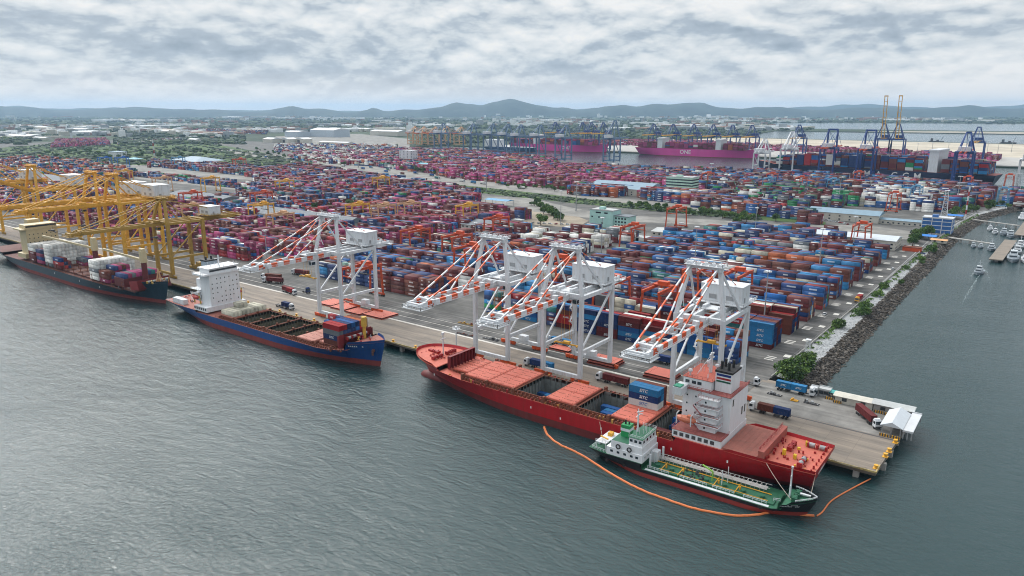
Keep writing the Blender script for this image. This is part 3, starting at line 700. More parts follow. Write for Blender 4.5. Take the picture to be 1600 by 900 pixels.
    mx = N.new('ShaderNodeMix'); mx.data_type = 'RGBA'; LK.new(mt('MULTIPLY', lg, .8), mx.inputs[0]); LK.new(vm.outputs[0], mx.inputs[6]); mx.inputs[7].default_value = (.6, .62, .63, 1)
    LK.new(mx.outputs[2], b.inputs['Base Color'])
    me.materials.append(m); me.update(); me.validate()
    o = link(me, 'container_stacks'); tag(o, 'thousands of coloured containers stacked in long rows across the port yards', 'containers', kind='stuff')
# ---------------------------------------------------------------- quay cranes
def striped(b, p, q, w, h, seg, phase=0):
    P, Q = Vector(p), Vector(q); n = max(2, int((Q-P).length/seg))
    for i in range(n): b.beam(P.lerp(Q, i/n), P.lerp(Q, (i+1)/n), w, h, (i+phase) % 2)
def quay_crane(name, x, y, z, label, group, sp=19.5, g=26, zp=38.5, za=58.5, boom=-52, back=44, M=M_WHITE, MH=M_WHITE, MB_=None, stripes=True, lw=1.7,
               trolley=-8, hang=18, boom_ang=0.0, mh=(17, 9, 7), mhy=21, bog=M_ORANGE, brace=True, apex=6.0, sign=None, gz=2.2):
    """ship-to-shore crane: seaside rail at local y 0, landside at y g, boom towards -y"""
    root = empty(name, (x, y, z)); tag(root, label, 'quay crane', group); h = sp/2; MB_ = MB_ or M
    for sx in (-1, 1):
        for k, yy in enumerate((0, g)):
            b = MB(); b.beam((sx*h, yy, 2.4), (sx*h, yy, zp+1), lw*.95, lw)
            if k == 0: b.beam((sx*h, yy, zp+.5), (sx*apex, yy+2.5, za), lw*.9, lw*.75)
            b.build('leg', M, root)
            b = MB(); b.box(sx*h-4.6, sx*h+4.6, yy-.45, yy+.45, .9, 1.9)
            for dx in (-3.4, -1.2, 1.2, 3.4):
                b.box(sx*h+dx-.9, sx*h+dx+.9, yy-.55, yy+.55, .35, 1.2); b.tube((sx*h+dx-.5, yy-.4, .38), (sx*h+dx-.5, yy+.4, .38), .38, n=8); b.tube((sx*h+dx+.5, yy-.4, .38), (sx*h+dx+.5, yy+.4, .38), .38, n=8)
            b.build('bogie', bog, root)
        # side frame
        b = MB(); b.beam((sx*h, 0, 14), (sx*h, g, 14), 1.1, 1.5); b.build('side_beam', M, root)
        if brace: b = MB(); b.beam((sx*h, .6, 15), (sx*h, g-.4, zp-.5), .75, .75); b.build('brace', M, root)
        b = MB(); b.beam((sx*h, 0, zp), (sx*h, g+1, zp), 1.3, 1.7); b.build('upper_beam', M, root)
        b = MB(); b.beam((sx*apex, 2.5, za-.6), (sx*h, g*.68, zp+.8), .75, .75); b.beam((sx*(apex+h)/2, 1.2, (za+zp)/2), (sx*h, g*.34, (za+zp)/2-4.5) if False else (sx*(h-1), 4.5, zp+3), .3, .3)
        b.build('back_leg', M, root)
    for yy in (0, g):
        b = MB(); b.beam((-h, yy, 2.9), (h, yy, 2.9), 1.3, 1.6); b.box(-2.2, 2.2, yy-1.5, yy+1.5, 3.7, 6.2) if yy else None; b.build('sill_beam', M, root)
        b = MB(); b.beam((-h, yy, zp+.4), (h, yy, zp+.4), 1.4, 1.9); b.build('cross_beam', M, root)
    b = MB(); b.beam((-apex-1, 2.5, za), (apex+1, 2.5, za), 1.4, 1.3); b.box(-apex-1.6, apex+1.6, .2, 5.2, za+.6, za+.8)
    b.rail([(-apex-1.6, .2, za+.8), (apex+1.6, .2, za+.8), (apex+1.6, 5.2, za+.8), (-apex-1.6, 5.2, za+.8), (-apex-1.6, .2, za+.8)], 1.2, .12)
    for i in range(5): xx = -apex+apex*2*i/4; b.tube((xx, 1.2, za+1), (xx, 3.8, za+1), .8, n=8); b.beam((xx, 2.5, za+1), (xx+.3, 2.5, za+2.6), .16)
    for sx in (-1, 1): b.box(sx*apex-.9, sx*apex+.9, 1, 4, za-1.2, za+1.6)
    b.build('apex_platform', M, root)
    # girders: landside part then hinged boom
    gx = 3.2
    b = MB()
    for sx in (-1, 1): b.box(sx*gx-.55, sx*gx+.55, -1.5, back, zp-1.2, zp-1.2+gz)
    for yy in [0+6*i for i in range(int(back/6)+1)]: b.beam((-gx, yy, zp-.6), (gx, yy, zp-.6), .35, .5)
    b.box(-gx-2.2, -gx-.6, -1, back, zp-1.3, zp-1.1); b.rail([(-gx-2.2, -1, zp-1.1), (-gx-2.2, back, zp-1.1)], 1.2, .12, 3)
    b.box(gx+.6, gx+2.2, -1, back, zp-1.3, zp-1.1); b.rail([(gx+2.2, -1, zp-1.1), (gx+2.2, back, zp-1.1)], 1.2, .12, 3)
    b.build('main_girder', MB_, root)
    pivot = Vector((0, -1.6, zp-.2)); ca, sa = math.cos(boom_ang), math.sin(boom_ang)
    def bp(xx, d, zz): return (xx, pivot.y-d*ca-zz*sa, pivot.z+d*sa+zz*ca)
    L_ = -boom-1.6
    for sx in (-1, 1):
        b = MB()
        if stripes: striped(b, bp(sx*gx, 0, 0), bp(sx*gx, L_-2, 0), 1.1, gz, 3.6)
        else: b.beam(bp(sx*gx, 0, 0), bp(sx*gx, L_-2, 0), 1.1, gz)
        b.beam(bp(sx*(gx+.95), 0, -1.0), bp(sx*(gx+.95), L_-2, -1.0), .6, .12, 0)
        b.build('boom_girder', [MB_, M_ORANGE], root)
    b = MB()
    for sx in (-1, 1): b.beam(bp(sx*(gx-.7), 0, .2), bp(sx*(gx-.7), L_-2, .2), .25, .3)
    for i in range(int(L_/7)+1): b.beam(bp(-gx, 1+7*i, .2), bp(gx, 1+7*i, .2), .35, .5)
    b.beam(bp(-gx-1.4, L_-9, .9), bp(gx+1.4, L_-9, .9), 1.6, 1.2); b.beam(bp(-gx-1, L_-2, 0), bp(gx+1, L_-2, 0), 1.0, 1.6)
    b.build('boom_tie', MB_, root)
    b = MB(); c = [bp(-gx-2, L_-7, -1.3), bp(-gx-2, L_, -1.3), bp(gx+2, L_, -1.3), bp(gx+2, L_-7, -1.3), bp(-gx-2, L_-7, -1.3)]
    b.rail(c, 1.3, .16, 1.3); b.beam(c[0], c[1], 1.0, .15); b.beam(c[1], c[2], 1.0, .15); b.beam(c[2], c[3], 1.0, .15); b.build('boom_tip_platform', M, root)
    b = MB()
    for sx in (-1, 1):
        b.rail([bp(sx*(gx+1.8), 0, -.8), bp(sx*(gx+1.8), L_-7, -.8)], 1.1, .1, 2.6)
        for d in (3, 9): b.box(sx*gx-1.1, sx*gx+1.1, pivot.y-d-.8, pivot.y-d+.8, pivot.z+1, pivot.z+2.6) if boom_ang == 0 else None
    b.build('walkway_rail', [M], root)
    for sx in (-1, 1):
        for d in (.45, .9):
            b = MB(); p = (sx*(apex-.5), 1.2, za-.2); q = bp(sx*gx, L_*d, 1.2)
            if boom_ang: b.beam(p, tuple(Vector(p).lerp(Vector(q), .5)-Vector((0, 2, 4))), .3, .3); b.beam(tuple(Vector(p).lerp(Vector(q), .5)-Vector((0, 2, 4))), q, .3, .3)
            elif stripes: striped(b, p, q, .55, .55, 4.4)
            else: b.beam(p, q, .55, .55)
            b.build('forestay', [M, M_ORANGE], root)
        b = MB(); p, q = (sx*(apex-.5), 3.6, za-.2), (sx*gx, back-2, zp+1)
        if stripes: striped(b, p, q, .3, .3, 4.0)
        else: b.beam(p, q, .9 if not brace else .6, .6)
        b.build('backstay', [M, M_ORANGE], root)
    # machinery house and electrical room
    lx, ly, lz = mh; z0 = zp+2.2
    b = MB(); b.box(-lx/2, lx/2, mhy, mhy+ly, z0, z0+lz); b.box(-lx/2-.2, lx/2+.2, mhy-.2, mhy+ly+.2, z0+lz, z0+lz+.25)
    o = b.build('machinery_house', MH, root)
    b = MB()
    for xx in (-lx*.2, lx*.22): b.box(xx-1.6, xx+1.6, mhy-.06, mhy, z0+1.2, z0+3.0)
    b.build('louvre', M_STEEL, o) if False else None
    for xx in (-lx*.2, lx*.22): b = MB(); b.box(xx-1.6, xx+1.6, mhy-.06, mhy, z0+1.2, z0+3.0); b.build('louvre', M_STEEL, o)
    b = MB(); b.box(lx/2, lx/2+.06, mhy+ly*.3, mhy+ly*.45, z0+.2, z0+2.4); b.build('door', M_STEEL, o)
    if sign: lettering(sign, 2.4, M_SIGN, o, (lx*.22, mhy-.1, z0+lz*.62))
    b = MB(); b.box(-lx/2-1.5, lx/2+1.5, mhy-2.0, mhy+ly+1.8, z0-.4, z0-.1)
    b.rail([(-lx/2-1.5, mhy-2, z0-.1), (lx/2+1.5, mhy-2, z0-.1), (lx/2+1.5, mhy+ly+1.8, z0-.1), (-lx/2-1.5, mhy+ly+1.8, z0-.1)], 1.2, .13)
    b.rail([(-gx-4, g+4, zp), (-gx-4, back, zp), (gx+4, back, zp), (gx+4, g+4, zp)], 1.2, .13); b.box(-gx-4, gx+4, back-4, back, zp-.2, zp)
    b.build('machinery_platform', M, root)
    # trolley, cab, spreader on ropes
    b = MB(); b.box(-gx-.8, gx+.8, trolley-3, trolley+3, zp+1.1, zp+1.6)
    for sx in (-1, 1): b.box(sx*gx-.6, sx*gx+.6, trolley-2.4, trolley+2.4, zp+1.6, zp+2.6)
    tr = b.build('trolley', M, root)
    b = MB(); b.box(gx+.2, gx+2.4, trolley-1.4, trolley+1.4, zp-4.2, zp-1.6); cb = b.build('operator_cab', M, root)
    b = MB(); b.box(gx+.3, gx+2.3, trolley-1.46, trolley-1.4, zp-3.8, zp-2.2); b.box(gx+2.4, gx+2.46, trolley-1.2, trolley+1.2, zp-3.8, zp-2.2); b.build('cab_window', M_GLASS, cb)
    b = MB()
    for sx in (-1, 1):
        for sy in (-1, 1): b.beam((sx*2, trolley+sy*1, zp+1.2), (sx*2, trolley+sy*1, zp-hang), .07)
    b.box(-1.6, 1.6, trolley-.9, trolley+.9, zp-hang-.9, zp-hang); b.box(-6, 6, trolley-.25, trolley+.25, zp-hang-1.5, zp-hang-.9)
    for sx in (-1, 1): b.box(sx*5.8-.2, sx*5.8+.2, trolley-1.2, trolley+1.2, zp-hang-1.6, zp-hang-1.0)
    b.build('spreader', M_YEL if stripes else M_DARK, root)
    # stair tower on a landside leg, lift cage
    b = MB(); xx = -h-1.6; n = int((zp-3)/3.2)
    for i in range(n):
        a, c = ((xx, g-1.6), (xx, g+1.8)) if i % 2 else ((xx, g+1.8), (xx, g-1.6))
        b.beam((*a, 3+3.2*i), (*c, 6.2+3.2*i), .7, .14); b.rail([(a[0]-.3, a[1], 3+3.2*i), (c[0]-.3, c[1], 6.2+3.2*i)], 1, .08, 9); b.box(xx-.6, xx+.9, c[1]-.5, c[1]+.5, 6.1+3.2*i, 6.2+3.2*i)
    b.build('stair', M, root)
    return root
M_SIGN = mat('dark_blue_lettering', (.02,.05,.2), .5)
WG = 'white quay cranes with orange banded booms'
ZQ = 4.02
c1 = quay_crane('quay_crane', -286.6, 9, ZQ, 'white quay crane with orange banded boom reaching over the blue ship', WG, trolley=-14, hang=10)
c2 = quay_crane('quay_crane', -169.3, 9, ZQ, 'white quay crane with orange banded boom nearest the red ship\'s bow', WG, trolley=6, hang=16)
c3 = quay_crane('quay_crane', -129.8, 9, ZQ, 'middle white quay crane of the three beside the red ship', WG, trolley=4, hang=22)
c4 = quay_crane('quay_crane', -67.6, 9, ZQ, 'white quay crane standing behind the red ship\'s tall white house', WG, trolley=14, hang=12, sp=19)
YG = 'yellow quay cranes at the western berth'
yk = dict(stripes=False, M=M_YEL, MH=M_WHITE, bog=M_YELD, lw=2.2, brace=True)
quay_crane('quay_crane', -468.7, 9, ZQ, 'olive yellow quay crane with low girder closest to the blue ship\'s stern', YG, sp=19.5, g=26, zp=38.5, za=55, boom=-62, back=60, mhy=34, mh=(13, 9, 6), trolley=-4, hang=9, apex=4, **{**yk, 'M': M_YELD})
quay_crane('quay_crane', -538.4, 9, ZQ, 'tall yellow quay crane, second from the blue ship, its long boom lowered', YG, sp=24, g=30, zp=47.5, za=68, boom=-66, back=48, mhy=28, mh=(20, 13, 9), trolley=-22, hang=14, sign='TIPS', gz=3, apex=6.5, **yk)
quay_crane('quay_crane', -573.5, 9, ZQ, 'tall yellow quay crane, third from the blue ship, boom lowered beside its neighbour', YG, sp=24, g=30, zp=47.5, za=68, boom=-66, back=48, mhy=28, mh=(20, 13, 9), trolley=-30, hang=20, sign='TIPS', gz=3, apex=6.5, **yk)
quay_crane('quay_crane', -688, 9, ZQ, 'tall yellow quay crane with its boom half raised behind the cream ship house', YG, sp=24, g=30, zp=47.5, za=68, boom=-66, back=48, mhy=28, mh=(20, 13, 9), trolley=16, hang=8, sign='TIPS', boom_ang=rad(24), gz=3, apex=6.5, **yk)
quay_crane('quay_crane', -783, 9, ZQ, 'yellow quay crane with slightly raised boom, farthest west of them all', YG, sp=24, g=30, zp=47.5, za=68, boom=-66, back=48, mhy=28, mh=(20, 13, 9), trolley=16, hang=8, sign='LCB1', boom_ang=rad(10), gz=3, apex=6.5, **yk)

# far cranes: fewer parts, same build
def far_crane(x, y, z, rz, label, group, M, MBm, MH, sp=26, g=28, zp=42, za=72, boom=62, back=26, up=0.0, wide=1.6, house=True, kind='A'):
    root = empty('quay_crane', (x, y, z), rz); tag(root, label, 'quay crane', group); h = sp/2
    for sx in (-1, 1):
        for yy in (0, g): b = MB(); b.beam((sx*h, yy, 0), (sx*h, yy, zp), wide, wide); b.build('leg', M, root)
    b = MB()
    for sx in (-1, 1):
        b.beam((sx*h, 0, 12), (sx*h, g, 12), wide*.8, wide); b.beam((sx*h, 0, zp), (sx*h, g, zp), wide*.8, wide*1.2); b.beam((sx*h, 0, 13), (sx*h, g, zp-2), wide*.5, wide*.5)
    for yy in (0, g): b.beam((-h, yy, 3), (h, yy, 3), wide, wide); b.beam((-h, yy, zp), (h, yy, zp), wide, wide*1.2)
    b.build('portal_frame', M, root)
    b = MB()
    if kind == 'A':
        for sx in (-1, 1): b.beam((sx*h*.9, 0, zp), (sx*3, 3, za), wide*.8, wide*.8); b.beam((sx*3, 3, za), (sx*h*.8, g, zp), wide*.6, wide*.6)
        b.beam((-3.5, 3, za), (3.5, 3, za), wide, wide)
    else:
        for sx in (-1, 1): b.beam((sx*8, 0, zp), (sx*8, 0, za), wide, wide); b.beam((sx*8, 0, za), (sx*h*.8, g, zp), wide*.4, wide*.4)
        b.beam((-8.5, 0, za), (8.5, 0, za), wide, wide*1.2)
    b.build('apex_frame', M, root)
    b = MB()
    for sx in (-1, 1): b.box(sx*3.2-.7, sx*3.2+.7, -1, g+back, zp, zp+2.4)
    b.build('main_girder', MBm, root)
    b = MB(); ca, sa = math.cos(up), math.sin(up); P0 = (0, -1, zp+1.2)
    q = (0, -1-boom*ca, zp+1.2+boom*sa)
    for sx in (-1, 1): b.beam((sx*3.2, *P0[1:]), (sx*3.2, *q[1:]), 1.3, 2.4)
    for i in range(1, 9): t = i/8; c = (-1-boom*ca*t, zp+1.2+boom*sa*t); b.beam((-3.2, *c), (3.2, *c), .8, .8)
    if up > 1: b.beam((-4, q[1], q[2]), (4, q[1], q[2]), 3, 2.4)
    b.build('boom', MBm, root)
    b = MB(); ax = (2.5 if kind == 'A' else 7)
    for sx in (-1, 1):
        for t in (.45, .9): b.beam((sx*ax, 2, za), (sx*3.2, -1-boom*ca*t, zp+2.4+boom*sa*t), .5, .5)
        b.beam((sx*ax, 2, za), (sx*3.2, g+back-2, zp+2.4), .5, .5)
    b.build('stay', M, root)
    if house: b = MB(); b.box(-8, 8, g-4, g+10, zp+2.4, zp+9); b.build('machinery_house', MH, root)
    return root
# navy cranes over the big navy ship; they face north, boom towards +Y
G1 = 'navy quay cranes along the far side of the inner yard'
for k, (x, y, lab, kk) in enumerate(((-307, 1168, 'navy square-topped crane nearest the two white cranes', 'B'), (-240, 1148, 'navy square-topped crane below the tall raised booms', 'B'), (-92, 1112, 'navy pointed crane at the stern end of the big navy ship', 'A'))):
    far_crane(x, y, 4, math.pi, lab, G1, M_BLUEC, M_ORANGE, M_WHITE, sp=24, zp=50 if kk == 'B' else 52, za=82, boom=60, back=34, wide=2.6, kind=kk)
G2 = 'white cranes beside the inner harbour'
far_crane(-433, 1185, 4, math.pi, 'white crane beside the inner harbour, nearer the pink ship', G2, M_WHITE, M_WHITE, M_WHITE, sp=22, zp=36, za=62, boom=46, back=20, wide=2.2)
far_crane(-385, 1195, 4, math.pi, 'white crane beside the inner harbour, nearer the navy cranes', G2, M_WHITE, M_WHITE, M_WHITE, sp=24, zp=44, za=76, boom=40, back=20, wide=2.4, up=.5)
far_crane(-8, 1105, 4, math.pi, 'white crane at the harbour mouth beyond the patrol boats', G2, M_WHITE, M_WHITE, M_WHITE, sp=22, zp=44, za=70, boom=46, back=20, wide=2.2)
G3 = 'grey blue cranes in a long row with white houses'
PL = ['first', 'second', 'third', 'fourth', 'fifth', 'sixth', 'seventh', 'eighth']
for k, (u, v) in enumerate(((960, 252), (885, 250), (845, 247), (815, 246), (795, 243), (772, 241), (741, 241), (695, 238))):
    x, y = at(u, v, 4); D = math.hypot(x-CAM[0], y-CAM[1])
    far_crane(x, y, 4, math.pi, f'grey blue crane with white house, {PL[k]} in the row counting from the pink ship', G3, M_GBLUE, M_GBLUE, M_WHITE, sp=28, zp=52, za=80 if k else 92, boom=60, back=30, wide=2.6)
def ray_y(u, y):                        # where the line of sight through column u crosses the far quay
    x0, y0 = at(u, 260, 4); t = (y-CAM[1])/(y0-CAM[1]); return CAM[0]+(x0-CAM[0])*t
G4 = 'dark blue cranes with yellow booms on the far quay'
for k, (u, v) in enumerate(((1018, 222), (1048, 222), (1080, 223), (1110, 224), (1140, 224), (1170, 225))):
    x = ray_y(u, 1672)
    far_crane(x, 1672, 4.4, 0, f'dark blue crane with yellow boom, {PL[k]} in the row above the pink ship', G4, M_BLUEC, M_YEL, M_BLUEC, sp=26, zp=47, za=77, boom=60, back=24, wide=2.2)
for k, u in enumerate((866, 908, 922, 940)):
    far_crane(ray_y(u, 1672), 1672, 4.4, 0, f'dark blue yellow-boom crane behind the grey blue row, {PL[k]} from its western end', G4, M_BLUEC, M_YEL, M_BLUEC, sp=26, zp=47, za=79, boom=60, back=24, wide=2.2)
far_crane(ray_y(1243, 1672), 1672, 4.4, 0, 'dark blue yellow-boom crane standing alone behind the white cranes', G4, M_BLUEC, M_YEL, M_BLUEC, sp=28, zp=47, za=79, boom=62, back=24, wide=2.4)
far_crane(ray_y(1374, 1672), 1672, 4.4, 0, 'far crane with raised yellow boom, the western of the tall pair', G4, M_BLUEC, M_YEL, M_BLUEC, sp=30, zp=49, za=84, boom=98, back=24, wide=2.4, up=rad(82))
far_crane(ray_y(1396, 1672), 1672, 4.4, 0, 'far crane with raised yellow boom, the eastern of the tall pair', G4, M_BLUEC, M_YEL, M_BLUEC, sp=30, zp=49, za=84, boom=98, back=24, wide=2.4, up=rad(82))
far_crane(ray_y(1521, 1672), 1672, 4.4, 0, 'dark blue yellow-boom crane farthest east on the far quay', G4, M_BLUEC, M_YEL, M_BLUEC, sp=28, zp=47, za=79, boom=62, back=24, wide=2.4)
# orange cranes of the old berth, far off
for k, (u, v) in enumerate(((664, 226), (682, 226), (700, 225), (722, 226), (650, 225))):
    x, y = at(u, v, 4)
    far_crane(x, y, 4, math.pi, f'small distant orange crane beyond the stacks, {PL[k]} of a hazy cluster', 'distant orange cranes', M_SAND, M_ORANGE, M_WHITE, sp=24, zp=38, za=60, boom=50, back=20, wide=2.6, house=k % 2 == 0)

# ---------------------------------------------------------------- rubber tyred yard gantries
def yard_gantry_parts(M, L_=23.5, hgt=20.5, wb=12):
    root = empty('yard_gantry', (0, 0, 0))
    for sx in (-1, 1):
        for sy in (-1, 1):
            b = MB(); b.beam((sx*wb/2, sy*L_/2, 1.6), (sx*wb/2*.8, sy*L_/2, hgt), .9, 1.1); b.build('leg', M, root)
        b = MB(); b.beam((sx*wb/2*.8, -L_/2-1, hgt), (sx*wb/2*.8, L_/2+1, hgt), 1.0, 1.6); b.rail([(sx*wb/2*.8+sx*.9, -L_/2, hgt+.5), (sx*wb/2*.8+sx*.9, L_/2, hgt+.5)], 1.1, .12, 3); b.build('top_girder', M, root)
    for sy in (-1, 1):
        b = MB(); b.beam((-wb/2-1.2, sy*L_/2, 1.7), (wb/2+1.2, sy*L_/2, 1.7), .9, 1.1); b.beam((-wb/2, sy*L_/2, hgt*.8), (wb/2, sy*L_/2, hgt*.8), .5, .6); b.build('sill_beam', M, root)
        for dx in (-wb/2-.6, -wb/2+1.2, wb/2-1.2, wb/2+.6): b = MB(); b.tube((dx, sy*L_/2-.3, .8), (dx, sy*L_/2+.3, .8), .8, n=10); b.build('wheel', M_BLACK, root)
    b = MB(); b.box(-wb/2, wb/2, 2, 6, hgt+.9, hgt+1.5); b.box(-3, 3, 2.3, 5.7, hgt+1.5, hgt+3.3); b.build('trolley', M, root)
    b = MB(); b.box(-1.2, 1.2, -.4, 1.8, hgt-2.8, hgt-.4); b.build('operator_cab', M_WHITE, root)
    b = MB()
    for sx in (-1, 1): b.beam((sx*2, 4, hgt+.9), (sx*2, 4, hgt-5), .08)
    b.box(-6, 6, 3.6, 4.4, hgt-5.6, hgt-5); b.build('spreader', M_DARK, root)
    b = MB(); b.box(-2.6, 2.6, L_/2+.5, L_/2+2.0, 1.8, 4.4); b.build('power_pack', M_WHITE, root)
    return root
RT = [('red_orange', M_RTG, 'red orange', [(1012, 515, 'above the red container, beside the crane behind the ship house'), (1090, 468, 'behind the house of the crane nearest the ship house'), (1150, 478, 'east of the house of the crane nearest the ship house'), (955, 492, 'over the stacks behind the third white crane'), (640, 400, 'over the mixed stacks west of a close orange pair'), (1345, 388, 'at the corner of the yard by the white shed'), (700, 412, 'between the two western cranes, the farther of a close pair'),
        (716, 435, 'between the two western cranes, the nearer of a close pair'), (585, 462, 'behind the crane that serves the blue ship'), (985, 392, 'beside the mint green building, over the white roofs'), (1056, 357, 'by the low sheds east of the mint building'), (870, 455, 'showing between the two middle cranes'),
        (792, 372, 'in front of the rows of white containers'), (1395, 330, 'beside the light blue gantries near the white stacks'), (1105, 292, 'north of the main road behind the green stacks'), (410, 328, 'in the pink stacks near the grey roof'), (1250, 300, 'amid the mixed stacks before the navy cranes'), (1205, 293, 'amid the dark stacks before the white cranes'),
        (1340, 290, 'before the navy ship near the lettering'), (1510, 300, 'below the navy ship\'s stern'), (1575, 296, 'before the water at the harbour mouth'), (375, 265, 'at the end of the stacks by the green field'), (300, 328, 'beside the grey warehouse behind the yellow cranes')]),
      ('yellow', M_YEL, 'bright yellow', [(730, 352, 'by the grey shed at the edge of the bare ground'), (446, 306, 'in the pink stacks, the western of two'), (596, 300, 'in the pink stacks near the grey canopy'), (560, 350, 'behind the white crane serving the blue ship'), (410, 350, 'in the pink yard beside the long grey roof'), (195, 287, 'on the pale road by the low stacks'), (330, 300, 'west of the long road near mixed stacks')]),
      ('peach', M_SAND, 'peach coloured', [(440, 368, 'over the pink stacks, tall and faded'), (600, 352, 'behind the white crane, the western of two faded ones'), (640, 348, 'behind the white crane, the eastern of two faded ones'), (300, 352, 'behind the lowest yellow quay crane'), (255, 300, 'beside the warehouse north of the yellow cranes')]),
      ('light_blue', M_LB, 'light blue', [(1430, 318, 'beside the white stacks by the shore'), (1565, 322, 'on the shore yard behind the round tree'), (1200, 302, 'before the navy cranes, west of two'), (1300, 304, 'before the navy cranes, east of two'), (280, 262, 'beside the hip roofed shed by the green field')]),
      ('blue', mat('strong_blue_paint', (.01,.12,.42), .5), 'strong blue', [(165, 262, 'above the orange stacks by the green field'), (192, 262, 'just east of its twin by the green field')])]
for nm, M, word, spots in RT:
    proto = None
    for i, (u, v, where) in enumerate(spots):
        if proto is None: proto = o = yard_gantry_parts(M)
        else: o = copy_tree(proto)
        x, y = at(u, v, 4)
        if y < 430 and x > -420: y = 74+31*round((y-82)/31)+8           # straddles the nearest row of stacks
        o.location = (x, y, 4.03); tag(o, f'{word} yard gantry {where}', 'yard gantry', 'yard gantries among the stacks')
# ---------------------------------------------------------------- ships (built along +X: stern 0, bow L; centre line y 0)
def interp(t, pts):
    for (a, va), (b_, vb) in zip(pts, pts[1:]):
        if t <= b_:
            s = (t-a)/(b_-a) if b_ > a else 0; s = max(0, min(1, s)); return va+(vb-va)*s
    return pts[-1][1]
class Hull:
    def __init__(s, L, B, sheer, boot, stern_w=.86, rake=7.0, counter=5.0, full=.72, wfull=.60, rnd=False):
        s.rnd = rnd
        s.L, s.B, s.sheer, s.boot, s.sw, s.rake, s.counter, s.full, s.wf = L, B, sheer, boot, stern_w, rake, counter, full, wfull
    def hb(s, t, f):
        d = 1.0 if t > .12 else s.sw+(1-s.sw)*math.sin(math.pi/2*t/.12)
        if t > s.full: q = (t-s.full)/(1-s.full); d *= math.sqrt(max(0, 1-q*q)) if s.rnd else max(0, 1-q**2.5)
        w = 1.0 if t > .30 else .12+.88*math.sin(math.pi/2*t/.30)**1.1
        if t > s.wf: w *= max(0, 1-((t-s.wf)/(1-s.wf))**1.75)
        k = max(0, min(1, f)); k = k**(.75 if t < .5 else 1.5)
        return s.B/2*(w+(d-w)*k)
    def pt(s, t, z, sy):
        zd = s.z(t); f = z/zd
        fc = max(0, min(1, f)); x0 = s.counter*(1-fc); x1 = s.L-s.rake*(1-fc)
        return (x0+t*(x1-x0), sy*s.hb(t, f), z)
    def z(s, t): return interp(t, s.sheer)
    def build(s, parent, mtop, mboot, mdeck, holds=(), hw=10.6, deck_drop=0.05, bul=1.1, bulk=None):
        ts = sorted(set([i/60 for i in range(61)]+[.965, .975, .99, .995]+[a for a, _ in s.sheer])); b = MB()
        for sy in (-1, 1):
            rows = []
            for t in ts:
                zd = s.z(t)+(bul if bulk and bulk(t) else 0); zs = [-1.5, 0, s.boot, s.boot+(zd-s.boot)*.33, s.boot+(zd-s.boot)*.66, zd]
                rows.append([s.pt(t, z, sy) if z <= s.z(t) else (*s.pt(t, s.z(t), sy)[:2], z) for z in zs])
            n = len(rows[0]); vs = [p for r_ in rows for p in r_]; fs = []; ms = []
            for i in range(len(rows)-1):
                for k in range(n-1):
                    a = i*n+k; q = (a, a+n, a+n+1, a+1); fs.append(q if sy < 0 else q[::-1]); ms.append(1 if k < 2 else 0)
            k0 = len(b.v); b.v += vs; b.f += [tuple(j+k0 for j in f) for f in fs]; b.m += ms
        # transom
        zs = [-1.5, 0, s.boot, s.z(0)]; z_ = [s.z(0)+(bul if bulk and bulk(0) else 0)]
        for za, zb, mi in ((-1.5, s.boot, 1), (s.boot, s.z(0), 0)):
            n = 5
            for i in range(n):
                a, c = za+(zb-za)*i/n, za+(zb-za)*(i+1)/n; p = [s.pt(0, a, -1), s.pt(0, a, 1), s.pt(0, c, 1), s.pt(0, c, -1)]; b.add(p, [(0, 3, 2, 1)], mi)
        p = s.pt(0, s.z(0), -1); q = s.pt(0, s.z(0), 1)
        if z_[0] > s.z(0): b.add([p, q, (*q[:2], z_[0]), (*p[:2], z_[0])], [(0, 3, 2, 1)], 0)
        o = b.build('hull', [mtop, mboot], parent)
        for p_ in o.data.polygons: p_.use_smooth = False
        # deck with wells for the holds
        d = MB(); xs = sorted(set([s.pt(t, s.z(t), 1)[0] for t in ts]+[h_[0] for h_ in holds]+[h_[1] for h_ in holds]))
        def hbx(x): 
            t = max(0, min(1, x/s.L)); return s.hb(t, 1)-.02, s.z(t)-deck_drop
        for a, c in zip(xs, xs[1:]):
            m_ = (a+c)/2; inh = any(h_[0] < m_ < h_[1] for h_ in holds); (ha, za), (hc, zc) = hbx(a), hbx(c)
            if abs(za-zc) > .8: zc = za = max(za, zc) if False else za
            if inh:
                for sy in (-1, 1): v = [(a, sy*hw, za), (c, sy*hw, zc), (c, sy*max(hc, hw), zc), (a, sy*max(ha, hw), za)]; d.add(v, [(0, 1, 2, 3) if sy > 0 else (3, 2, 1, 0)])
            else: d.add([(a, -ha, za), (c, -hc, zc), (c, hc, zc), (a, ha, za)], [(0, 1, 2, 3)])
        # vertical steps where the deck level changes
        for (t0, z0), (t1, z1) in zip(s.sheer, s.sheer[1:]):
            if abs(z1-z0) > .8 and t1-t0 < .02: x = t0*s.L if z1 > z0 else t1*s.L; hh = s.hb(t0, 1)-.03; d.add([(x, -hh, min(z0, z1)-.1), (x, hh, min(z0, z1)-.1), (x, hh, max(z0, z1)), (x, -hh, max(z0, z1))], [(0, 1, 2, 3), (3, 2, 1, 0)])
        d.build('deck', mdeck, parent)
def clutter(b, x0, x1, y0, y1, z, n, r, mi=0, s=1.0, nm=1):
    for i in range(n):
        x, y = r.uniform(x0, x1), r.uniform(y0, y1); a = r.uniform(.25, .9)*s; c = r.uniform(.2, .8)*s; h_ = r.uniform(.3, 1.4)*s; k = r.randrange(nm)
        if r.random() < .4: b.tube((x, y, z), (x, y, z+h_), a*.4, n=6, mi=k)
        else: b.box(x-a/2, x+a/2, y-c/2, y+c/2, z, z+h_, k)
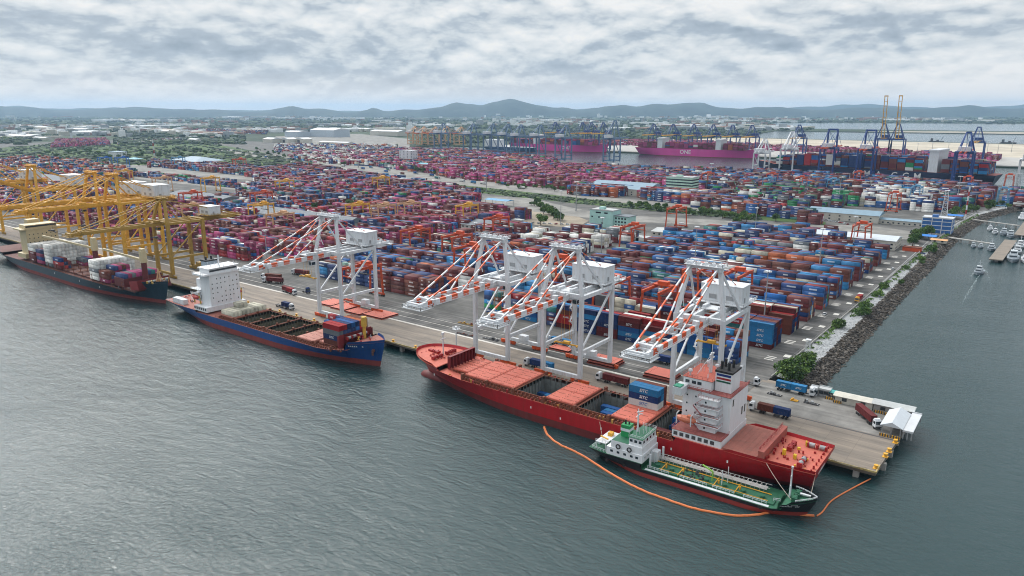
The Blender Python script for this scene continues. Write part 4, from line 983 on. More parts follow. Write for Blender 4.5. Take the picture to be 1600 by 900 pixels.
def winch(b, x, y, z, mi=0, mj=1, rz=0):
    ax = (0, 1) if rz else (1, 0)
    for k in (-1.7, 1.7): b.tube((x+ax[0]*k-ax[0]*.9, y+ax[1]*k-ax[1]*.9, z+.9), (x+ax[0]*k+ax[0]*.9, y+ax[1]*k+ax[1]*.9, z+.9), .75, n=10, mi=mj)
    for k in (-2.8, 0, 2.8): b.box(x+ax[0]*k-.3-ax[1]*.5, x+ax[0]*k+.3+ax[1]*.5, y+ax[1]*k-.3-ax[0]*.5, y+ax[1]*k+.3+ax[0]*.5, z, z+1.5, mi)
def hold_box(parent, x0, x1, hw, zt, zb, M, ribs=9):
    b = MB(); e = .06
    b.add([(x0, -hw, zb), (x1, -hw, zb), (x1, hw, zb), (x0, hw, zb)], [(0, 1, 2, 3)])
    for v in ([(x0,-hw,zb),(x1,-hw,zb),(x1,-hw,zt),(x0,-hw,zt)], [(x1,hw,zb),(x0,hw,zb),(x0,hw,zt),(x1,hw,zt)], [(x0,hw,zb),(x0,-hw,zb),(x0,-hw,zt),(x0,hw,zt)], [(x1,-hw,zb),(x1,hw,zb),(x1,hw,zt),(x1,-hw,zt)]): b.add(v, [(3, 2, 1, 0)])
    for i in range(ribs+1):
        y = -hw+.15+(2*hw-.3)*i/ribs
        for x, s_ in ((x0, 1), (x1, -1)): b.box(min(x, x+s_*.28), max(x, x+s_*.28), y-.14, y+.14, zb, zt-.15)
    for i in range(1, int((x1-x0)/3.2)+1):
        x = x0+(x1-x0)*i/(int((x1-x0)/3.2)+1)
        for s_ in (-1, 1): b.box(x-.14, x+.14, min(s_*hw, s_*(hw-.3)), max(s_*hw, s_*(hw-.3)), zb, zt-.15)
    return b.build('hold', M, parent)
def coaming(parent, x0, x1, hw, z0, z1, M):
    b = MB(); t = .35
    b.box(x0-t, x1+t, -hw-t, -hw, z0, z1); b.box(x0-t, x1+t, hw, hw+t, z0, z1); b.box(x0-t, x0, -hw, hw, z0, z1); b.box(x1, x1+t, -hw, hw, z0, z1)
    n = int((x1-x0)/1.6)
    for i in range(n+1):
        x = x0+(x1-x0)*i/n
        for s_ in (-1, 1): b.box(x-.1, x+.1, min(s_*(hw+t), s_*(hw+t+.45)), max(s_*(hw+t), s_*(hw+t+.45)), z0, z1-.1)
    return b.build('hatch_coaming', M, parent)
def hatch(parent, x0, x1, hw, z, M, MD, name='hatch_cover'):
    b = MB()
    for s_ in (-1, 1):
        y0, y1 = (-hw, -.12) if s_ < 0 else (.12, hw)
        b.box(x0, x1, y0, y1, z, z+.55); b.box(x0+.25, x1-.25, y0+.25, y1-.25, z+.55, z+.66)
    xm = (x0+x1)/2
    for k in (-1, 1):
        for y in (-hw*.75, -hw*.35, hw*.35, hw*.75): b.box(xm+k*(x1-x0)*.25-1.6, xm+k*(x1-x0)*.25+1.6, y-.13, y+.13, z+.66, z+.70, 1)
    for x in (x0+.8, xm-.5, xm+.5, x1-.8):
        for i in range(10): y = -hw+.7+(2*hw-1.4)*i/9; b.box(x-.18, x+.18, y-.18, y+.18, z+.66, z+.74, 1)
    return b.build(name, [M, MD], parent)

M_HRED = mat('red_hull_paint', (.37,.008,.014), .42, var=.13, scale=.5, streak=True, dirt=(.13,.035,.02), dirt_amt=.5)
M_BRED = mat('red_antifouling', (.20,.035,.03), .6, var=.2, scale=.3, streak=True, dirt=(.10,.05,.04), dirt_amt=.6)
M_BREDD = mat('dark_red_antifouling', (.13,.018,.018), .6, var=.25, scale=.2, streak=True, dirt=(.07,.05,.04), dirt_amt=.6)
M_HBLUE = mat('blue_hull_paint', (.006,.055,.21), .4, var=.12, scale=.45, streak=True, dirt=(.07,.06,.09), dirt_amt=.5)
M_HDARK = mat('dark_teal_hull_paint', (.010,.032,.052), .4, var=.18, scale=.4, streak=True, dirt=(.03,.05,.06), dirt_amt=.4)
M_SALM = mat('salmon_deck_paint', (.50,.125,.085), .65, var=.09, scale=.35, dirt=(.30,.12,.08), dirt_amt=.4)
M_DECKR = mat('worn_red_deck', (.33,.085,.065), .7, var=.16, scale=.4, dirt=(.16,.08,.06), dirt_amt=.5)
M_DECKB = mat('brown_red_deck', (.29,.10,.075), .75, var=.16, scale=.3, dirt=(.15,.09,.07), dirt_amt=.6)
M_RUST = mat('rusty_steel', (.17,.05,.028), .75, var=.3, scale=.8, dirt=(.30,.16,.05), dirt_amt=.5)
M_HOLD = mat('grey_hold_paint', (.17,.18,.17), .7, var=.2, scale=.4, dirt=(.10,.09,.08), dirt_amt=.6)
M_HOLDO = mat('olive_hold_paint', (.14,.125,.085), .7, var=.25, scale=.4, dirt=(.08,.06,.05), dirt_amt=.6)
M_DKD = mat('dark_brown_deck', (.12,.045,.035), .75, var=.3, scale=.5, dirt=(.07,.04,.03), dirt_amt=.6)
M_GREEN = mat('green_deck_paint', (.02,.11,.06), .55, var=.2, scale=.5, dirt=(.05,.08,.06), dirt_amt=.5)
M_CREAM = mat('cream_paint', (.52,.44,.27), .5, var=.07)
M_LBOAT = mat('orange_lifeboat', (.52,.16,.09), .45, var=.06)
M_LOGO = mat('white_marks', (.7,.7,.7), .5)
def lifeboat(parent, x, y, z, M=M_LBOAT, L_=7.5):
    b = MB(); n = 10; rings = []
    for i in range(n+1):
        t = i/n; w = 1.35*math.sin(math.pi*min(1, max(0, t)))**.45+.02; rings.append([(x-L_/2+L_*t, y+w*math.cos(a), z+1.25*math.sin(a)*(.25+.75*w/1.35)) for a in [2*math.pi*k/10 for k in range(10)]])
    vs = [p for r_ in rings for p in r_]; fs = [(i*10+k, (i+1)*10+k, (i+1)*10+(k+1) % 10, i*10+(k+1) % 10) for i in range(n) for k in range(10)]
    b.add(vs, fs+[tuple(range(10)), tuple(range(n*10+9, n*10-1, -1))]); b.box(x-2.4, x-.6, y-.7, y+.7, z+1.0, z+1.65)
    o = b.build('lifeboat', M, parent)
    b = MB()
    for dx in (-2.6, 2.6): b.beam((x+dx, y, z+2.4), (x+dx, y+1.9, z+2.2), .25, .3); b.beam((x+dx, y+1.9, z+2.2), (x+dx, y+1.9, z-1.5), .3, .3)
    b.build('davit', M_WHITE, parent); return o

# ======================= the big red ship
red = empty('container_ship', (-12.5, -15.2, 0), math.pi); tag(red, 'big red container ship moored bow west with half its hatches open and tall white house', 'container ship')
LR, BR = 179.0, 25.6; zm = 8.6
H = Hull(LR, BR, [(0, 10.4), (.255, 10.4), (.262, zm), (.80, zm), (.84, zm+.6), (.875, zm+1.2), (.885, 11.2), (1, 12.6)], 3.0, stern_w=.90, rake=5, counter=3.5, full=.885, rnd=True)
def rx(x): return -12.5-x                      # world x -> ship x (ship's y is -(world y + 15.2))
covers = [(-164.6, -156.6, 0), (-155.8, -143.6, 0), (-142.8, -130.2, 0), (-128.9, -115.1, 1), (-113.9, -101.6, 0), (-99.6, -85.9, 1), (-84.9, -71.9, 0), (-70.4, -60.6, 1)]
hl = [(rx(c), rx(a)) for a, c, o_ in covers if o_]
H.build(red, M_HRED, M_BREDD, M_SALM, holds=hl, hw=10.2, bulk=lambda t: t > .885 or t < .16)
for a, c, o_ in covers:
    x0, x1 = rx(c), rx(a); hw = 10.2 if a > -160 else 7.6
    coaming(red, x0, x1, hw, zm-.1, zm+1.55, M_RUST)
    if o_: hold_box(red, x0, x1, hw, zm+1.4, -0.9, M_HOLD, 9)
    else: hatch(red, x0-.25, x1+.25, hw+.3, zm+1.56, M_SALM, M_RUST)
b = MB(); r = random.Random(4)
for a, c, o_ in covers[1:]:
    for y in (-11.9, 11.9):
        for i in range(7): x = rx(c)+(c-a)*i/7; b.box(x, x+.35, y-.4, y+.4, zm, zm+1.5); b.box(x+.6, x+1.3, y-.15, y+.15, zm, zm+.9)
    x = rx(a)+.45; b.beam((x, -11, zm+1.4), (x, 11, zm+1.4), .5, .3); clutter(b, x-.3, x+.3, -11.5, 11.5, zm, 14, r, s=.9)
    for y in (-11.8, 11.8): b.box(x-.5, x+.5, y-.7, y+.7, zm, zm+2.6)
b.rail([(rx(-60), 12.5, zm), (rx(-152), 12.5, zm)], 1.1, .1, 1.7); b.rail([(rx(-60), -12.5, zm), (rx(-152), -12.5, zm)], 1.1, .1, 1.7)
b.build('deck_fittings', M_RUST, red)
b = MB()
for k in range(70): x, y = rx(r.uniform(-168, -62)), r.choice((-1, 1))*r.uniform(11.3, 12.5); b.box(x-.35, x+.35, y-.3, y+.3, zm, zm+r.uniform(.5, 1.6), k % 2)
b.build('lashing_gear', [mat('ochre_paint', (.42,.22,.05), .6), M_RED], red)
b = MB(); xb = rx(-167.5)     # breakwater with ribs, open to the bow
b.box(xb-.12, xb+.12, -8.6, 8.6, 9.9, 15.6)
for i in range(9): y = -8.4+16.8*i/8; b.box(xb-1.3, xb-.12, y-.12, y+.12, 9.9, 15.4)
b.box(xb-1.4, xb+.2, -8.6, 8.6, 15.4, 15.6); b.build('breakwater', mat('dark_red_paint', (.20,.02,.022), .5, var=.15, dirt=(.1,.04,.03), dirt_amt=.4), red)
b = MB()
for (x, y, rz) in ((176, 0, 0), (170, 4.5, 1), (170, -4.5, 1)): winch(b, x-5, y, 11.6, 0, 0, rz)
clutter(b, 158, 176, -5, 5, 11.7, 26, r, s=.9)
b.tube((rx(-178), 0, 11.5), (rx(-178), 0, 22), .35, .22, 8, 1); b.beam((rx(-178), -1.6, 19.5), (rx(-178), 1.6, 19.5), .3, .3, 1); b.box(rx(-178)-.5, rx(-178)+.5, -.5, .5, 21.4, 22.4, 1)
b.build('forecastle_gear', [M_RED, M_WHITE], red)
b = MB(); vs = []; n = 12
for i in range(9):
    t = i/8; xx = LR-15+16*t; rr_ = 3.5*math.sqrt(max(0, 1-max(0, (t-.35)/.65)**2)); vs += [(xx, rr_*math.cos(a), -.1+rr_*.9*math.sin(a)) for a in [2*math.pi*k/n for k in range(n)]]
b.add(vs, [(i*n+k, (i+1)*n+k, (i+1)*n+(k+1) % n, i*n+(k+1) % n) for i in range(8) for k in range(n)]); o = b.build('bulbous_bow', M_BREDD, red)
for p_ in o.data.polygons: p_.use_smooth = True
# accommodation: local x = rx(world), near (water) side is +y
def hbox(b, xa, xc, ya, yc, z0, z1, mi=0): b.box(min(rx(xa), rx(xc)), max(rx(xa), rx(xc)), min(-15.2-ya, -15.2-yc), max(-15.2-ya, -15.2-yc), z0, z1, mi)
b = MB()
hbox(b, -60.2, -42.6, -27.2, -3.4, 10.3, 12.9)
hbox(b, -60.0, -42.7, -20.2, -4.2, 12.9, 26.3)
hbox(b, -60.3, -50.2, -19.6, -4.0, 26.3, 29.9)
for i in range(4): hbox(b, -53.2, -46.6, -22.8, -20.2, 13+3.1*i, 15.4+3.1*i)
hs = b.build('superstructure', M_SHIP, red)
class WB:
    def __init__(s, p): s.p = p
    def box(s, *a): wbox(s.p, *a[:6])
b = WB(hs)
hbox(b, -60.4, -60.3, -18.6, -5, 27.8, 29)
for xx in (-59.6, -57.2, -55.2): hbox(b, xx, xx+1.5, -19.66, -19.6, 27.9, 29.0)
for zz in (14.4, 17.4, 20.4, 23.4):
    for xx in (-58.6, -55.4): hbox(b, xx, xx+.5, -20.26, -20.2, zz, zz+.6)
for i in range(4): hbox(b, -50.8, -50.2, -22.86, -22.8, 13.8+3.1*i, 14.5+3.1*i)
hbox(b, -42.7, -42.64, -18.6, -17.6, 22.5, 25)
for yy in (-9.4, -6.8): hbox(b, -42.7, -42.64, yy, yy+1.2, 16.5, 19.4)
b = MB(); hbox(b, -60.6, -49.8, -19.8, -3.8, 29.9, 30.1); b.build('bridge_roof', M_SALM, red)
b = MB()                                                                  # decks along the water side
dk = ((-54.2, -45.2, -24.0), (-53.8, -45.4, -23.7), (-53.4, -45.6, -23.4), (-53.2, -46, -23.1))
for i, (xa, xc, yy) in enumerate(dk): hbox(b, xa, xc, yy, -20.2, 15.3+3.1*i, 15.5+3.1*i)
b.build('deck_slab', M_SHIP, red)
b = MB()
for i, (xa, xc, yy) in enumerate(dk): hbox(b, xa+.35, xc-.35, yy+.3, -22.85 if i < 4 else -20.2, 15.5+3.1*i, 15.53+3.1*i)
hbox(b, -60.4, -42.6, -27.4, -20.2, 12.9, 13.05); hbox(b, -50.2, -42.5, -21.4, -3.4, 26.3, 26.45); hbox(b, -60.2, -50.2, -21.2, -19.6, 26.3, 26.45)
b.build('side_deck', mat('dull_red_deck', (.24,.07,.06), .7, var=.15), red)
b = MB()
def hp(x, y, z): return (rx(x), -15.2-y, z)
for i, (xa, xc, yy) in enumerate(dk):
    z = 15.55+3.1*i; b.rail([hp(xa, -20.4, z), hp(xa, yy, z), hp(xc, yy, z), hp(xc, -20.2, z)], 1.0, .06, 1.6)
b.rail([hp(-60.4, -20.2, 13.05), hp(-60.4, -27.4, 13.05), hp(-42.6, -27.4, 13.05), hp(-42.6, -20.2, 13.05)], 1.1, .08, 1.5)
b.rail([hp(-50, -21.4, 26.45), hp(-42.5, -21.4, 26.45), hp(-42.5, -3.4, 26.45)], 1.1, .1, 1.4)
b.rail([hp(-60.2, -21.2, 26.45), hp(-50, -21.2, 26.45)], 1.1, .1, 1.4)
b.rail([hp(-60.6, -3.8, 30.1), hp(-60.6, -19.8, 30.1), hp(-49.8, -19.8, 30.1), hp(-49.8, -3.8, 30.1), hp(-60.6, -3.8, 30.1)], 1.1, .07, 1.7)
for k in range(4): b.beam(hp(-54.6 if k % 2 else -51.4, -23.6, 15.5+3.1*k-2.9), hp(-51.4 if k % 2 else -54.6, -23.6, 15.5+3.1*k), .6, .1)
b.build('railing', mat('red_white_rail', (.36,.10,.10), .5), red)
b = MB()
for x, y in ((-58.6, -18), (-53, -8), (-57, -6)): b.tube(hp(x, y, 30), hp(x, y, 31.2), .3, n=8); b.blob(hp(x, y, 31.9), .8, .8, .8, 3, 8, jit=.02)
b.beam(hp(-54, -11, 30), hp(-54, -11, 37.4), .8, .8); b.beam(hp(-54, -13.4, 35.2), hp(-54, -8.6, 35.2), .3, .3); b.beam(hp(-54, -12.8, 36.9), hp(-54, -9.2, 36.9), .4, .5); b.tube(hp(-54, -11, 37.4), hp(-54, -11, 40.4), .1, n=5); b.beam(hp(-54, -11, 37), hp(-57, -16, 30.2), .12)
for k in range(12): x, y = r.uniform(-60, -51), r.uniform(-19, -5); b.beam(hp(x, y, 30), hp(x, y, 31+r.random()*1.8), .12)
b.build('radar_mast', M_WHITE, red)
b = MB(); hbox(b, -49.8, -44.0, -17.4, -9.4, 26.3, 33.2); fn = b.build('funnel', M_SHIP, red)
b = MB(); hbox(b, -50.0, -43.8, -17.6, -9.2, 33.2, 33.9)
for x, y in ((-48.6, -15), (-46, -15.4), (-48.4, -12), (-45.8, -11.6)): b.tube(hp(x, y, 33.9), hp(x, y, 36.6), .5, n=8)
b.build('funnel_top', M_BLACK, fn)
for mi_, (z0, z1, m_) in enumerate(((32.0, 32.8, mat('blue_band', (.01,.03,.16), .5)), (30.8, 31.5, M_RED), (29.8, 30.4, mat('green_band', (.01,.09,.05), .5)))):
    b = MB(); hbox(b, -49.4, -44.4, -17.46, -17.4, z0, z1); b.build('funnel_stripe', m_, fn)
b = MB(); hbox(b, -61.6, -58.2, -25.6, -19.6, 24.9, 27.6); wg = b.build('bridge_wing', M_WHITE, red)
b = MB(); hbox(b, -61.4, -58.8, -25.4, -22.4, 27.7, 28.0); b.build('awning', mat('green_awning', (.04,.25,.16), .6), wg)
lifeboat(red, rx(-56.6), 9.2, 16.4)
for i in range(7): b = MB(); hbox(b, -59.6+2.2*i, -58.2+2.2*i, -27.26, -27.2, 11.0, 12.3); b.build('side_opening', M_DARK, hs)
# after deck and poop
b = MB(); hbox(b, -42.0, -30.6, -27.2, -3.6, 10.4, 11.1)
for i in range(6): hbox(b, -42.0+1.9*i+.8, -42+1.9*i+.86, -27, -3.8, 11.1, 11.14)
b.build('aft_hatch_cover', M_DECKB, red)
b = MB(); hbox(b, -30.2, -28.4, -27.6, -2.8, 10.4, 13.6); b.build('stern_bulkhead', M_DECKR, red)
b = MB(); b.rail([hp(-30, -27.4, 13.6), hp(-30, -3, 13.6)], 1.1, .1, 1.3); clutter(b, rx(-28), rx(-27), -10, 11, 10.4, 12, r); winch(b, rx(-18), 6.5, 10.4, 0, 1, 1); winch(b, rx(-17), -7.5, 10.4, 0, 1, 0); winch(b, rx(-24), -3, 10.4, 0, 0, 1)
clutter(b, rx(-27), rx(-14), -11, 11, 10.4, 26, r, s=.8)
for i in range(8): b.tube((1.6, -10+2.9*i, 10.4), (1.6, -10+2.9*i, 11.3), .28, n=6)
b.build('mooring_gear', [M_RED, M_STEEL], red)
b = MB(); clutter(b, rx(-28), rx(-14), -11, 11, 10.4, 9, r, s=1.1); b.box(rx(-25), rx(-24), 3, 4, 10.4, 12.4); b.build('ventilator', mat('bright_yellow_paint', (.62,.42,.02), .5), red)
b = MB()
for zz in (8.3, 7.3, 6.4): xx = (10.4-zz)*.335-.08; b.box(xx-.05, xx+.02, -2.6, 2.4, zz, zz+.42)
b.build('hull_mark', M_LOGO, red)
b = MB()
for (x, z) in ((-172, 7.2), (-120, 5.2), (-88, 5.0), (-60, 5.2), (-106, 4.2), (-40, 6.6)): hbox(b, x, x+.5, -28.1, -28.05, z, z+.9)
b.build('hull_mark', M_LOGO, red)
# its deck cargo: containers stand on the hatch and in the holds (things of their own)
GS = 'containers on the red ship'
zt = zm+1.56+.75
stk = [(-11.2, ['white', 'navy', 'sky_blue'], 'water side stack'), (-8.7, ['white', 'sky_blue', 'sky_blue'], 'middle stack'), (-6.2, ['maroon', 'brown', 'brown'], 'quay side stack')]
for y_, cols, wh in stk:
    for k, c in enumerate(cols):
        container(-79.0, y_, zt+CH*k, c, text=(y_ == -11.2), label=f'{NICE[c]} container, {["bottom", "middle", "top"][k]} of the {wh} on the red ship\'s hatch', group=GS)
hc = [(-122, -20.6, 'sky_blue', 6.06, 3.2), (-122, -18, 'blue', 6.06, 3.2), (-123.5, -9.5, 'blue', 12.19, 1.6), (-120, -13, 'sky_blue', 6.06, 3.0), (-92.6, -23.8, 'grey', 12.19, 2.6), (-92.6, -21.2, 'white', 12.19, 2.6), (-92.6, -18.6, 'grey', 12.19, 2.6), (-91.5, -16, 'blue', 6.06, 4.0), (-91.5, -13.4, 'sky_blue', 6.06, 4.0), (-91.5, -10.4, 'blue', 12.19, 4.0), (-65.6, -7, 'blue', 8.9, 5.2), (-65.6, -9.6, 'blue', 8.9, 3.0), (-65.6, -22.6, 'maroon', 8.9, 6.6)]
hn = ['first', 'second', 'third', 'fourth', 'fifth', 'sixth']
cnt = {}
for x, y_, c, l_, z_ in hc:
    hname = 'forward' if x < -110 else ('middle' if x < -80 else 'aftermost'); k = cnt[hname] = cnt.get(hname, 0)+1
    if l_ == 8.9: l_ = 6.06
    container(x, y_, z_, c, l_, label=f'{NICE[c]} container down in the red ship\'s {hname} open hold, {hn[k-1]} in its row', group=GS)
    b = MB(); b.box(rx(x)-l_/2+.1, rx(x)+l_/2-.1, -15.2-y_-1.1, -15.2-y_+1.1, -.85, z_-.02); b.build('tank_top_cargo', M_HOLD, red)

# ======================= the blue ship
blue = empty('container_ship', (-392, -21, 0)); tag(blue, 'blue container ship with red waterline, white house aft and empty open holds', 'container ship')
LB_, BB = 182.0, 26.4; zb_ = 6.6
H2 = Hull(LB_, BB, [(0, 7.6), (.20, 7.6), (.21, zb_), (.80, zb_+.2), (.865, zb_+1.0), (.905, 8.4), (.912, 11.4), (1, 13.2)], 2.9, stern_w=.84, rake=4, counter=7, full=.80)
def bx_(x): return x+392
def by_(y): return y+21
bays = [(-331, -318.6, 0, 0), (-317.4, -304.6, 1, 0), (-303.2, -290.4, 1, 0), (-289.2, -276.4, 1, 0), (-275.2, -264.6, 1, 0), (-262.6, -250, 0, 1), (-247.6, -236, 0, 1)]
hl = [(bx_(a), bx_(c)) for a, c, o_, _ in bays if o_]
H2.build(blue, M_HBLUE, M_BRED, M_DECKB, holds=hl, hw=10.8, bulk=lambda t: t > .912)
for a, c, o_, cv in bays:
    hw = 10.8 if a < -255 else 8.6
    coaming(blue, bx_(a), bx_(c), hw, zb_-.1, zb_+1.5, M_RUST)
    if o_: hold_box(blue, bx_(a), bx_(c), hw, zb_+1.4, -1.0, M_HOLDO, 11)
    else: hatch(blue, bx_(a)-.2, bx_(c)+.2, hw+.25, zb_+1.52, mat('pale_salmon_deck', (.46,.20,.155), .65, var=.1, dirt=(.3,.15,.1), dirt_amt=.4), M_RUST)
b = MB(); r = random.Random(6)
for a, c, o_, cv in bays:
    for y in (-12.2, 12.2):
        for i in range(7): x = bx_(a)+(c-a)*i/7; b.box(x, x+.35, y-.4, y+.4, zb_, zb_+1.5)
    b.beam((bx_(c)+.6, -11.4, zb_+1.5), (bx_(c)+.6, 11.4, zb_+1.5), .45, .3); clutter(b, bx_(c)+.2, bx_(c)+1.0, -11, 11, zb_, 12, r)
    for y in (-11.9, -3.6, 3.6, 11.9): b.box(bx_(c)+.1, bx_(c)+1.1, y-.5, y+.5, zb_, zb_+2.5)
b.rail([(bx_(-334), -13, zb_), (bx_(-246), -13, zb_)], 1.1, .1, 1.7); clutter(b, bx_(-248), bx_(-228), -12, -10, 7.4, 26, r)
b.build('deck_fittings', M_RUST, blue)
b = MB(); xb = bx_(-231.2); b.add([(xb, -9.4, 8.3), (xb+2.4, 9.4, 8.3), (xb+2.4, 9.4, 14.8), (xb, -9.4, 14.8)], [(0, 1, 2, 3), (3, 2, 1, 0)]); b.box(xb-.1, xb+.3, -10.4, 10.4, 8.3, 14.6)
for i in range(8): y = -10+20*i/7; b.box(xb-1.2, xb-.1, y-.1, y+.1, 8.3, 14.2)
b.build('breakwater', mat('dark_red_paint', (.2,.02,.022), .5), blue)
b = MB(); b.tube((bx_(-226.5), 2, 11.4), (bx_(-226.5), 2, 17.5), .8, .8, 10); b.tube((bx_(-226.5), 2, 17.5), (bx_(-226.5), 2, 22.3), 1.35, 1.35, 12)
for k in range(10): x, y = r.uniform(150, 172), r.uniform(-4, 4); b.beam((x-0, y, 12.3), (x+r.uniform(-1.5, 1.5), y+r.uniform(-1.5, 1.5), 13.8+r.random()), .3)
b.build('forecastle_crane', mat('mustard_paint', (.52,.33,.05), .5), blue)
b = MB(); winch(b, 163, 3, 12.2, 0, 1, 1); winch(b, 163, -4, 12.2, 0, 1, 1); clutter(b, 157, 176, -4.5, 4.5, 12.2, 26, r, s=.9, nm=2); winch(b, 8, 5, 7.6, 0, 1, 0); winch(b, 8, -5, 7.6, 0, 1, 0); clutter(b, 3, 20, -10, 10, 7.6, 26, r, nm=2)
b.build('mooring_gear', [M_RED, M_STEEL], blue)
b = MB(); b.box(10, 22, -11.5, -8.5, 7.6, 10.6); b.build('stern_house', M_WHITE, blue); b = MB(); b.rail([(2, -11, 7.6), (24, -12.6, 7.6)], 1.1, .1); b.rail([(2, 11, 7.6), (28, 12.6, 7.6)], 2.4, .3, 2.4); b.build('stern_rail', M_WHITE, blue)
# house
b = MB(); b.box(bx_(-356), bx_(-343), -12.6, 12.6, 7.6, 10.4); b.box(bx_(-353.5), bx_(-343.6), -9.0, 9.8, 10.4, 28.6); b.box(bx_(-354.5), bx_(-343.0), -12.8, 12.8, 28.6, 29.5); b.box(bx_(-353.5), bx_(-343.8), -8.6, 9.4, 29.5, 32.2); b.box(bx_(-354), bx_(-343.2), -9.4, 10.2, 32.2, 32.5)
b.box(bx_(-363), bx_(-353.5), -6, 6, 10.4, 24); hs = b.build('superstructure', M_SHIP, blue)
b = WB(hs); b.box(bx_(-343.8)+.0, bx_(-343.8)+.06, -8.2, 9.0, 30.4, 31.5)
for i in range(6):
    for k, y in enumerate((-7.4, -4.4, -2.0, .6, 3.4, 5.6, 8.2)):
        if (i*7+k*3) % 5 == 0: continue
        b.box(bx_(-343.6), bx_(-343.6)+.06, y-.28, y+.28, 12.2+2.7*i, 12.9+2.7*i)
b = MB(); b.box(bx_(-362), bx_(-356.5), -2.5, 4.5, 24, 34); fn = b.build('funnel', mat('pale_blue_funnel', (.30,.36,.42), .5), blue); b = MB(); b.box(bx_(-362.3), bx_(-356.2), -2.8, 4.8, 34, 34.8)
for y in (-1, 2.5): b.tube((bx_(-359), y, 34.8), (bx_(-359), y, 36.6), .6)
b.build('funnel_top', M_BLACK, fn)
b = MB(); b.beam((bx_(-349), 1, 32.5), (bx_(-349), 1, 38.5), .6); b.beam((bx_(-349), -1.5, 36.5), (bx_(-349), 3.5, 36.5), .3)
for k in range(14): x, y = r.uniform(-353, -344), r.uniform(-9, 10); b.beam((bx_(x), y, 32.5), (bx_(x), y, 33.6+r.random()), .14)
b.rail([(bx_(-343.2), -9.2, 32.5), (bx_(-343.2), 10, 32.5)], 1.1, .12); b.rail([(bx_(-354.5), -12.8, 29.5), (bx_(-343), -12.8, 29.5)], 1.1, .12)
for z in (13, 16, 19): b.box(bx_(-362), bx_(-353), -10.8, -6, z, z+.2); b.rail([(bx_(-362), -10.8, z+.2), (bx_(-353), -10.8, z+.2)], 1.1, .12)
b.build('bridge_gear', M_WHITE, blue)
lifeboat(blue, bx_(-357), -10.6, 14.4, mat('red_lifeboat', (.42,.05,.04), .4), 6.5); lifeboat(blue, bx_(-348), 11.6, 15.2, MATS['red_lifeboat'], 6.0)
b = MB()
for x in (-360.2, -354): b.beam((bx_(x), -9.6, 10.4), (bx_(x), -10.4, 17), .5, .6)
for x in (-350.5, -345.5): b.beam((bx_(x), 11.2, 10.4), (bx_(x), 11.8, 17.4), .5, .6)
b.build('boat_davit', MATS['mustard_paint'], blue)
for i in range(6): b = MB(); b.box(bx_(-356)+2.2*i, bx_(-354.6)+2.2*i, -12.66, -12.6, 8.4, 9.9); b.build('side_opening', M_DARK, hs)
b = MB(); b.box(160, 160.6, -9.3, -9.2, 6.0, 6.6); b.tube((176.6, -2.4, 8.6), (177.0, -3.4, 8.3), .8, .8, 8); b.box(176.6, 177.4, -3.9, -3.2, 6.4, 8.0); b.build('anchor', mat('anchor_steel', (.12,.06,.05), .6), blue)
GB = 'containers on the blue ship'
# reefers ahead of the house
zh = zb_+1.52+.75
for i in range(8):
    y = -9.6+2.62*i
    o = container(-324.8, y-21, zh, 'cream', label=f'cream refrigerated container ahead of the blue ship\'s house, {ORDN[i]} from the water side', group=GB)
    if i in (3, 4): container(-324.8-3.2, y-21, zh+CH, 'cream', 6.06, label=f'short cream container on top of the refrigerated row, {"water" if i == 3 else "quay"} side of the pair', group=GB)
for k, (x, y, cols) in enumerate(((-257.4, -12.6, ['maroon', 'navy', 'red']), (-251.2, -12.6, ['brown', 'maroon', 'navy']), (-257.4, -15.2, ['maroon', 'blue']), (-251.2, -15.2, ['maroon', 'navy']))):
    for j, c in enumerate(cols): container(x, y, zh+CH*j, c, 6.06, text=(c == 'navy'), label=f'short {NICE[c]} container amidships on the blue ship, {ORDN[k]} stack, {ORD[j] if j else "deck"} tier', group=GB)
bowc = [(-29.2, ['brown', 'navy', 'grey', 'red']), (-26.6, ['maroon', 'navy', 'navy', 'red']), (-24.0, ['maroon', 'blue', 'navy', 'navy']), (-21.4, ['maroon', 'red', 'navy', 'blue']), (-18.8, ['maroon', 'navy', 'blue', 'navy']), (-16.2, ['brown', 'maroon', 'red', 'orange']), (-13.6, ['maroon', 'navy', 'maroon', 'brown'])]
for k, (y, cols) in enumerate(bowc):
    for j, c in enumerate(cols): container(-237.6, y, zh-.2+CH*j, c, hidden=k > 0 and j < 3, text=(c in ('navy', 'grey')), label=f'{NICE[c]} container on the blue ship\'s foredeck, {ORDN[k]} from water side, {ORD[j] if j else "deck"} tier', group=GB)

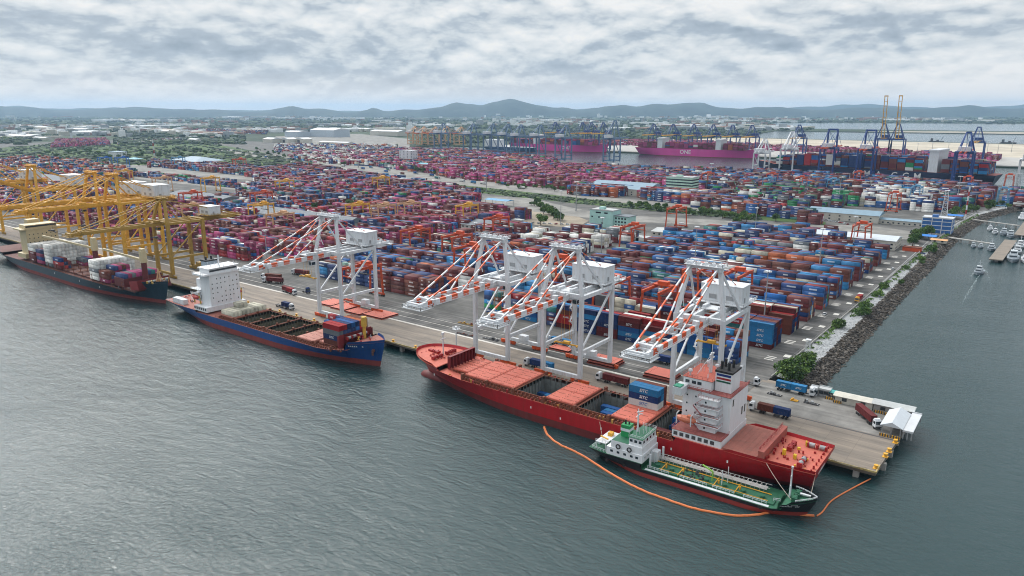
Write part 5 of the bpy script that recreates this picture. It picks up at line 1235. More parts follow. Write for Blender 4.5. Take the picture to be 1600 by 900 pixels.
# ======================= the dark ship at the western berth
dark = empty('container_ship', (-666, -23, 0)); tag(dark, 'dark teal container ship with cream cranes and white containers at the yellow cranes', 'container ship')
LD, BD = 262.0, 30.0; zd_ = 7.6
H3 = Hull(LD, BD, [(0, 9.6), (.12, 9.6), (.13, zd_), (.86, zd_+.3), (.90, zd_+1.6), (.912, 12.4), (1, 14.4)], 2.4, stern_w=.8, rake=6, counter=7)
H3.build(dark, M_HDARK, M_BRED, M_DKD, bulk=lambda t: t > .912)
def dx_(x): return x+670
b = MB(); r = random.Random(9)
for x in range(-552, -436, 14):
    if x in (-496, -482): b.box(dx_(x), dx_(x)+12.6, -12.4, 12.4, zd_, zd_+1.4)
    else: b.box(dx_(x), dx_(x)+12.6, -12.4, 12.4, zd_, zd_+1.4)
b.build('hatch_cover', M_DKD, dark)
b = MB()
for x in range(-552, -430, 14):
    b.beam((dx_(x)-.7, -13.6, zd_+2.2), (dx_(x)-.7, 13.6, zd_+2.2), .8, .3); clutter(b, dx_(x)-1.1, dx_(x)-.3, -13, 13, zd_, 18, r)
    for y in (-13.6, -9, -4.5, 0, 4.5, 9, 13.6): b.beam((dx_(x)-.7, y, zd_), (dx_(x)-.7, y, zd_+5), .3); b.beam((dx_(x)-.7, y, zd_+5), (dx_(x)-.7, y+4.5 if y < 13 else y, zd_+5), .25)
b.rail([(dx_(-570), -14.8, zd_), (dx_(-440), -14.8, zd_)], 1.1, .12, 2); b.build('lashing_bridge', M_RUST, dark)
b = MB(); b.box(dx_(-607), dx_(-592), -14, 14, 9.6, 13); b.box(dx_(-606), dx_(-593), -11, 11, 13, 31); b.box(dx_(-607), dx_(-592.6), -14.6, 14.6, 31, 32); b.box(dx_(-605), dx_(-593.5), -11, 11, 32, 34.6); hs = b.build('superstructure', M_CREAM, dark)
b = WB(hs); b.box(dx_(-593.5), dx_(-593.44), -10.6, 10.6, 32.8, 34)
for i in range(5):
    for y in (-9, -6, -3, 0, 3, 6, 9): b.box(dx_(-593), dx_(-592.94), y-.3, y+.3, 15+3*i, 15.8+3*i)
b = MB(); b.box(dx_(-614), dx_(-607), -4, 4, 9.6, 37); b.build('funnel', M_CREAM, dark)
for x, jx, jy in ((-505.5, -62, -9), (-436.5, -42, -6)):
    b = MB(); b.tube((dx_(x), 0, zd_), (dx_(x), 0, 24), 1.9, 1.7, 12); pd = b.build('crane_pedestal', mat('dark_maroon_paint', (.12,.022,.022), .5), dark)
    b = MB(); b.box(dx_(x)-1.7, dx_(x)+1.7, -1.7, 1.7, 24, 31.5); b.box(dx_(x)-2.2, dx_(x)+1.4, -1.4, 1.4, 31.5, 33); b.build('crane_house', M_CREAM, pd)
    b = MB(); b.beam((dx_(x)-1.6, 0, 25.4), (dx_(x)+jx, jy, 29), 1.1, 1.3); b.beam((dx_(x), 0, 33), (dx_(x)+jx*.93, jy*.93, 29.4), .12); b.build('crane_jib', M_CREAM, pd)
b = MB(); xb = dx_(-430); b.add([(xb, -13, 9), (xb+5, -10.5, 9), (xb+5, 10.5, 9), (xb, 13, 9), (xb-2, -13, 14.4), (xb+3, -10.5, 15), (xb+3, 10.5, 15), (xb-2, 13, 14.4)], [(0, 1, 5, 4), (1, 2, 6, 5), (2, 3, 7, 6), (4, 5, 1, 0), (5, 6, 2, 1), (6, 7, 3, 2)]); b.build('breakwater', MATS['dark_red_paint'], dark)
b = MB()
for a, c in (((-1.8, 0), (1.8, 0)), ((0, -2), (0, 2))): b.beam((dx_(-419)+a[0], a[1], 12.6), (dx_(-419), 0, 22.5), .4); b.beam((dx_(-419)+c[0], c[1], 12.6), (dx_(-419), 0, 22.5), .4)
b.beam((dx_(-419), -1.6, 20), (dx_(-419), 1.6, 20), .3); b.build('foremast', M_SAND, dark)
b = MB(); clutter(b, dx_(-428), dx_(-414), -6, 6, 13.4, 34, r, s=1.1, nm=3); winch(b, dx_(-421), 4, 13.4, 0, 1, 1); winch(b, dx_(-421), -4, 13.4, 0, 1, 1); clutter(b, dx_(-450), dx_(-432), -13, -9, 7.9, 24, r, nm=3); b.build('forecastle_gear', [M_YELD, M_STEEL, M_DARK], dark)
b = MB()
for x, z in ((-540, 5), (-500, 5), (-470, 5)): b.box(dx_(x), dx_(x)+.4, -15.1, -15.0, z, z+1.2)
b.build('hull_mark', M_LOGO, dark)
GD = 'containers on the dark ship'; zc = zd_+1.45
def row_stack(x, y0, n, tiers, colfn, base=zc, L_=12.19, where=''):
    for i in range(n):
        for t in range(tiers if isinstance(tiers, int) else tiers[i % len(tiers)]):
            c = colfn(i, t); hid = not (t == (tiers if isinstance(tiers, int) else tiers[i % len(tiers)])-1 or i == 0); container(x+4, y0+7+2.5*i, base+CH*t, c, L_, hidden=hid, deco=True, label=f'{NICE[c]} container {where}, {ORDN[i]} from water side, {ORD[t] if t else "deck"} tier', group=GD)
row_stack(-580.5, -42.3, 10, 5, lambda i, t: 'white' if t > 2 else ('maroon' if i < 3 else 'magenta'), where='before the cream ship house')
row_stack(-566.6, -42.3, 4, 4, lambda i, t: ('magenta', 'pink', 'navy', 'maroon')[(i+t*2) % 4], where='beside the tall white wall of boxes')
row_stack(-551.6, -42.3, 10, 6, lambda i, t: 'grey' if t == 0 and i < 2 else 'white', where='in the tall white wall')
row_stack(-537.6, -42.3, 3, (3, 3, 2), lambda i, t: ('maroon', 'red', 'navy')[(i+t) % 3], where='low in front of the white wall')
row_stack(-536.6, -27, 5, 2, lambda i, t: ('magenta', 'grey', 'pink', 'navy', 'red')[(i*2+t) % 5], where='amidships beyond the white wall')
row_stack(-479.5, -42.3, 10, 5, lambda i, t: 'grey' if t in (2,) and i < 1 else 'white', where='in the forward white wall')
row_stack(-465.6, -42.3, 6, (3, 3, 4, 4, 4, 4), lambda i, t: ('brown', 'maroon', 'pink', 'magenta', 'navy')[(i*3+t) % 5] if i else ('magenta', 'brown', 'brown')[t], where='ahead of the forward white wall')
row_stack(-446.2, -40.4, 9, 1, lambda i, t: ('navy', 'magenta', 'grey', 'pink', 'pink', 'pink', 'navy', 'teal', 'pink')[i], base=14.6, where='behind the breakwater')
b = MB(); b.box(dx_(-453), dx_(-440), -12.4, 12.4, zd_, 14.5); b.build('deck_support', MATS['dark_maroon_paint'], dark)

# ======================= the bunker tanker
tk = empty('tanker', (-85, -36.2, 0), rad(1.6)); tag(tk, 'small black and green bunker tanker alongside the red ship', 'tanker')
H4 = Hull(75.5, 13.4, [(0, 4.4), (.27, 4.4), (.278, 2.6), (.84, 2.6), (.87, 3.0), (.885, 4.6), (1, 6.0)], 1.5, stern_w=.8, rake=3.0, counter=2.5, full=.8, wfull=.76)
H4.build(tk, mat('black_hull_paint', (.012,.014,.018), .4, var=.2, streak=True, dirt=(.05,.05,.05), dirt_amt=.4), mat('bright_red_antifouling', (.26,.035,.028), .55, var=.15, scale=.3, dirt=(.16,.05,.04), dirt_amt=.5), M_GREEN, bul=.8, bulk=lambda t: t > .9)
b = MB(); b.box(7.5, 21, -6.3, 6.3, 4.4, 7.2); b.box(9, 20.6, -6.0, 6.0, 7.2, 9.8); b.box(15.5, 20.4, -5.4, 5.4, 9.8, 12.4); hs = b.build('superstructure', M_SHIP, tk)
b = WB(hs)
for x in (9.5, 12, 14.5, 17, 19): b.box(x-.5, x+.5, -6.36, -6.3, 5.6, 6.4)
for x in (16.3, 18, 19.6): b.box(x-.5, x+.5, -5.46, -5.4, 10.9, 11.8)
for i in range(4): b.box(20.4, 20.46, -4.6+2.5*i, -3.4+2.5*i, 10.9, 11.8); b.box(21, 21.06, -4.4+2.5*i, -3.9+2.5*i, 5.6, 6.2)
b = MB(); b.box(15.3, 20.6, -5.6, 5.6, 12.4, 12.55); b.box(9.2, 15.5, -5.9, 5.9, 9.8, 9.9); b.build('upper_deck', M_GREEN, tk)
b = MB(); b.box(10.4, 13.6, -1.5, 1.7, 9.9, 14.2); fn = b.build('funnel', mat('bright_green_paint', (.02,.24,.08), .5), tk)
b = MB(); b.box(10.3, 13.7, -1.6, 1.8, 12.0, 13.0); b.build('funnel_band', M_WHITE, fn); b = MB(); b.tube((11.4, 0, 14.2), (11.4, 0, 15.6), .35); b.tube((12.6, .3, 14.2), (12.6, .3, 15.2), .3); b.build('exhaust_pipe', M_BLACK, fn)
b = MB(); b.tube((16, 0, 12.5), (16, 0, 20.8), .38, .2, 8); b.beam((16, -1.6, 18.4), (16, 1.6, 18.4), .22); b.beam((16, -1.1, 20), (17.3, 1.1, 20), .3); b.beam((16, 0, 19.2), (17.6, .3, 19.2), .25)
for k in range(9): x, y = r.uniform(15.6, 20.2), r.uniform(-5, 5); b.beam((x, y, 12.5), (x, y, 13.8+r.random()*1.4), .12)
b.rail([(15.4, -5.5, 12.55), (20.5, -5.5, 12.55), (20.5, 5.5, 12.55), (15.4, 5.5, 12.55)], 1.0, .08, 1.2); b.build('mast', M_WHITE, tk)
b = MB(); b.rail([(1.2, 0, 4.4), (1.4, -5.4, 4.4), (7.5, -6.2, 4.4)], 1.0, .1, 1.2); b.rail([(1.4, 5.4, 4.4), (7.5, 6.2, 4.4)], 1.0, .1, 1.2); b.box(2.5, 6.5, -5, 5, 7.0, 7.2); 
for x in (2.7, 6.3):
    for y in (-4.8, 4.8): b.beam((x, y, 4.4), (x, y, 7), .2)
b.rail([(2.5, -5, 7.2), (6.5, -5, 7.2)], .9, .08, 1.2); clutter(b, 1.5, 7, -5, 5, 4.4, 16, r); b.build('stern_platform', M_WHITE, tk)
b = MB(); b.tube((3, -2, 8), (6.6, -3.6, 8.4), .3); b.box(4, 5.6, 1, 3, 7.2, 8.4); b.build('stern_crane', mat('amber_paint', (.6,.3,.02), .5), tk)
for x in (12.0, 16.2):
    b = MB(); n = 14
    for i in range(n):
        a, c = 2*math.pi*i/n, 2*math.pi*(i+1)/n; b.beam((x+.75*math.cos(a), -6.5, 8.2+.75*math.sin(a)), (x+.75*math.cos(c), -6.5, 8.2+.75*math.sin(c)), .3)
    b.build('tyre_fender', M_BLACK, tk)
b = MB()
for i in range(9):
    x = 8+6.6*i
    b.tube((x, -6.85, 2.2), (x, -6.95, 2.2), .6, n=10)
b.build('side_fender', M_BLACK, tk)
b = MB()     # cargo deck: pipes along, trunk, rails, cross lines
for y, rr_ in ((2.2, .16), (2.7, .13), (3.2, .2), (3.8, .13), (4.3, .16)): b.tube((23, y, 3.8), (60, y*.9, 3.8), rr_, n=6)
for i in range(26): x = 23+1.45*i; b.beam((x, 1.9, 2.6), (x, 1.9, 4.5), .1); b.beam((x, 4.6, 2.6), (x, 4.6, 4.5), .1); b.beam((x, 1.9, 4.5), (x, 4.6, 4.5), .1)
b.beam((23, 1.9, 4.5), (61, 1.9, 4.5), .12); b.beam((23, 4.6, 4.5), (61, 4.6, 4.5), .12)
b.build('pipe_rack', mat('pale_pipe', (.5,.48,.46), .5), tk)
b = MB(); b.tube((23, .9, 3.3), (62, .7, 3.3), .16, n=6); b.tube((26, -3.5, 3.1), (62, -3.3, 3.1), .12, n=6)
for x in (27, 33, 45, 52): b.beam((x, -4.6, 3.2), (x, 1, 3.6), .22); b.tube((x+.8, -1.5, 2.6), (x+.8, -1.5, 4.1), .3, n=7)
b.build('yellow_pipe', mat('amber_paint', (.6,.3,.02), .5), tk)
b = MB(); b.box(23, 64, -4.4, 1.2, 2.6, 3.0)
for x in (25, 30, 36, 42, 48, 54, 60): b.tube((x, -2.2, 3.0), (x, -2.2, 3.8), .8, n=12)
b.build('tank_trunk', M_GREEN, tk)
b = MB(); b.box(22, 63, -6.3, -5.2, 2.6, 2.72); b.rail([(22.5, -4.9, 2.7), (30, -4.9, 2.7)], 1.0, .1, 1.2); b.rail([(34, -4.9, 2.7), (43, -4.9, 2.7)], 1.0, .1, 1.2); b.rail([(45, -4.9, 2.7), (52, -4.9, 2.7)], 1.0, .1, 1.2); b.rail([(55, -4.9, 2.7), (62, -4.9, 2.7)], 1.0, .1, 1.2)
b.tube((22.6, -3.2, 2.6), (22.6, -3.2, 7.2), .4, .4, 8); b.tube((24.2, 3.6, 2.6), (24.2, 3.6, 7.6), .42, .42, 8); b.box(21.2, 23.6, .2, 3, 2.6, 6.6); b.build('side_walkway', M_WHITE, tk)
b = MB(); clutter(b, 34, 41, -3.8, 3, 3.0, 34, r, s=.8); b.build('manifold', M_DARK, tk)
b = MB(); b.tube((43.5, -1, 3), (43.5, -1, 6.2), .3); b.beam((43.5, -1, 6.2), (39.5, .5, 6.8), .4); b.build('hose_crane', mat('lime_paint', (.22,.42,.08), .5), tk)
b = MB(); b.tube((47, -2, 3), (47, -2, 8.2), .14, n=6); b.tube((48, .6, 3), (48, .6, 8.6), .14, n=6); b.beam((46.4, -2, 6.8), (47.6, -2, 6.8), .12); b.tube((67.5, 0, 4.2), (67.5, 0, 14.6), .35, .2, 8); b.beam((67.5, -.9, 12), (67.5, .9, 12), .2); b.beam((67.5, -.6, 8.6), (67.5, .6, 8.6), .2); b.box(67.2, 67.8, -.3, .3, 14.4, 15); b.build('foremast', M_WHITE, tk)
b = MB(); winch(b, 69.5, 0, 4.9, 0, 0, 1); clutter(b, 66, 72, -3.4, 3.4, 4.8, 16, r, s=.7); b.build('windlass', M_GREEN, tk)
b = MB(); b.rail([(64, -4.8, 4.4), (66, -4.7, 4.7)], 1.0, .1, .9)
b.rail([H4.pt(t, H4.z(t), 1)[:2]+(H4.z(t)+.8,) for t in (.9, .93, .96, .985, .998)]+[H4.pt(t, H4.z(t), -1)[:2]+(H4.z(t)+.8,) for t in (.985, .96, .93)], .5, .12, 1.0); b.box(69.8, 73.2, 1.2, 2.0, 5.8, 6.2); b.build('bow_rail', M_WHITE, tk)

# ======================= far ships
def far_ship(name, label, p0, p1, B, zdk, M, house_t, pal_, tiers, mh_, letters=None, lsz=8, lx=.5, seed=1, boot=1.5, rows=None, flip=False, htop=46):
    d = Vector((p1[0]-p0[0], p1[1]-p0[1])); L_ = d.length; ro = empty(name, (p0[0], p0[1], 0), math.atan2(d.y, d.x)); tag(ro, label, 'container ship')
    Hh = Hull(L_, B, [(0, zdk), (.9, zdk), (.94, zdk+3), (1, zdk+4)], boot, rake=8, counter=8); Hh.build(ro, M, M_BRED, M_DECKR)
    for t in house_t: b = MB(); b.box(L_*t-7, L_*t+7, -B/2+1, B/2-1, zdk, htop); b.box(L_*t-8, L_*t+8, -B/2-.5, B/2+.5, htop, htop+3); b.build('superstructure', mh_, ro)
    r = random.Random(seed); n = int(L_*.88/13.4); CB = {}
    for i in range(n):
        x = L_*.03+13.4*i
        if any(abs(x+6-L_*t) < 13 for t in house_t) or x > L_*.93: continue
        nr = int((B-3)/2.5); tt = interp(x/L_, tiers)
        for j in range(nr):
            y = -nr*2.5/2+2.5*j; h_ = max(1, int(tt+r.uniform(-.9, .9)))
            c = r.choice(pal_)
            for t in range(h_):
                if r.random() < .45: c = r.choice(pal_)
                CB.setdefault(c, MB()).box(x, x+12.2, y, y+2.42, zdk+1+CH*t, zdk+1+CH*t+2.57)
    keys = list(CB); big = MB()
    for k, c in enumerate(keys):
        big.add(CB[c].v, CB[c].f, k)
    o = big.build('deck_cargo', [CM[c] for c in keys], None, ro.location, ro.rotation_euler[2]); tag(o, 'many coloured containers stacked on deck of the '+label.split(' with ')[0].split(' stacked')[0].split(' partly')[0], 'containers', kind='stuff')
    if letters:
        for t_, u in letters: lettering(t_, lsz, M_LOGO, ro, (L_*u, -B/2-.06 if not flip else B/2+.06, zdk*.5+1.5), rz=0 if not flip else math.pi, bold=.12)
    return ro
M_MAG = mat('magenta_hull_paint', (.56,.045,.27), .45, var=.08, scale=.05, streak=True)
M_NAVYH = mat('navy_hull_paint', (.008,.018,.06), .45, var=.1, scale=.05)
a, c = at(996, 243, 0), at(1182, 249, 0); yy = 1610
xa = ray_y(996, yy); xc = ray_y(1186, yy)
far_ship('container_ship', 'long magenta container ship with three white letters at the far quay', (xa, yy), (xc, yy), 44, 20, M_MAG, (.22, .70), PAL_ONE, [(0, 5), (.3, 6), (.8, 6), (.93, 3), (1, 2)], M_WHITE, [('ONE', .44)], 15, seed=4, htop=44)
xa = ray_y(800, yy); xc = ray_y(950, yy)
far_ship('container_ship', 'magenta container ship partly hidden behind the grey blue crane row', (xa, yy), (xc, yy), 44, 20, M_MAG, (.3,), PAL_ONE, [(0, 5), (.8, 6), (1, 2)], M_WHITE, [('ONE', .62)], 13, seed=5, htop=44)
a, c = (-452, 1222), (-40, 1160)
far_ship('container_ship', 'giant navy container ship stacked high beside the navy cranes', (-46, 1150), (-452, 1206), 56, 20, M_NAVYH, (.22,), PAL_MAIN+pal(green=2, maroon=10), [(0, 6), (.1, 8), (.35, 9), (.7, 8), (.9, 5), (1, 2)], M_WHITE, [(c_, (-46-ray_y(u_, 1130))/410) for c_, u_ in (('M', 1437), ('G', 1418), ('C', 1399), ('A', 1373), ('M', 1354), ('C', 1335))], 15, seed=6, htop=54, flip=True)
xs1 = ray_y(765, 1440); xs2 = ray_y(800, 1440)
w = empty('ship', (xs1-60, 1500, 0)); tag(w, 'long blue and white car carrier beyond the grey blue cranes', 'ship')
Hw = Hull(190, 30, [(0, 13), (1, 15)], 2); Hw.build(w, mat('mid_blue_hull', (.02,.06,.14), .5), M_BRED, M_WHITE); b = MB(); b.box(4, 60, -14, 14, 13, 34); b.build('superstructure', M_WHITE, w)

# small painted name marks on the bows, laid on the plating
def name_marks(parent, Hh, t0, t1, z, h_, n, seed):
    r = random.Random(seed); b = MB()
    for i in range(n):
        if r.random() < .12: continue
        ta, tb = t0+(t1-t0)*i/n, t0+(t1-t0)*(i+.66)/n; P_ = [Hh.pt(ta, z, -1), Hh.pt(tb, z, -1), Hh.pt(tb, z+h_, -1), Hh.pt(ta, z+h_, -1)]
        b.add([(p[0], p[1]-.06, p[2]) for p in P_], [(0, 1, 2, 3)])
    return b.build('name_mark', M_LOGO, parent)
name_marks(tk, H4, .885, .955, 3.7, .42, 13, 1); name_marks(tk, H4, .905, .945, 4.35, .3, 10, 2); name_marks(blue, H2, .915, .955, 10.0, .8, 8, 3)
# ---------------------------------------------------------------- oil boom, hawsers
def poly_tube(b, pts, r, n=7, mi=0):
    for p, q in zip(pts, pts[1:]): b.tube(p, q, r, n=n, mi=mi)
def smooth(pts, k=8):
    out = []; P = [pts[0]]+list(pts)+[pts[-1]]
    for i in range(1, len(P)-2):
        for j in range(k):
            t = j/k; out.append(tuple(.5*((2*P[i][a])+(-P[i-1][a]+P[i+1][a])*t+(2*P[i-1][a]-5*P[i][a]+4*P[i+1][a]-P[i+2][a])*t*t+(-P[i-1][a]+3*P[i][a]-3*P[i+1][a]+P[i+2][a])*t**3) for a in range(len(pts[0]))))
    return out+[tuple(pts[-1])]
bpx = [(850,667),(856,680),(872,693),(890,702),(910,712),(940,731),(975,752),(1008,768),(1040,780),(1075,792),(1110,800),(1150,806),(1185,804),(1210,800),(1240,803),(1272,806)]
b = MB(); pts = smooth([(*at(u, v, .15), .18) for u, v in bpx], 6); r = random.Random(2)
pts = [(x+r.uniform(-.12, .12), y+r.uniform(-.12, .12), z) for x, y, z in pts]
poly_tube(b, pts, .42); o = b.build('oil_boom', mat('orange_boom', (.62,.17,.05), .5, var=.15, scale=1.5)); tag(o, 'long orange floating oil boom curving around the tanker', 'oil boom')
b = MB(); q = at(1285, 800, .15); e = [(*at(1276, 806, .15), .15), (*q, .15), (*at(1300, 782, .15), .2), (*at(1330, 764, .15), .15), (*at(1360, 750, .15), .6)]
poly_tube(b, smooth(e, 5), .24); o = b.build('oil_boom', MATS['orange_boom']); tag(o, 'short orange boom between tanker bow and jetty pile', 'oil boom')
def hawser(p, q, sag, lab, r_=.09):
    b = MB(); P, Q = Vector(p), Vector(q); n = 12
    poly_tube(b, [tuple(P.lerp(Q, i/n)-Vector((0, 0, sag*4*(i/n)*(1-i/n)))) for i in range(n+1)], r_, 5); o = b.build('mooring_rope', mat('pale_rope', (.42,.36,.30), .9)); tag(o, lab, 'rope')
hawser((-188, -12, 11.8), (-207, 1, 4.3), 1.5, 'pale mooring rope from the red ship\'s bow to the quay')
hawser((-13, -12, 10.8), (-3, 1.5, 4.3), 1.2, 'pale mooring rope from the red ship\'s stern to the jetty corner')
hawser((-13, -24, 10.8), (-12, -33, 5.4), .8, 'rope from the red ship\'s stern corner down to the tanker bow')
hawser((-27, -28.6, 10.6), (-16, -37, 5.2), .6, 'thin rope from the red ship\'s poop to the tanker foredeck')
hawser((-88, -28.8, 8.4), (-84, -33, 4.4), .5, 'thin rope from the red ship\'s side to the tanker stern')
hawser((-212, -18, 13), (-203, 1, 4.3), 1.2, 'pale mooring rope from the blue ship\'s bow to the quay')
hawser((-391, -14, 8.6), (-404, 1, 4.3), 1, 'pale mooring rope from the blue ship\'s stern to the quay')

# ---------------------------------------------------------------- trucks and cars
def truck_parts(cabcol=M_WHITE, trailer=True, tl=12.6):
    """heading +X; cab front at x=0, trailer behind"""
    root = empty('container_truck' if trailer else 'tractor_unit', (0, 0, 0))
    b = MB(); b.add([(-2.2, -1.2, .9), (0, -1.2, .9), (0, 1.2, .9), (-2.2, 1.2, .9), (-2.2, -1.2, 3.4), (-.35, -1.2, 3.4), (-.35, 1.2, 3.4), (-2.2, 1.2, 3.4), (0, -1.2, 2.0), (0, 1.2, 2.0)],
          [(0, 3, 2, 1), (4, 5, 6, 7), (0, 1, 8, 5, 4), (3, 7, 6, 9, 2), (1, 2, 9, 8), (8, 9, 6, 5), (0, 4, 7, 3)])
    b.box(-2.1, -.9, -1.0, 1.0, 3.4, 3.9); c = b.build('cab', cabcol, root)
    b = MB(); b.add([(.03, -1.05, 2.05), (.03, 1.05, 2.05), (-.28, 1.05, 3.2), (-.28, -1.05, 3.2)], [(0, 1, 2, 3)])
    for s_ in (-1, 1): b.add([(-1.7, s_*1.22, 2.1), (-.25, s_*1.22, 2.1), (-.5, s_*1.22, 3.1), (-1.7, s_*1.22, 3.1)], [(0, 1, 2, 3), (3, 2, 1, 0)])
    b.build('windscreen', M_GLASS, c)
    b = MB(); b.box(-.05, .06, -1.15, 1.15, .7, 1.3); b.build('bumper', M_DARK, c)
    b = MB(); b.box(-6.4, -.2, -.5, .5, .8, 1.1)
    if trailer: b.box(-3.6-tl, -3.4, -.5, .5, 1.15, 1.4); [b.box(-3.6-tl*k, -3.2-tl*k, -1.2, 1.2, 1.3, 1.45) for k in (0.02, .25, .5, .75, .98)]; b.box(-3.6-tl*.68, -3.6-tl*.5, -1.1, 1.1, .5, .7)
    b.build('chassis', M_DARK, root)
    xs = [-1.2, -4.9]+([-6.1] if True else [])+([-3.6-tl+1.4, -3.6-tl+2.7] if trailer else [])
    wm = MB(); wm.tube((0, -.16, .5), (0, .16, .5), .5, n=10); me = wm.mesh('wheel', M_BLACK)
    for x in xs:
        for y in (-1.0, 1.0): link(me, 'wheel', root, (x, y, 0))
    return root
PT = {}
def truck(x, y, rz, label, conts=(), trailer=True, cab='white', z=4.05, group='container trucks on the quay'):
    k = (cab, trailer)
    if k not in PT: t = PT[k] = truck_parts({'white': M_WHITE, 'blue': CM['navy'], 'yellow': M_YEL, 'red': M_RED}[cab], trailer)
    else: t = copy_tree(PT[k])
    t.location = (x, y, z); t.rotation_euler[2] = rz; tag(t, label, 'truck', group)
    n = len(conts)
    for i, (c, l_, lab) in enumerate(conts):
        off = -3.5-6.3 if l_ > 8 else -3.5-3.1-6.2*i
        container(x+off*math.cos(rz), y+off*math.sin(rz), z+1.45, c, l_, rz=rz if math.cos(rz) > -.5 else rz+math.pi, label=lab, group='containers on truck trailers', text=(c in ('sky_blue', 'blue')) or None)
def toward(u, v): return at(u, v, 4)
x, y = toward(1273, 621); truck(x, y, 0, 'white truck carrying two light blue short containers beside the shrubs', [('sky_blue', 6.06, 'light blue short container just behind the white cab near the shrubs'), ('sky_blue', 6.06, 'light blue short container at the tail of the trailer near the shrubs')])
x, y = toward(1170, 640); truck(x, y, math.pi, 'white truck with brown and navy containers passing behind the red ship\'s house', [('brown', 6.06, 'brown short container behind the cab of the truck beside the red ship'), ('navy', 6.06, 'navy short container at the tail of the truck beside the red ship')])
x, y = toward(1372, 672); truck(x, y, rad(-52), 'white truck with maroon container turning on the jetty by the sheds', [('maroon', 12.19, 'long maroon container on the truck turning on the jetty')])
x, y = toward(1186, 604); truck(x, y, 0, 'white tractor unit without trailer, behind the ship\'s funnel', trailer=False)
x, y = toward(932, 593); truck(x, y, math.pi, 'white truck with maroon boxes between red ship and crane legs', [('maroon', 6.06, 'short maroon container behind the white cab amidships of the red ship'), ('maroon', 6.06, 'short maroon container at the trailer tail amidships of the red ship')])
x, y = toward(820, 570); truck(x, y, math.pi, 'white truck with navy box under the second crane', [('navy', 6.06, 'navy short container on the truck under the white crane near open hold'), ('sky_blue', 6.06, 'sky blue short container on the same trailer as the navy one under the crane')])
x, y = toward(853, 535); truck(x, y, math.pi, 'truck with light blue boxes on the road behind the middle cranes', [('sky_blue', 12.19, 'light blue long container on a truck behind the middle cranes')])
x, y = toward(1000, 560); truck(x, y, math.pi, 'truck with navy container behind the stacked red hatch covers', [('navy', 12.19, 'long navy container on a truck behind the red hatch covers')])
x, y = toward(1050, 652); truck(-66, 4.6, math.pi, 'truck with blue container on the quay hidden partly by the ship\'s white house', [('blue', 12.19, 'blue container on a trailer beside the ship\'s white house')])
x, y = toward(411, 441); truck(x, y, rad(200), 'white truck with maroon container, waiting first of a pair beyond the blue ship', [('maroon', 12.19, 'maroon long container on the first waiting truck beyond the blue ship')])
x, y = toward(402, 438); truck(x-2, y+5, rad(200), 'white truck with brown load, waiting second of a pair beyond the blue ship', [('brown', 12.19, 'brown long container on the second waiting truck beyond the blue ship')])
x, y = toward(462, 462); truck(x, y, rad(-8), 'white truck with red load crossing the quay road behind the blue ship', [('red', 6.06, 'red short container on the truck crossing the quay road'), ('maroon', 6.06, 'maroon short container on the truck crossing the quay road')])
x, y = toward(457, 428); truck(x, y, rad(188), 'white truck with long maroon box near the corner of the navy stacks', [('maroon', 12.19, 'long maroon container on the truck near the corner of the navy stacks')])
x, y = toward(458, 485); truck(x, y, 0, 'white truck with navy container close beside the blue ship', [('navy', 6.06, 'navy short container on the truck close beside the blue ship')])
x, y = toward(472, 460); truck(x+2, y+4, rad(-8), 'navy tractor unit beside the truck with the red load', trailer=False, cab='blue')
x, y = toward(1338, 474); truck(x, y, rad(-92), 'yellow truck with red box driving on the shore road', [('red', 6.06, 'red short container on the yellow truck on the shore road')], cab='yellow')
def car_mesh(m, lx=4.4, suv=False):
    root = empty('parked_car', (0, 0, 0)); b = MB(); h1 = .85 if not suv else 1.05
    b.box(-lx/2, lx/2, -.88, .88, .3, h1); b.build('body', m, root)
    b = MB(); k = -lx*.28; b.add([(k-.4, -.82, h1), (lx*.22, -.82, h1), (lx*.22, .82, h1), (k-.4, .82, h1), (k, -.7, h1+.6), (lx*.05, -.7, h1+.6), (lx*.05, .7, h1+.6), (k, .7, h1+.6)], [(4, 5, 6, 7), (0, 1, 5, 4), (1, 2, 6, 5), (2, 3, 7, 6), (3, 0, 4, 7)]); b.build('cabin_glass', M_GLASS, root)
    b = MB(); b.box(k+.05, lx*.03, -.68, .68, h1+.6, h1+.64); b.build('roof', m, root)
    wm = MB(); wm.tube((0, -.12, .33), (0, .12, .33), .33, n=9); me = wm.mesh('wheel', M_BLACK)
    for x in (-lx*.3, lx*.3):
        for y in (-.8, .8): link(me, 'wheel', root, (x, y, 0))
    return root
carp = {n: None for n in ('white', 'grey', 'navy', 'red')}
def car(x, y, rz, c, label, group='cars about the port'):
    if carp[c] is None: carp[c] = o = car_mesh({'white': M_WHITE, 'grey': mat('silver_car', (.35,.36,.38), .3, metal=.4), 'navy': CM['navy'], 'red': M_RED}[c])
    else: o = copy_tree(carp[c])
    o.location = (x, y, 4.05); o.rotation_euler[2] = rz; tag(o, label, 'car', group)
for u, v, rz, c, l in ((1288, 492, 1.57, 'white', 'white car on the shore road below the yellow truck'), (1395, 421, 1.57, 'white', 'white car alone on the shore road near the stacks\' end'), (1437, 393, .3, 'white', 'white car parked by the shrubs past the white shed'), (1441, 397, .3, 'navy', 'dark car parked beside the white one past the shed'), (1462, 361, 1.4, 'grey', 'silver car parked by the blue roofed office'), (1470, 362, 1.4, 'white', 'white car next to the silver one by the office'), (1466, 370, 1.4, 'navy', 'dark car behind the office trees')): x, y = at(u, v, 4); car(x, y, rz, c, l)
r = random.Random(12); k = 0
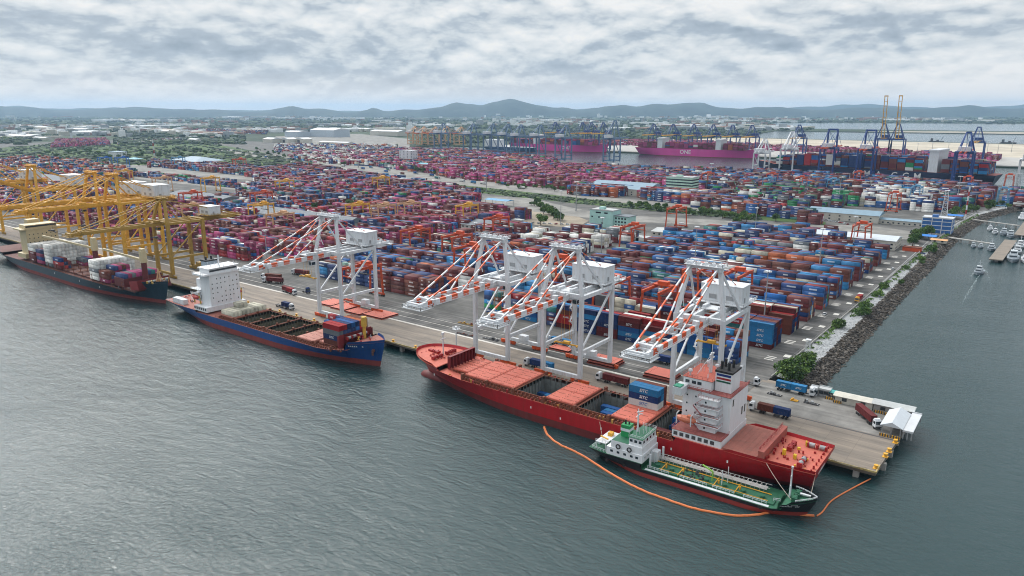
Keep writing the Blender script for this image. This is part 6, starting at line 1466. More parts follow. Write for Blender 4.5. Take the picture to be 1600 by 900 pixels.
for u0, v0, u1, v1, n in ((760, 346, 905, 352, 16), (1280, 342, 1330, 352, 9), (1330, 338, 1400, 352, 8)):
    for i in range(n):
        x, y = at(u0+(u1-u0)*i/n, v0+(v1-v0)*i/n, 4); k += 1
        car(x, y, r.choice((.1, 1.6)), r.choice(('white', 'grey', 'navy', 'red', 'white')), 'small parked car in the rows of cars about the port offices', group='rows of cars by the port offices')
# lorries queueing on the long road
for i in range(26):
    t = i/26; u = 360+(830-360)*t+r.uniform(-6, 6); v = interp(u, [(330, 236), (480, 251), (700, 280), (860, 298)])+r.choice((-1.6, 1.8))
    x, y = at(u, v, 4.1); c = r.choice(['navy', 'blue', 'maroon', 'sky_blue', 'teal', 'white', 'brown'])
    truck(x, y, math.atan2(-1, 3)+(math.pi if i % 2 else 0), 'container truck queueing on the long pale road across the port', [], group='trucks queueing on the long road', z=4.12)
    L_ = 12.19; rz = math.atan2(-1, 3)+(math.pi if i % 2 else 0)
    make_container(x-9.8*math.cos(rz), y-9.8*math.sin(rz), 5.57, c, rz=rz, deco=False, label='container riding a truck on the long pale road across the port', group='containers on the long road')

# ---------------------------------------------------------------- on the quay
def hatch_pile(x0, x1, y0, y1, z, n, label):
    for k in range(n):
        e = .5*k; root = None; b = MB(); b.box(x0+e, x1-e, y0+e, y1-e, z+1.15*k+.45, z+1.15*k+1.0); b.box(x0+e+.4, x1-e-.4, y0+e+.4, y1-e-.4, z+1.15*k, z+1.15*k+.45)
        b.box(x0+e, x1-e, y0+e, y0+e+.25, z+1.15*k, z+1.15*k+1.02); b.box(x1-e-.25, x1-e, y0+e, y1-e, z+1.15*k, z+1.15*k+1.02)
        root = b.build('hatch_cover', M_DECKR if k < n-1 else M_SALM); tag(root, f'{["lower", "upper", "top"][k] if n > 1 else "single"} salmon hatch cover {label}', 'hatch cover', 'hatch covers set down on the quay')
        b = MB(); xm = (x0+x1)/2
        for i in range(7): yy = y0+1.2+(y1-y0-2.4)*i/6; b.box(xm-4.6, xm-4.2, yy-.15, yy+.15, z+1.15*k+1.0, z+1.15*k+1.06); b.box(xm+4.2, xm+4.6, yy-.15, yy+.15, z+1.15*k+1.0, z+1.15*k+1.06)
        b.build('fitting', M_RUST, root)
hatch_pile(-102, -88.5, 33, 44, 4.05, 2, 'of the pile between the ship house crane and its neighbour')
hatch_pile(-131.5, -117, 33.5, 44, 4.05, 2, 'of the pile at the foot of the middle crane')
hatch_pile(-157.5, -146, 40, 46, 4.05, 1, 'lying behind the second crane')
hatch_pile(-320, -307.5, 25.5, 38, 4.05, 1, 'at the seaward leg of the crane by the blue ship')
hatch_pile(-306, -293.5, 24, 36, 4.05, 1, 'between the legs of the crane by the blue ship')
hatch_pile(-291, -279, 23, 33, 4.05, 1, 'under the crane by the blue ship, near its landside leg')
hatch_pile(-278, -262, 25, 38, 4.05, 1, 'east of the crane by the blue ship')
def shed(name, label, x0, x1, y0, y1, h, roof, wall, ridge='x', rise=1.2, open_=False, win=True, z=4.03, rz=0, cat='shed', eave=.8):
    cx, cy = (x0+x1)/2, (y0+y1)/2; ro = empty(name, (cx, cy, z), rz); tag(ro, label, cat); lx, ly = (x1-x0)/2, (y1-y0)/2
    b = MB()
    if open_:
        for x in (-lx, 0, lx):
            for y in (-ly, ly): b = MB(); b.beam((x, y, 0), (x, y, h), .35); b.build('post', wall, ro)
    else: b.box(-lx, lx, -ly, ly, 0, h); b.build('wall', wall, ro)
    b = MB(); e = eave; X, Y = lx+e, ly+e
    if ridge == 'x': v = [(-X, -Y, h), (X, -Y, h), (X, 0, h+rise), (-X, 0, h+rise), (X, Y, h), (-X, Y, h)]; b.add(v, [(0, 1, 2, 3), (3, 2, 4, 5), (0, 3, 5), (1, 4, 2), (0, 5, 4, 1)])
    elif ridge == 'y': v = [(-X, -Y, h), (-X, Y, h), (0, Y, h+rise), (0, -Y, h+rise), (X, Y, h), (X, -Y, h)]; b.add(v, [(0, 3, 2, 1), (3, 5, 4, 2), (0, 5, 3), (1, 2, 4), (0, 1, 4, 5)])
    elif ridge == 'hip': v = [(-X, -Y, h), (X, -Y, h), (X, Y, h), (-X, Y, h), (-X*.35, 0, h+rise), (X*.35, 0, h+rise)]; b.add(v, [(0, 1, 5, 4), (1, 2, 5), (2, 3, 4, 5), (3, 0, 4), (0, 3, 2, 1)])
    else: b.box(-X, X, -Y, Y, h, h+.35); b.box(-X, X, -Y, -Y+.3, h+.35, h+.7); b.box(-X, X, Y-.3, Y, h+.35, h+.7)
    b.build('roof', roof, ro)
    if win and not open_:
        n = max(2, int(2*lx/5)); st = max(1, int(h/3.3))
        for f in range(st):
            for i in range(n):
                if n*st > 24 and i % 2: continue
                x = -lx+2*lx*(i+.5)/n; b = MB(); b.box(x-.9, x+.9, -ly-.05, -ly, 1+f*3.3, 2.4+f*3.3); b.build('window', M_GLASS, ro)
        m = max(1, int(2*ly/6))
        for f in range(st):
            for i in range(min(m, 5)): y = -ly+2*ly*(i+.5)/min(m, 5); b = MB(); b.box(lx, lx+.05, y-.9, y+.9, 1+f*3.3, 2.4+f*3.3); b.build('window', M_GLASS, ro)
    return ro
M_RG = mat('grey_tile_roof', (.15,.17,.19), .8, var=.2, scale=.25); M_RB = mat('blue_grey_roof', (.17,.26,.33), .6, var=.12, scale=.15); M_WALL = mat('cream_wall', (.52,.50,.44), .8, var=.12)
M_MINT = mat('mint_wall', (.36,.58,.54), .75, var=.1, scale=.2, dirt=(.25,.32,.3), dirt_amt=.3); M_TEAL = mat('teal_roof', (.02,.25,.33), .5); M_ROOFP = mat('pale_grey_roof', (.40,.42,.42), .6, var=.2, scale=.15, dirt=(.2,.18,.16), dirt_amt=.5); M_BTARP = mat('bright_blue_roof', (.01,.16,.5), .5)
# jetty sheds
shed('long_shed', 'long narrow white roofed shed along the back edge of the jetty', -26, -12, 54.6, 59.2, 3.0, M_WALL, M_WALL, rise=.8)
shed('long_shed', 'second long pale roofed open store at the jetty corner', -11.6, 2, 54.4, 59.4, 3.2, M_ROOFP, M_CONC, rise=.9)
shed('workshop_tent', 'white gable roofed shelter with open front at the jetty corner', -4.6, 1.4, 34, 50, 3.4, mat('bright_white_sheet', (.50,.54,.58), .5, var=.07), M_STEEL, ridge='y', rise=1.8, open_=True)
shed('lean_to_shed', 'pale lean-to roof on the outer side of the white shelter', 2.5, 5.2, 33, 53, 2.9, M_ROOFW, M_STEEL, ridge='flat', open_=True, eave=.3)
shed('guard_booth', 'small white guard booth beside the truck with light blue containers', -36.5, -33.6, 56.4, 59.4, 2.9, M_ROOFW, M_ROOFW, ridge='flat', eave=.2)
shed('guard_booth', 'grey cabin next to the booth with a pale flat roof', -33.2, -29.4, 57.6, 60.6, 2.9, M_ROOFP, M_STEEL, ridge='flat', eave=.6)
shed('guard_booth', 'small teal roofed booth at the back edge of the jetty', -29, -26.6, 58.4, 60.8, 2.4, mat('teal_sheet', (.05,.33,.33), .5), M_DARK, ridge='x', rise=.8, open_=True)
b = MB()
for (x, y) in ((-28, 56.6), (-27, 57.0), (-25.6, 53.6), (-8.6, 53.2), (-6.6, 53), (-2, 32.2), (-3.6, 32.6), (.6, 26), (.2, 20), (-.1, 16.5), (-.2, 9.5)): pass
bp_ = None
def barrier(x, y, rz, label):
    global bp_
    if bp_ is None:
        b = MB(); b.box(-1.6, 1.6, -.3, .3, 0, .5); b.box(-1.6, 1.6, -.15, .15, .5, 1.0)
        for i in range(4): b.box(-1.5+.85*i, -1.1+.85*i, -.32, .32, 0, 1.01, 1)
        bp_ = o = b.build('safety_barrier', [M_YEL, M_DARK])
    else: o = bp_.copy(); S.collection.objects.link(o)
    o.location = (x, y, 4.03); o.rotation_euler[2] = rz; tag(o, label, 'barrier', 'yellow and black barriers on the jetty')
for k, (x, y, rz, l) in enumerate(((-28.6, 56, 0, 'in front of the teal roofed booth'), (-25, 54, 0, 'at the end of the long white roofed shed'), (-9.5, 53.2, 0, 'beside the turning truck, first of two'), (-5.8, 52.8, 0, 'beside the turning truck, second of two'), (-3.4, 31.5, 0, 'before the white shelter, nearer the truck'), (.2, 31.6, 0, 'before the white shelter, at the jetty edge'))): barrier(x, y, rz, 'yellow and black barrier '+l)
bo = None
for k, (x, y, l) in enumerate(((1.0, 28, 'nearest the white shelter'), (.6, 19, 'second from the white shelter'), (.3, 14, 'third from the white shelter'), (-.5, 3, 'at the outer corner of the jetty'))):
    if bo is None:
        b = MB(); b.tube((0, 0, 0), (0, 0, .6), .35, .28, 10); b.tube((0, 0, .6), (0, 0, .85), .5, .5, 10); b.box(-.6, .6, -.6, .6, 0, .08); bo = o = b.build('bollard', M_YEL)
    else: o = bo.copy(); S.collection.objects.link(o)
    o.location = (x, y, 4.03); o.scale = (1.5,)*3; tag(o, 'yellow mooring bollard on the jetty edge, '+l, 'bollard', 'bollards along the jetty edge')
for i in range(13):
    o = bo.copy(); S.collection.objects.link(o); o.location = (-196-16*i, 1.2, 4.02); tag(o, 'yellow mooring bollard in the line along the quay edge', 'bollard', 'bollards along the quay edge')
def gear(name, label, x, y, cols, n, seed, sx=3, sy=1.5, cat='equipment'):
    r = random.Random(seed); b = MB(); 
    b.box(-sx, sx, -.12, .12, .1, .35, 0); b.box(-sx, sx, sy-.12, sy+.12, .1, .35, 0)
    for i in range(n): q = -sx+2*sx*i/n; b.box(q, q+.25, 0, sy, .15, .4, i % len(cols))
    for i in range(n//2): q = r.uniform(-sx, sx-.6); b.box(q, q+r.uniform(.4, 1.1), r.uniform(0, sy*.5), r.uniform(sy*.5, sy)+.2, .4, r.uniform(.7, 1.6), i % len(cols))
    o = b.build(name, cols); o.location = (x, y, 4.04); tag(o, label, cat)
gear('spreader_frame', 'rusty spreader frame lying on the apron ahead of the red ship', -205, 5.5, [M_YEL, M_RUST], 8, 1)
gear('spreader_frame', 'yellow brown frame lying nearer the water ahead of the red ship', -209, 2.6, [M_RUST, M_YEL], 7, 2, 2.4)
gear('spreader_frame', 'small yellow block group next to the red ship\'s bow on the apron', -198.5, 7.5, [M_YEL, M_YELD], 5, 3, 1.4)
gear('spreader_frame', 'grey steel spreader lying on the road beyond the white line', -206, 31.5, [M_DARK, M_RUST], 9, 4, 6)
gear('spreader_frame', 'second grey spreader on the road, nearer the middle cranes', -190, 33.5, [M_DARK, M_STEEL], 9, 5, 5)
gear('spreader_frame', 'low rack of yellow fittings by the grey stack corner', -217, 47, [M_YELD, M_RUST], 9, 6, 7)
gear('spreader_frame', 'yellow lifting frame standing on the jetty roadway', -39.5, 45, [M_YEL, M_YEL], 6, 7, 1.5, 1.5)
gear('spreader_frame', 'dark spreader lying on the jetty near the light blue containers', -48, 46.5, [M_DARK, M_STEEL], 8, 8, 3)
gear('spreader_frame', 'dark spreader lying on the jetty before the white cab', -33, 46, [M_DARK, M_STEEL], 8, 9, 3)
b = MB(); b.box(-.5, .5, -.5, .5, 0, .6); b.tube((0, 0, .6), (0, 0, 9.5), .35, .35, 10); b.box(-1.6, 1.6, -1.6, 1.6, 9.5, 9.7); b.rail([(-1.6, -1.6, 9.7), (1.6, -1.6, 9.7), (1.6, 1.6, 9.7), (-1.6, 1.6, 9.7), (-1.6, -1.6, 9.7)], 1, .1, 1.6); b.box(-.5, .5, -.5, .5, 9.7, 11)
o = b.build('beacon_post', M_WHITE); o.location = (-196, 14, 4.02); tag(o, 'white beacon post with railed top behind the red ship\'s bow', 'beacon')

# ---------------------------------------------------------------- masts and lamp posts
def mast_parts(h_):
    ro = empty('lamp_mast', (0, 0, 0)); b = MB(); b.tube((0, 0, 0), (0, 0, h_), .42, .2, 10); b.build('pole', M_STEEL, ro)
    b = MB(); b.tube((0, 0, h_-.6), (0, 0, h_-.2), 1.3, 1.3, 12); b.build('lamp_ring', M_WHITE, ro)
    b = MB()
    for k in range(8): a = math.pi*k/4; b.box(1.6*math.cos(a)-.3, 1.6*math.cos(a)+.3, 1.6*math.sin(a)-.3, 1.6*math.sin(a)+.3, h_-.9, h_-.3)
    b.build('floodlight', M_WHITE, ro); return ro
mp_ = None
for k, (x, y, h_, l) in enumerate(((-80, 128, 35, 'behind the house of the crane nearest the ship house'), (-93, 284, 36, 'in the eastern stacks, tallest one near the shore road'), (-373, 378, 36, 'beside the round tree west of the mint building'), (-98, 408, 30, 'just west of the gantry by the white shed'), (-305, 160, 36, 'behind the apex of the second white crane'), (-178, 398, 32, 'beside the red orange gantry near the low sheds'), (-250, 250, 34, 'in the middle of the main yard'), (-172, 252, 34, 'among the stacks west of the tallest mast'), (-420, 60, 32, 'on the road behind the blue ship\'s house'))):
    if mp_ is None: mp_ = o = mast_parts(35)
    else: o = copy_tree(mp_)
    o.location = (x, y, 4.03); o.scale = (1, 1, h_/35); tag(o, 'tall slim lamp mast '+l, 'lamp mast', 'lamp masts of the yard')
for k, (u, v) in enumerate(((1345, 240), (1290, 236), (1220, 232), (1432, 246), (1455, 244), (1542, 240), (1558, 244), (1580, 238), (1480, 246), (1110, 290), (1310, 320), (1495, 318), (700, 262), (900, 330), (560, 262), (760, 300))):
    o = copy_tree(mp_); x, y = at(u, v, 4); o.location = (x, y, 4.0); o.scale = (1.6, 1.6, 1); tag(o, 'thin far lamp mast rising over the distant yards', 'lamp mast', 'far lamp masts')
for nm, lab, u, v, w0, w1, hh, M in (('lattice_tower', 'white lattice tower beside the blue and white office', 1472, 357, 7, 2.2, 38, M_WHITE), ('lattice_tower', 'short white lattice tower on the bank above the first shrubs', 1261, 556, 2.6, 1.2, 8, M_WHITE), ('lattice_tower', 'far steel lattice mast at the harbour mouth', 1588, 306, 6, 3, 30, M_STEEL)):
    x, y = at(u, v, 4); b = MB(); b.lattice((0, 0, 0), (0, 0, hh), w0, w1, .3 if hh > 20 else .16, 9 if hh > 20 else 5); b.box(-w1, w1, -w1, w1, hh, hh+.4); o = b.build(nm, M); o.location = (x, y, 4); tag(o, lab, 'tower')
x, y = at(1508, 342, 4); b = MB()
for i in range(7): b.tube((0, 0, 5*i), (0, 0, 5*i+5), .75, n=8, mi=i % 2)
o = b.build('striped_pole', [M_WHITE, M_RED]); o.location = (x, y, 4); tag(o, 'red and white banded pole on the shore road', 'pole')
x, y = at(242, 250, 4); b = MB(); [b.lattice((0, 0, 8*i), (0, 0, 8*i+8), 3-.3*i, 2.7-.3*i, .35, 2, i % 2) for i in range(6)]; o = b.build('striped_mast', [M_RED, M_WHITE]); o.location = (x, y, 4); tag(o, 'red and white lattice mast standing in the green field', 'mast')

# ---------------------------------------------------------------- buildings of the port
def bpx_(name, label, u, v, lx, ly, h_, roof, wall, **k):
    x, y = at(u, v, 4); return shed(name, label, x-lx/2, x+lx/2, y, y+ly, h_, roof, wall, **k)
def office(name, label, x, y, lx, ly, h_, wall, roof, rz=0, fl=3.6):
    ro = empty(name, (x, y, 4.03), rz); tag(ro, label, 'building'); b = MB(); b.box(0, lx, 0, ly, 0, h_); b.build('wall', wall, ro)
    b = MB(); b.box(-.3, lx+.3, -.3, ly+.3, h_, h_+.5); b.box(-.3, lx+.3, -.3, 0, h_+.5, h_+1.1); b.box(lx, lx+.3, -.3, ly+.3, h_+.5, h_+1.1); b.build('roof', roof, ro); b = MB(); b.box(lx*.3, lx*.5, ly*.3, ly*.6, h_+.5, h_+2.8); b.build('roof_hut', wall, ro); return ro
def win(ro, x0, x1, y0, y1, z0, z1): b = MB(); b.box(x0, x1, y0, y1, z0, z1); b.build('window', M_GLASS, ro)
x, y = at(921, 353, 4)
mb = office('office_building', 'mint green office building of several storeys beyond the white boxes', x, y, 27, 17, 17, M_MINT, M_ROOFP)
for x0, x1, z in ((7, 13, 14), (17, 21, 14), (10, 12, 9.4), (16, 18, 9.4), (14, 16, 3.6), (2, 4, 9.4)): win(mb, x0, x1, -.06, 0, z, z+1.5)
for z in (4, 7.5, 11):
    for yy in (2, 6, 10, 14): win(mb, 27, 27.06, yy, yy+2, z, z+1.6)
b = MB(); b.box(27, 44, 2, 17, 0, 12.5); b.build('side_wing', M_MINT, mb); b = MB(); b.box(26.8, 44.6, 1.2, 17.6, 12.5, 13); b.build('wing_roof', M_RG, mb)
for z in (2.6, 6, 9.4):
    for xx in (28.5, 32, 35.5, 39): win(mb, xx, xx+2, 1.94, 2, z, z+1.8)
x, y = at(1040, 300, 4)
gb = office('office_building', 'pale green office block of stacked open floors across the main road', x, y, 40, 24, 22, mat('pale_green_wall', (.42,.60,.50), .7), M_ROOFP)
for z in (2, 6, 10, 14, 18): b = MB(); b.box(-.05, 40.05, -.08, 0, z, z+1.8); b.box(40, 40.08, 0, 24, z, z+1.8); b.build('window_band', M_GLASS, gb)
bpx_('warehouse', 'large slate blue roofed warehouse beside the main road', 962, 304, 95, 62, 9, M_RB, M_WALL, ridge='x', rise=7, win=True, cat='warehouse')
bpx_('warehouse', 'long dark grey roof warehouse behind the pink stacks', 455, 352, 165, 34, 8, M_RG, M_WALL, ridge='x', rise=5.5, win=False, cat='warehouse')
bpx_('warehouse', 'grey roofed warehouse behind the yellow cranes\' machinery houses', 62, 292, 150, 60, 9, M_RG, M_WALL, ridge='x', rise=6, cat='warehouse')
bpx_('warehouse', 'flat grey roof store next to the pale road behind the yellow cranes', 300, 318, 120, 40, 8, M_RG, M_WALL, ridge='x', rise=4, win=False, cat='warehouse')
bpx_('canopy', 'pale low canopy store just east of the mint building', 1055, 377, 48, 26, 7, M_ROOFP, M_WALL, ridge='x', rise=2, cat='store')
bpx_('canopy', 'pale flat canopy in front of the mint building', 985, 379, 52, 12, 5, M_ROOFP, M_STEEL, ridge='flat', open_=True, cat='canopy')
bpx_('canopy', 'pale roof on posts beyond the grey warehouse, over lorries', 545, 348, 60, 14, 7, M_WALL, M_STEEL, ridge='x', rise=2, open_=True, cat='canopy')
shed('white_shed', 'white roofed shed at the far end of the shore road stacks', -138, -70, 432, 462, 8, mat('white_blue_roof', (.48,.53,.58), .5, var=.07), M_WALL, rise=2.2, cat='shed')
bpx_('warehouse', 'grey blue roofed warehouse with white gable below the green stacks', 1315, 345, 72, 30, 8, M_RB, M_WALL, ridge='x', rise=3.5, cat='warehouse')
bpx_('canopy', 'small grey blue shelter beyond the white gable warehouse', 1408, 352, 50, 16, 4.5, M_RB, M_WALL, ridge='x', rise=1.2, cat='shelter')
x, y = at(1438, 362, 4)
ob = office('office_building', 'blue and white office with glass front beneath the lattice tower', x, y, 26, 18, 14, mat('blue_cladding', (.03,.12,.34), .4), M_ROOFW)
for z in (3, 7, 11): b = MB(); b.box(.8, 25.2, -.3, 0, z, z+.6); b.box(26, 26.3, .5, 17, z, z+.6); b.build('floor_band', M_WHITE, ob)
for xx in (0, 8.4, 17, 25.4): b = MB(); b.box(xx, xx+.6, -.3, 0, 0, 14.4); b.build('pilaster', M_WHITE, ob)
bpx_('grey_hall', 'dark grey roofed hall beside the bright yellow gantry', 746, 364, 42, 30, 7, M_RG, M_WALL, ridge='x', rise=4, cat='hall')
bpx_('small_house', 'small white hut on the bare ground beside the round tree', 806, 350, 12, 7, 4, M_ROOFP, M_WHITE, ridge='flat', cat='hut', eave=.2)
bpx_('gate_canopy', 'blue roofed gate canopy beside the looping road', 775, 322, 34, 14, 7, mat('mid_blue_roof', (.06,.24,.42), .5), M_STEEL, ridge='x', rise=1.5, open_=True, cat='canopy')
bpx_('gate_canopy', 'grey blue two storey gate house by the long road', 628, 290, 24, 14, 9, M_RB, M_STEEL, ridge='hip', rise=3, cat='gate house')
bpx_('tea_shelter', 'bright blue roofed shelter in the trees near the white shed', 1448, 376, 13, 9, 4, M_BTARP, M_DARK, ridge='x', rise=1.2, open_=True, cat='shelter')
bpx_('tea_shelter', 'bright blue roofed shelter by the shore road near the banded pole', 1491, 343, 14, 9, 4, M_BTARP, M_DARK, ridge='x', rise=1.2, open_=True, cat='shelter')
bpx_('tea_shelter', 'sand coloured low roof between shrubs by the first footbridge', 1466, 380, 12, 9, 2.6, mat('sand_orange_roof', (.55,.30,.14), .7), M_WALL, ridge='x', rise=.8, cat='shelter')
bpx_('tea_shelter', 'row of orange red boxes beside the far end of the yard', 1424, 393, 14, 6, 3, MATS['rusty_steel'], M_RTG, ridge='flat', cat='store', eave=.1, win=False)
bpx_('hip_shed', 'big blue grey hip roofed shed at the edge of the green field', 285, 258, 110, 70, 9, M_RB, M_STEEL, ridge='hip', rise=8, open_=True, cat='shed')
bpx_('pavilion', 'white building with pale blue roof near the strong blue gantries', 176, 246, 46, 26, 14, M_RB, M_WHITE, ridge='flat', cat='building')
bpx_('pavilion', 'teal roofed pavilion on posts east of the strong blue gantries', 205, 254, 36, 20, 8, M_TEAL, M_STEEL, ridge='hip', rise=3, open_=True, cat='pavilion')
bpx_('tower_block', 'white office tower of seven floors across the long road', 633, 257, 34, 22, 30, M_ROOFW, M_WHITE, ridge='flat', cat='building', eave=.2)
bpx_('warehouse', 'long teal roofed warehouse beside the white office tower', 678, 266, 105, 34, 8, M_TEAL, M_GBLUE, ridge='x', rise=4, cat='warehouse')
bpx_('canopy', 'smaller teal roofed canopy across the long road, east of its neighbour', 736, 272, 36, 24, 8, M_TEAL, M_STEEL, ridge='hip', rise=3, open_=True, cat='canopy')
bpx_('canopy', 'teal roofed shelter west of the white office tower', 603, 253, 38, 18, 7, M_TEAL, M_STEEL, ridge='x', rise=2, open_=True, cat='canopy')
bpx_('low_shed', 'white low shed with pale roof near the truck road', 735, 279, 48, 14, 5, M_ROOFW, M_WALL, ridge='x', rise=1.5, cat='shed')
bpx_('colonnade', 'pale roofed colonnade behind the green stacks beside the office block', 1100, 312, 95, 16, 9, M_ROOFP, M_WALL, ridge='flat', open_=True, cat='colonnade')
bpx_('long_low_store', 'wide white roofed low store in front of the pale green block', 1050, 308, 60, 26, 6, M_ROOFW, M_WALL, ridge='x', rise=2, cat='store')
bpx_('assembly_hall', 'huge white assembly hall with grey arched doors far inland', 503, 214, 165, 90, 30, M_ROOFW, mat('pale_blue_wall', (.42,.48,.54), .6), ridge='x', rise=9, win=False, cat='hall')
bpx_('assembly_hall', 'grey white side hall west of the huge assembly hall', 455, 214, 90, 70, 22, M_ROOFW, MATS['pale_blue_wall'], ridge='x', rise=5, win=False, cat='hall')
for k, (u, v, lx, l) in enumerate(((418, 223, 75, 'white hangar, plain western one of three in a row'), (445, 223, 62, 'white hangar with dark square door, middle of three'), (468, 223, 62, 'white hangar with dark square door, eastern of three'))):
    o = bpx_('hangar', l, u, v, lx*.75, 40, 13, M_ROOFW, M_WALL, ridge='x' if k == 0 else 'y', rise=5, win=False, cat='hangar')
    if k: b = MB(); b.box(-12, 2, -20.2, -20, 0, 10); b.build('door', M_DARK, o)
FB = 'white roofed sheds inland'
fb_ = [(300, 222, 60, 26, 10, 'white house like shed at the edge of the green field'), (265, 208, 190, 40, 10, 'long white roofed shed beyond the field west of the stacks'), (20, 216, 260, 70, 11, 'very long white roofed plant at the western edge'), (60, 218, 120, 30, 8, 'narrow white shed east of the western plant'), (205, 190, 700, 90, 14, 'immense pale factory roof below the western hills'), (60, 201, 160, 60, 12, 'white shed among houses at the west'), (360, 184, 520, 80, 14, 'pale long roof near the foot of the hills'), (600, 212, 190, 60, 20, 'white roofed hall east of the assembly hall'), (560, 205, 160, 50, 14, 'white roof behind the assembly hall'), (520, 226, 150, 30, 8, 'low teal and white roofs before the assembly hall'), (700, 183, 420, 70, 12, 'white roof patch under the tallest hills'), (120, 205, 180, 60, 12, 'pinkish pale roofs near the funnel shaped water tower'), (1150, 190, 300, 50, 12, 'pale sheds on the far shore west'), (1400, 189, 260, 50, 12, 'pale sheds on the far shore middle'), (1530, 190, 260, 50, 12, 'white sheds on the far shore east')]
for u, v, lx, ly, h_, l in fb_: bpx_('distant_shed', l, u, v, lx, ly, h_, M_ROOFW, M_WALL, ridge='x', rise=h_*.3, win=False, cat='shed')
x, y = at(112, 219, 4); b = MB(); b.tube((0, 0, 0), (0, 0, 30), 4, 3.4, 12); b.tube((0, 0, 30), (0, 0, 44), 3.4, 13, 14); b.tube((0, 0, 44), (0, 0, 47), 13, 12, 14); o = b.build('water_tower', M_WHITE); o.location = (x, y, 2.5); tag(o, 'white funnel shaped water tower beyond the green field', 'water tower')

# ---------------------------------------------------------------- trees and shrubs
def crown_mesh(name, seed, n, R_, flat=.75, cols=3):
    r = random.Random(seed); b = MB(); cl = []
    for k in range(11):
        a, e = r.uniform(0, 6.28), r.uniform(-.4, 1.2); d = R_*r.uniform(.25, .72); cl.append((d*math.cos(a)*math.cos(e), d*math.sin(a)*math.cos(e), R_*flat*(.75+.6*math.sin(e)*r.uniform(.5, 1)), R_*r.uniform(.28, .48), r.randrange(3)))
    for i in range(n):
        c = cl[i % len(cl)]; a, z = r.uniform(0, 6.28), r.uniform(-1, 1); q = c[3]*r.uniform(.72, 1.08); s_ = math.sqrt(1-z*z)
        p = Vector((c[0]+q*s_*math.cos(a), c[1]+q*s_*math.sin(a), c[2]+q*z*.8)); s = R_*r.uniform(.035, .085)
        u = Vector((r.gauss(0, 1), r.gauss(0, 1), r.gauss(0, 1))).normalized(); w = u.cross(Vector((r.gauss(0, 1), r.gauss(0, 1), r.gauss(0, 1)))).normalized()
        b.add([tuple(p-u*s-w*s*.6), tuple(p+u*s-w*s*.6), tuple(p+u*s*.8+w*s*.7), tuple(p-u*s*.8+w*s*.7)], [(0, 1, 2, 3)], c[4] if r.random() < .7 else r.randrange(3))
    return b.mesh(name, LEAF)
def leafm(n, c):
    m = mat(n, c, .7, var=.3, scale=.6, objvar=.2); return m
LEAF = [leafm('leaf_dark', (.022,.06,.012)), leafm('leaf_mid', (.055,.125,.02)), leafm('leaf_light', (.11,.19,.035))]
CR = [crown_mesh('crown', 40+k, 1500, 4.0) for k in range(4)]; SH = [crown_mesh('foliage', 50+k, 1100, 3.0, .35) for k in range(4)]
tm = MB(); tm.tube((0, 0, 0), (0.1, 0, 3.4), .32, .2, 8)
for a in range(5): tm.tube((.08, 0, 2.4), (1.9*math.cos(a*1.26), 1.9*math.sin(a*1.26), 4.4), .15, .05, 5)
TRK = tm.mesh('trunk', mat('bark', (.10,.075,.05), .9)); sm = MB()
for a in range(6): sm.tube((0, 0, 0), (1.2*math.cos(a*1.05), 1.2*math.sin(a*1.05), 1.6), .12, .04, 5)
STM = sm.mesh('stem', MATS['bark']); nt_ = 0
def tree(x, y, s, label, group=None, z=4.0, shrub=False, sx=1.0):
    global nt_; nt_ += 1
    ro = empty('shrub' if shrub else 'tree', (x, y, z), nt_*1.7); tag(ro, label, 'shrub' if shrub else 'tree', group); ro.scale = (s*sx, s, s)
    if shrub: link(SH[nt_ % 4], 'foliage', ro, (0, 0, .2)); link(STM, 'stem', ro)
    else: link(CR[nt_ % 4], 'crown', ro, (0, 0, 1.2)); link(TRK, 'trunk', ro)
SHG = 'shrubs along the stony bank'
SHR = [(1238, 592, 2.0, 0, 'big round bush behind the truck with light blue containers'), (1250, 578, 1.9, 0, 'big bush at the jetty root, just above its larger neighbour'), (1228, 580, 1.5, 0, 'bush at the yard side of the jetty root group'), (1262, 562, 1.3, 0, 'bush at the foot of the short lattice tower'), (1310, 511, 1.35, 0, 'round dark bush alone above the pale stones'), (1349, 491, 1.4, 0, 'bush nearest the yellow truck, on the water side'), (1353, 481, 1.2, 0, 'bush level with the yellow truck, behind its neighbour'), (1370, 462, 1.15, 0, 'dark bush, lower of a touching pair'), (1381, 450, 1.15, 0, 'dark bush, upper of a touching pair'), (1408, 442, .8, 0, 'small bush out on the stones past the touching pair'), (1416, 420, .9, 0, 'low bush level with the white car'), (1437, 406, 1.1, 0, 'bush on the bank before the white shed\'s end'), (1441, 411, .7, 0, 'flat little bush on the stones near the white shed'), (1455, 392, 1.7, 0, 'tall bush opposite the orange red boxes')]
for u, v, s, _, l in SHR: x, y = at(u, v, 4); tree(x, y, s*1.3, l, SHG, shrub=True)
r = random.Random(21)
lowg = MB()
for i in range(140):
    t = i/140; y = 78+660*t; x = interp(y, [(66, -54.4), (440, -50.2), (560, -46.6), (640, -43.5), (742, -35.6)])+r.uniform(-.3, 2.6)
    if r.random() < .25: continue
    for q in range(26):
        a = r.uniform(0, 6.28); d = r.uniform(0, 1.9); p = Vector((x+d*math.cos(a), y+d*math.sin(a)*1.5, 4.05+r.uniform(0, .8)*(1.3-d*.4))); s = r.uniform(.2, .5)
        u_ = Vector((r.gauss(0, 1), r.gauss(0, 1), r.gauss(0, .6))).normalized(); w_ = u_.cross(Vector((r.gauss(0, 1), r.gauss(0, 1), r.gauss(0, 1)))).normalized()
        lowg.add([tuple(p-u_*s-w_*s), tuple(p+u_*s-w_*s), tuple(p+u_*s+w_*s), tuple(p-u_*s+w_*s)], [(0, 1, 2, 3)], r.choice((1, 2, 2)))
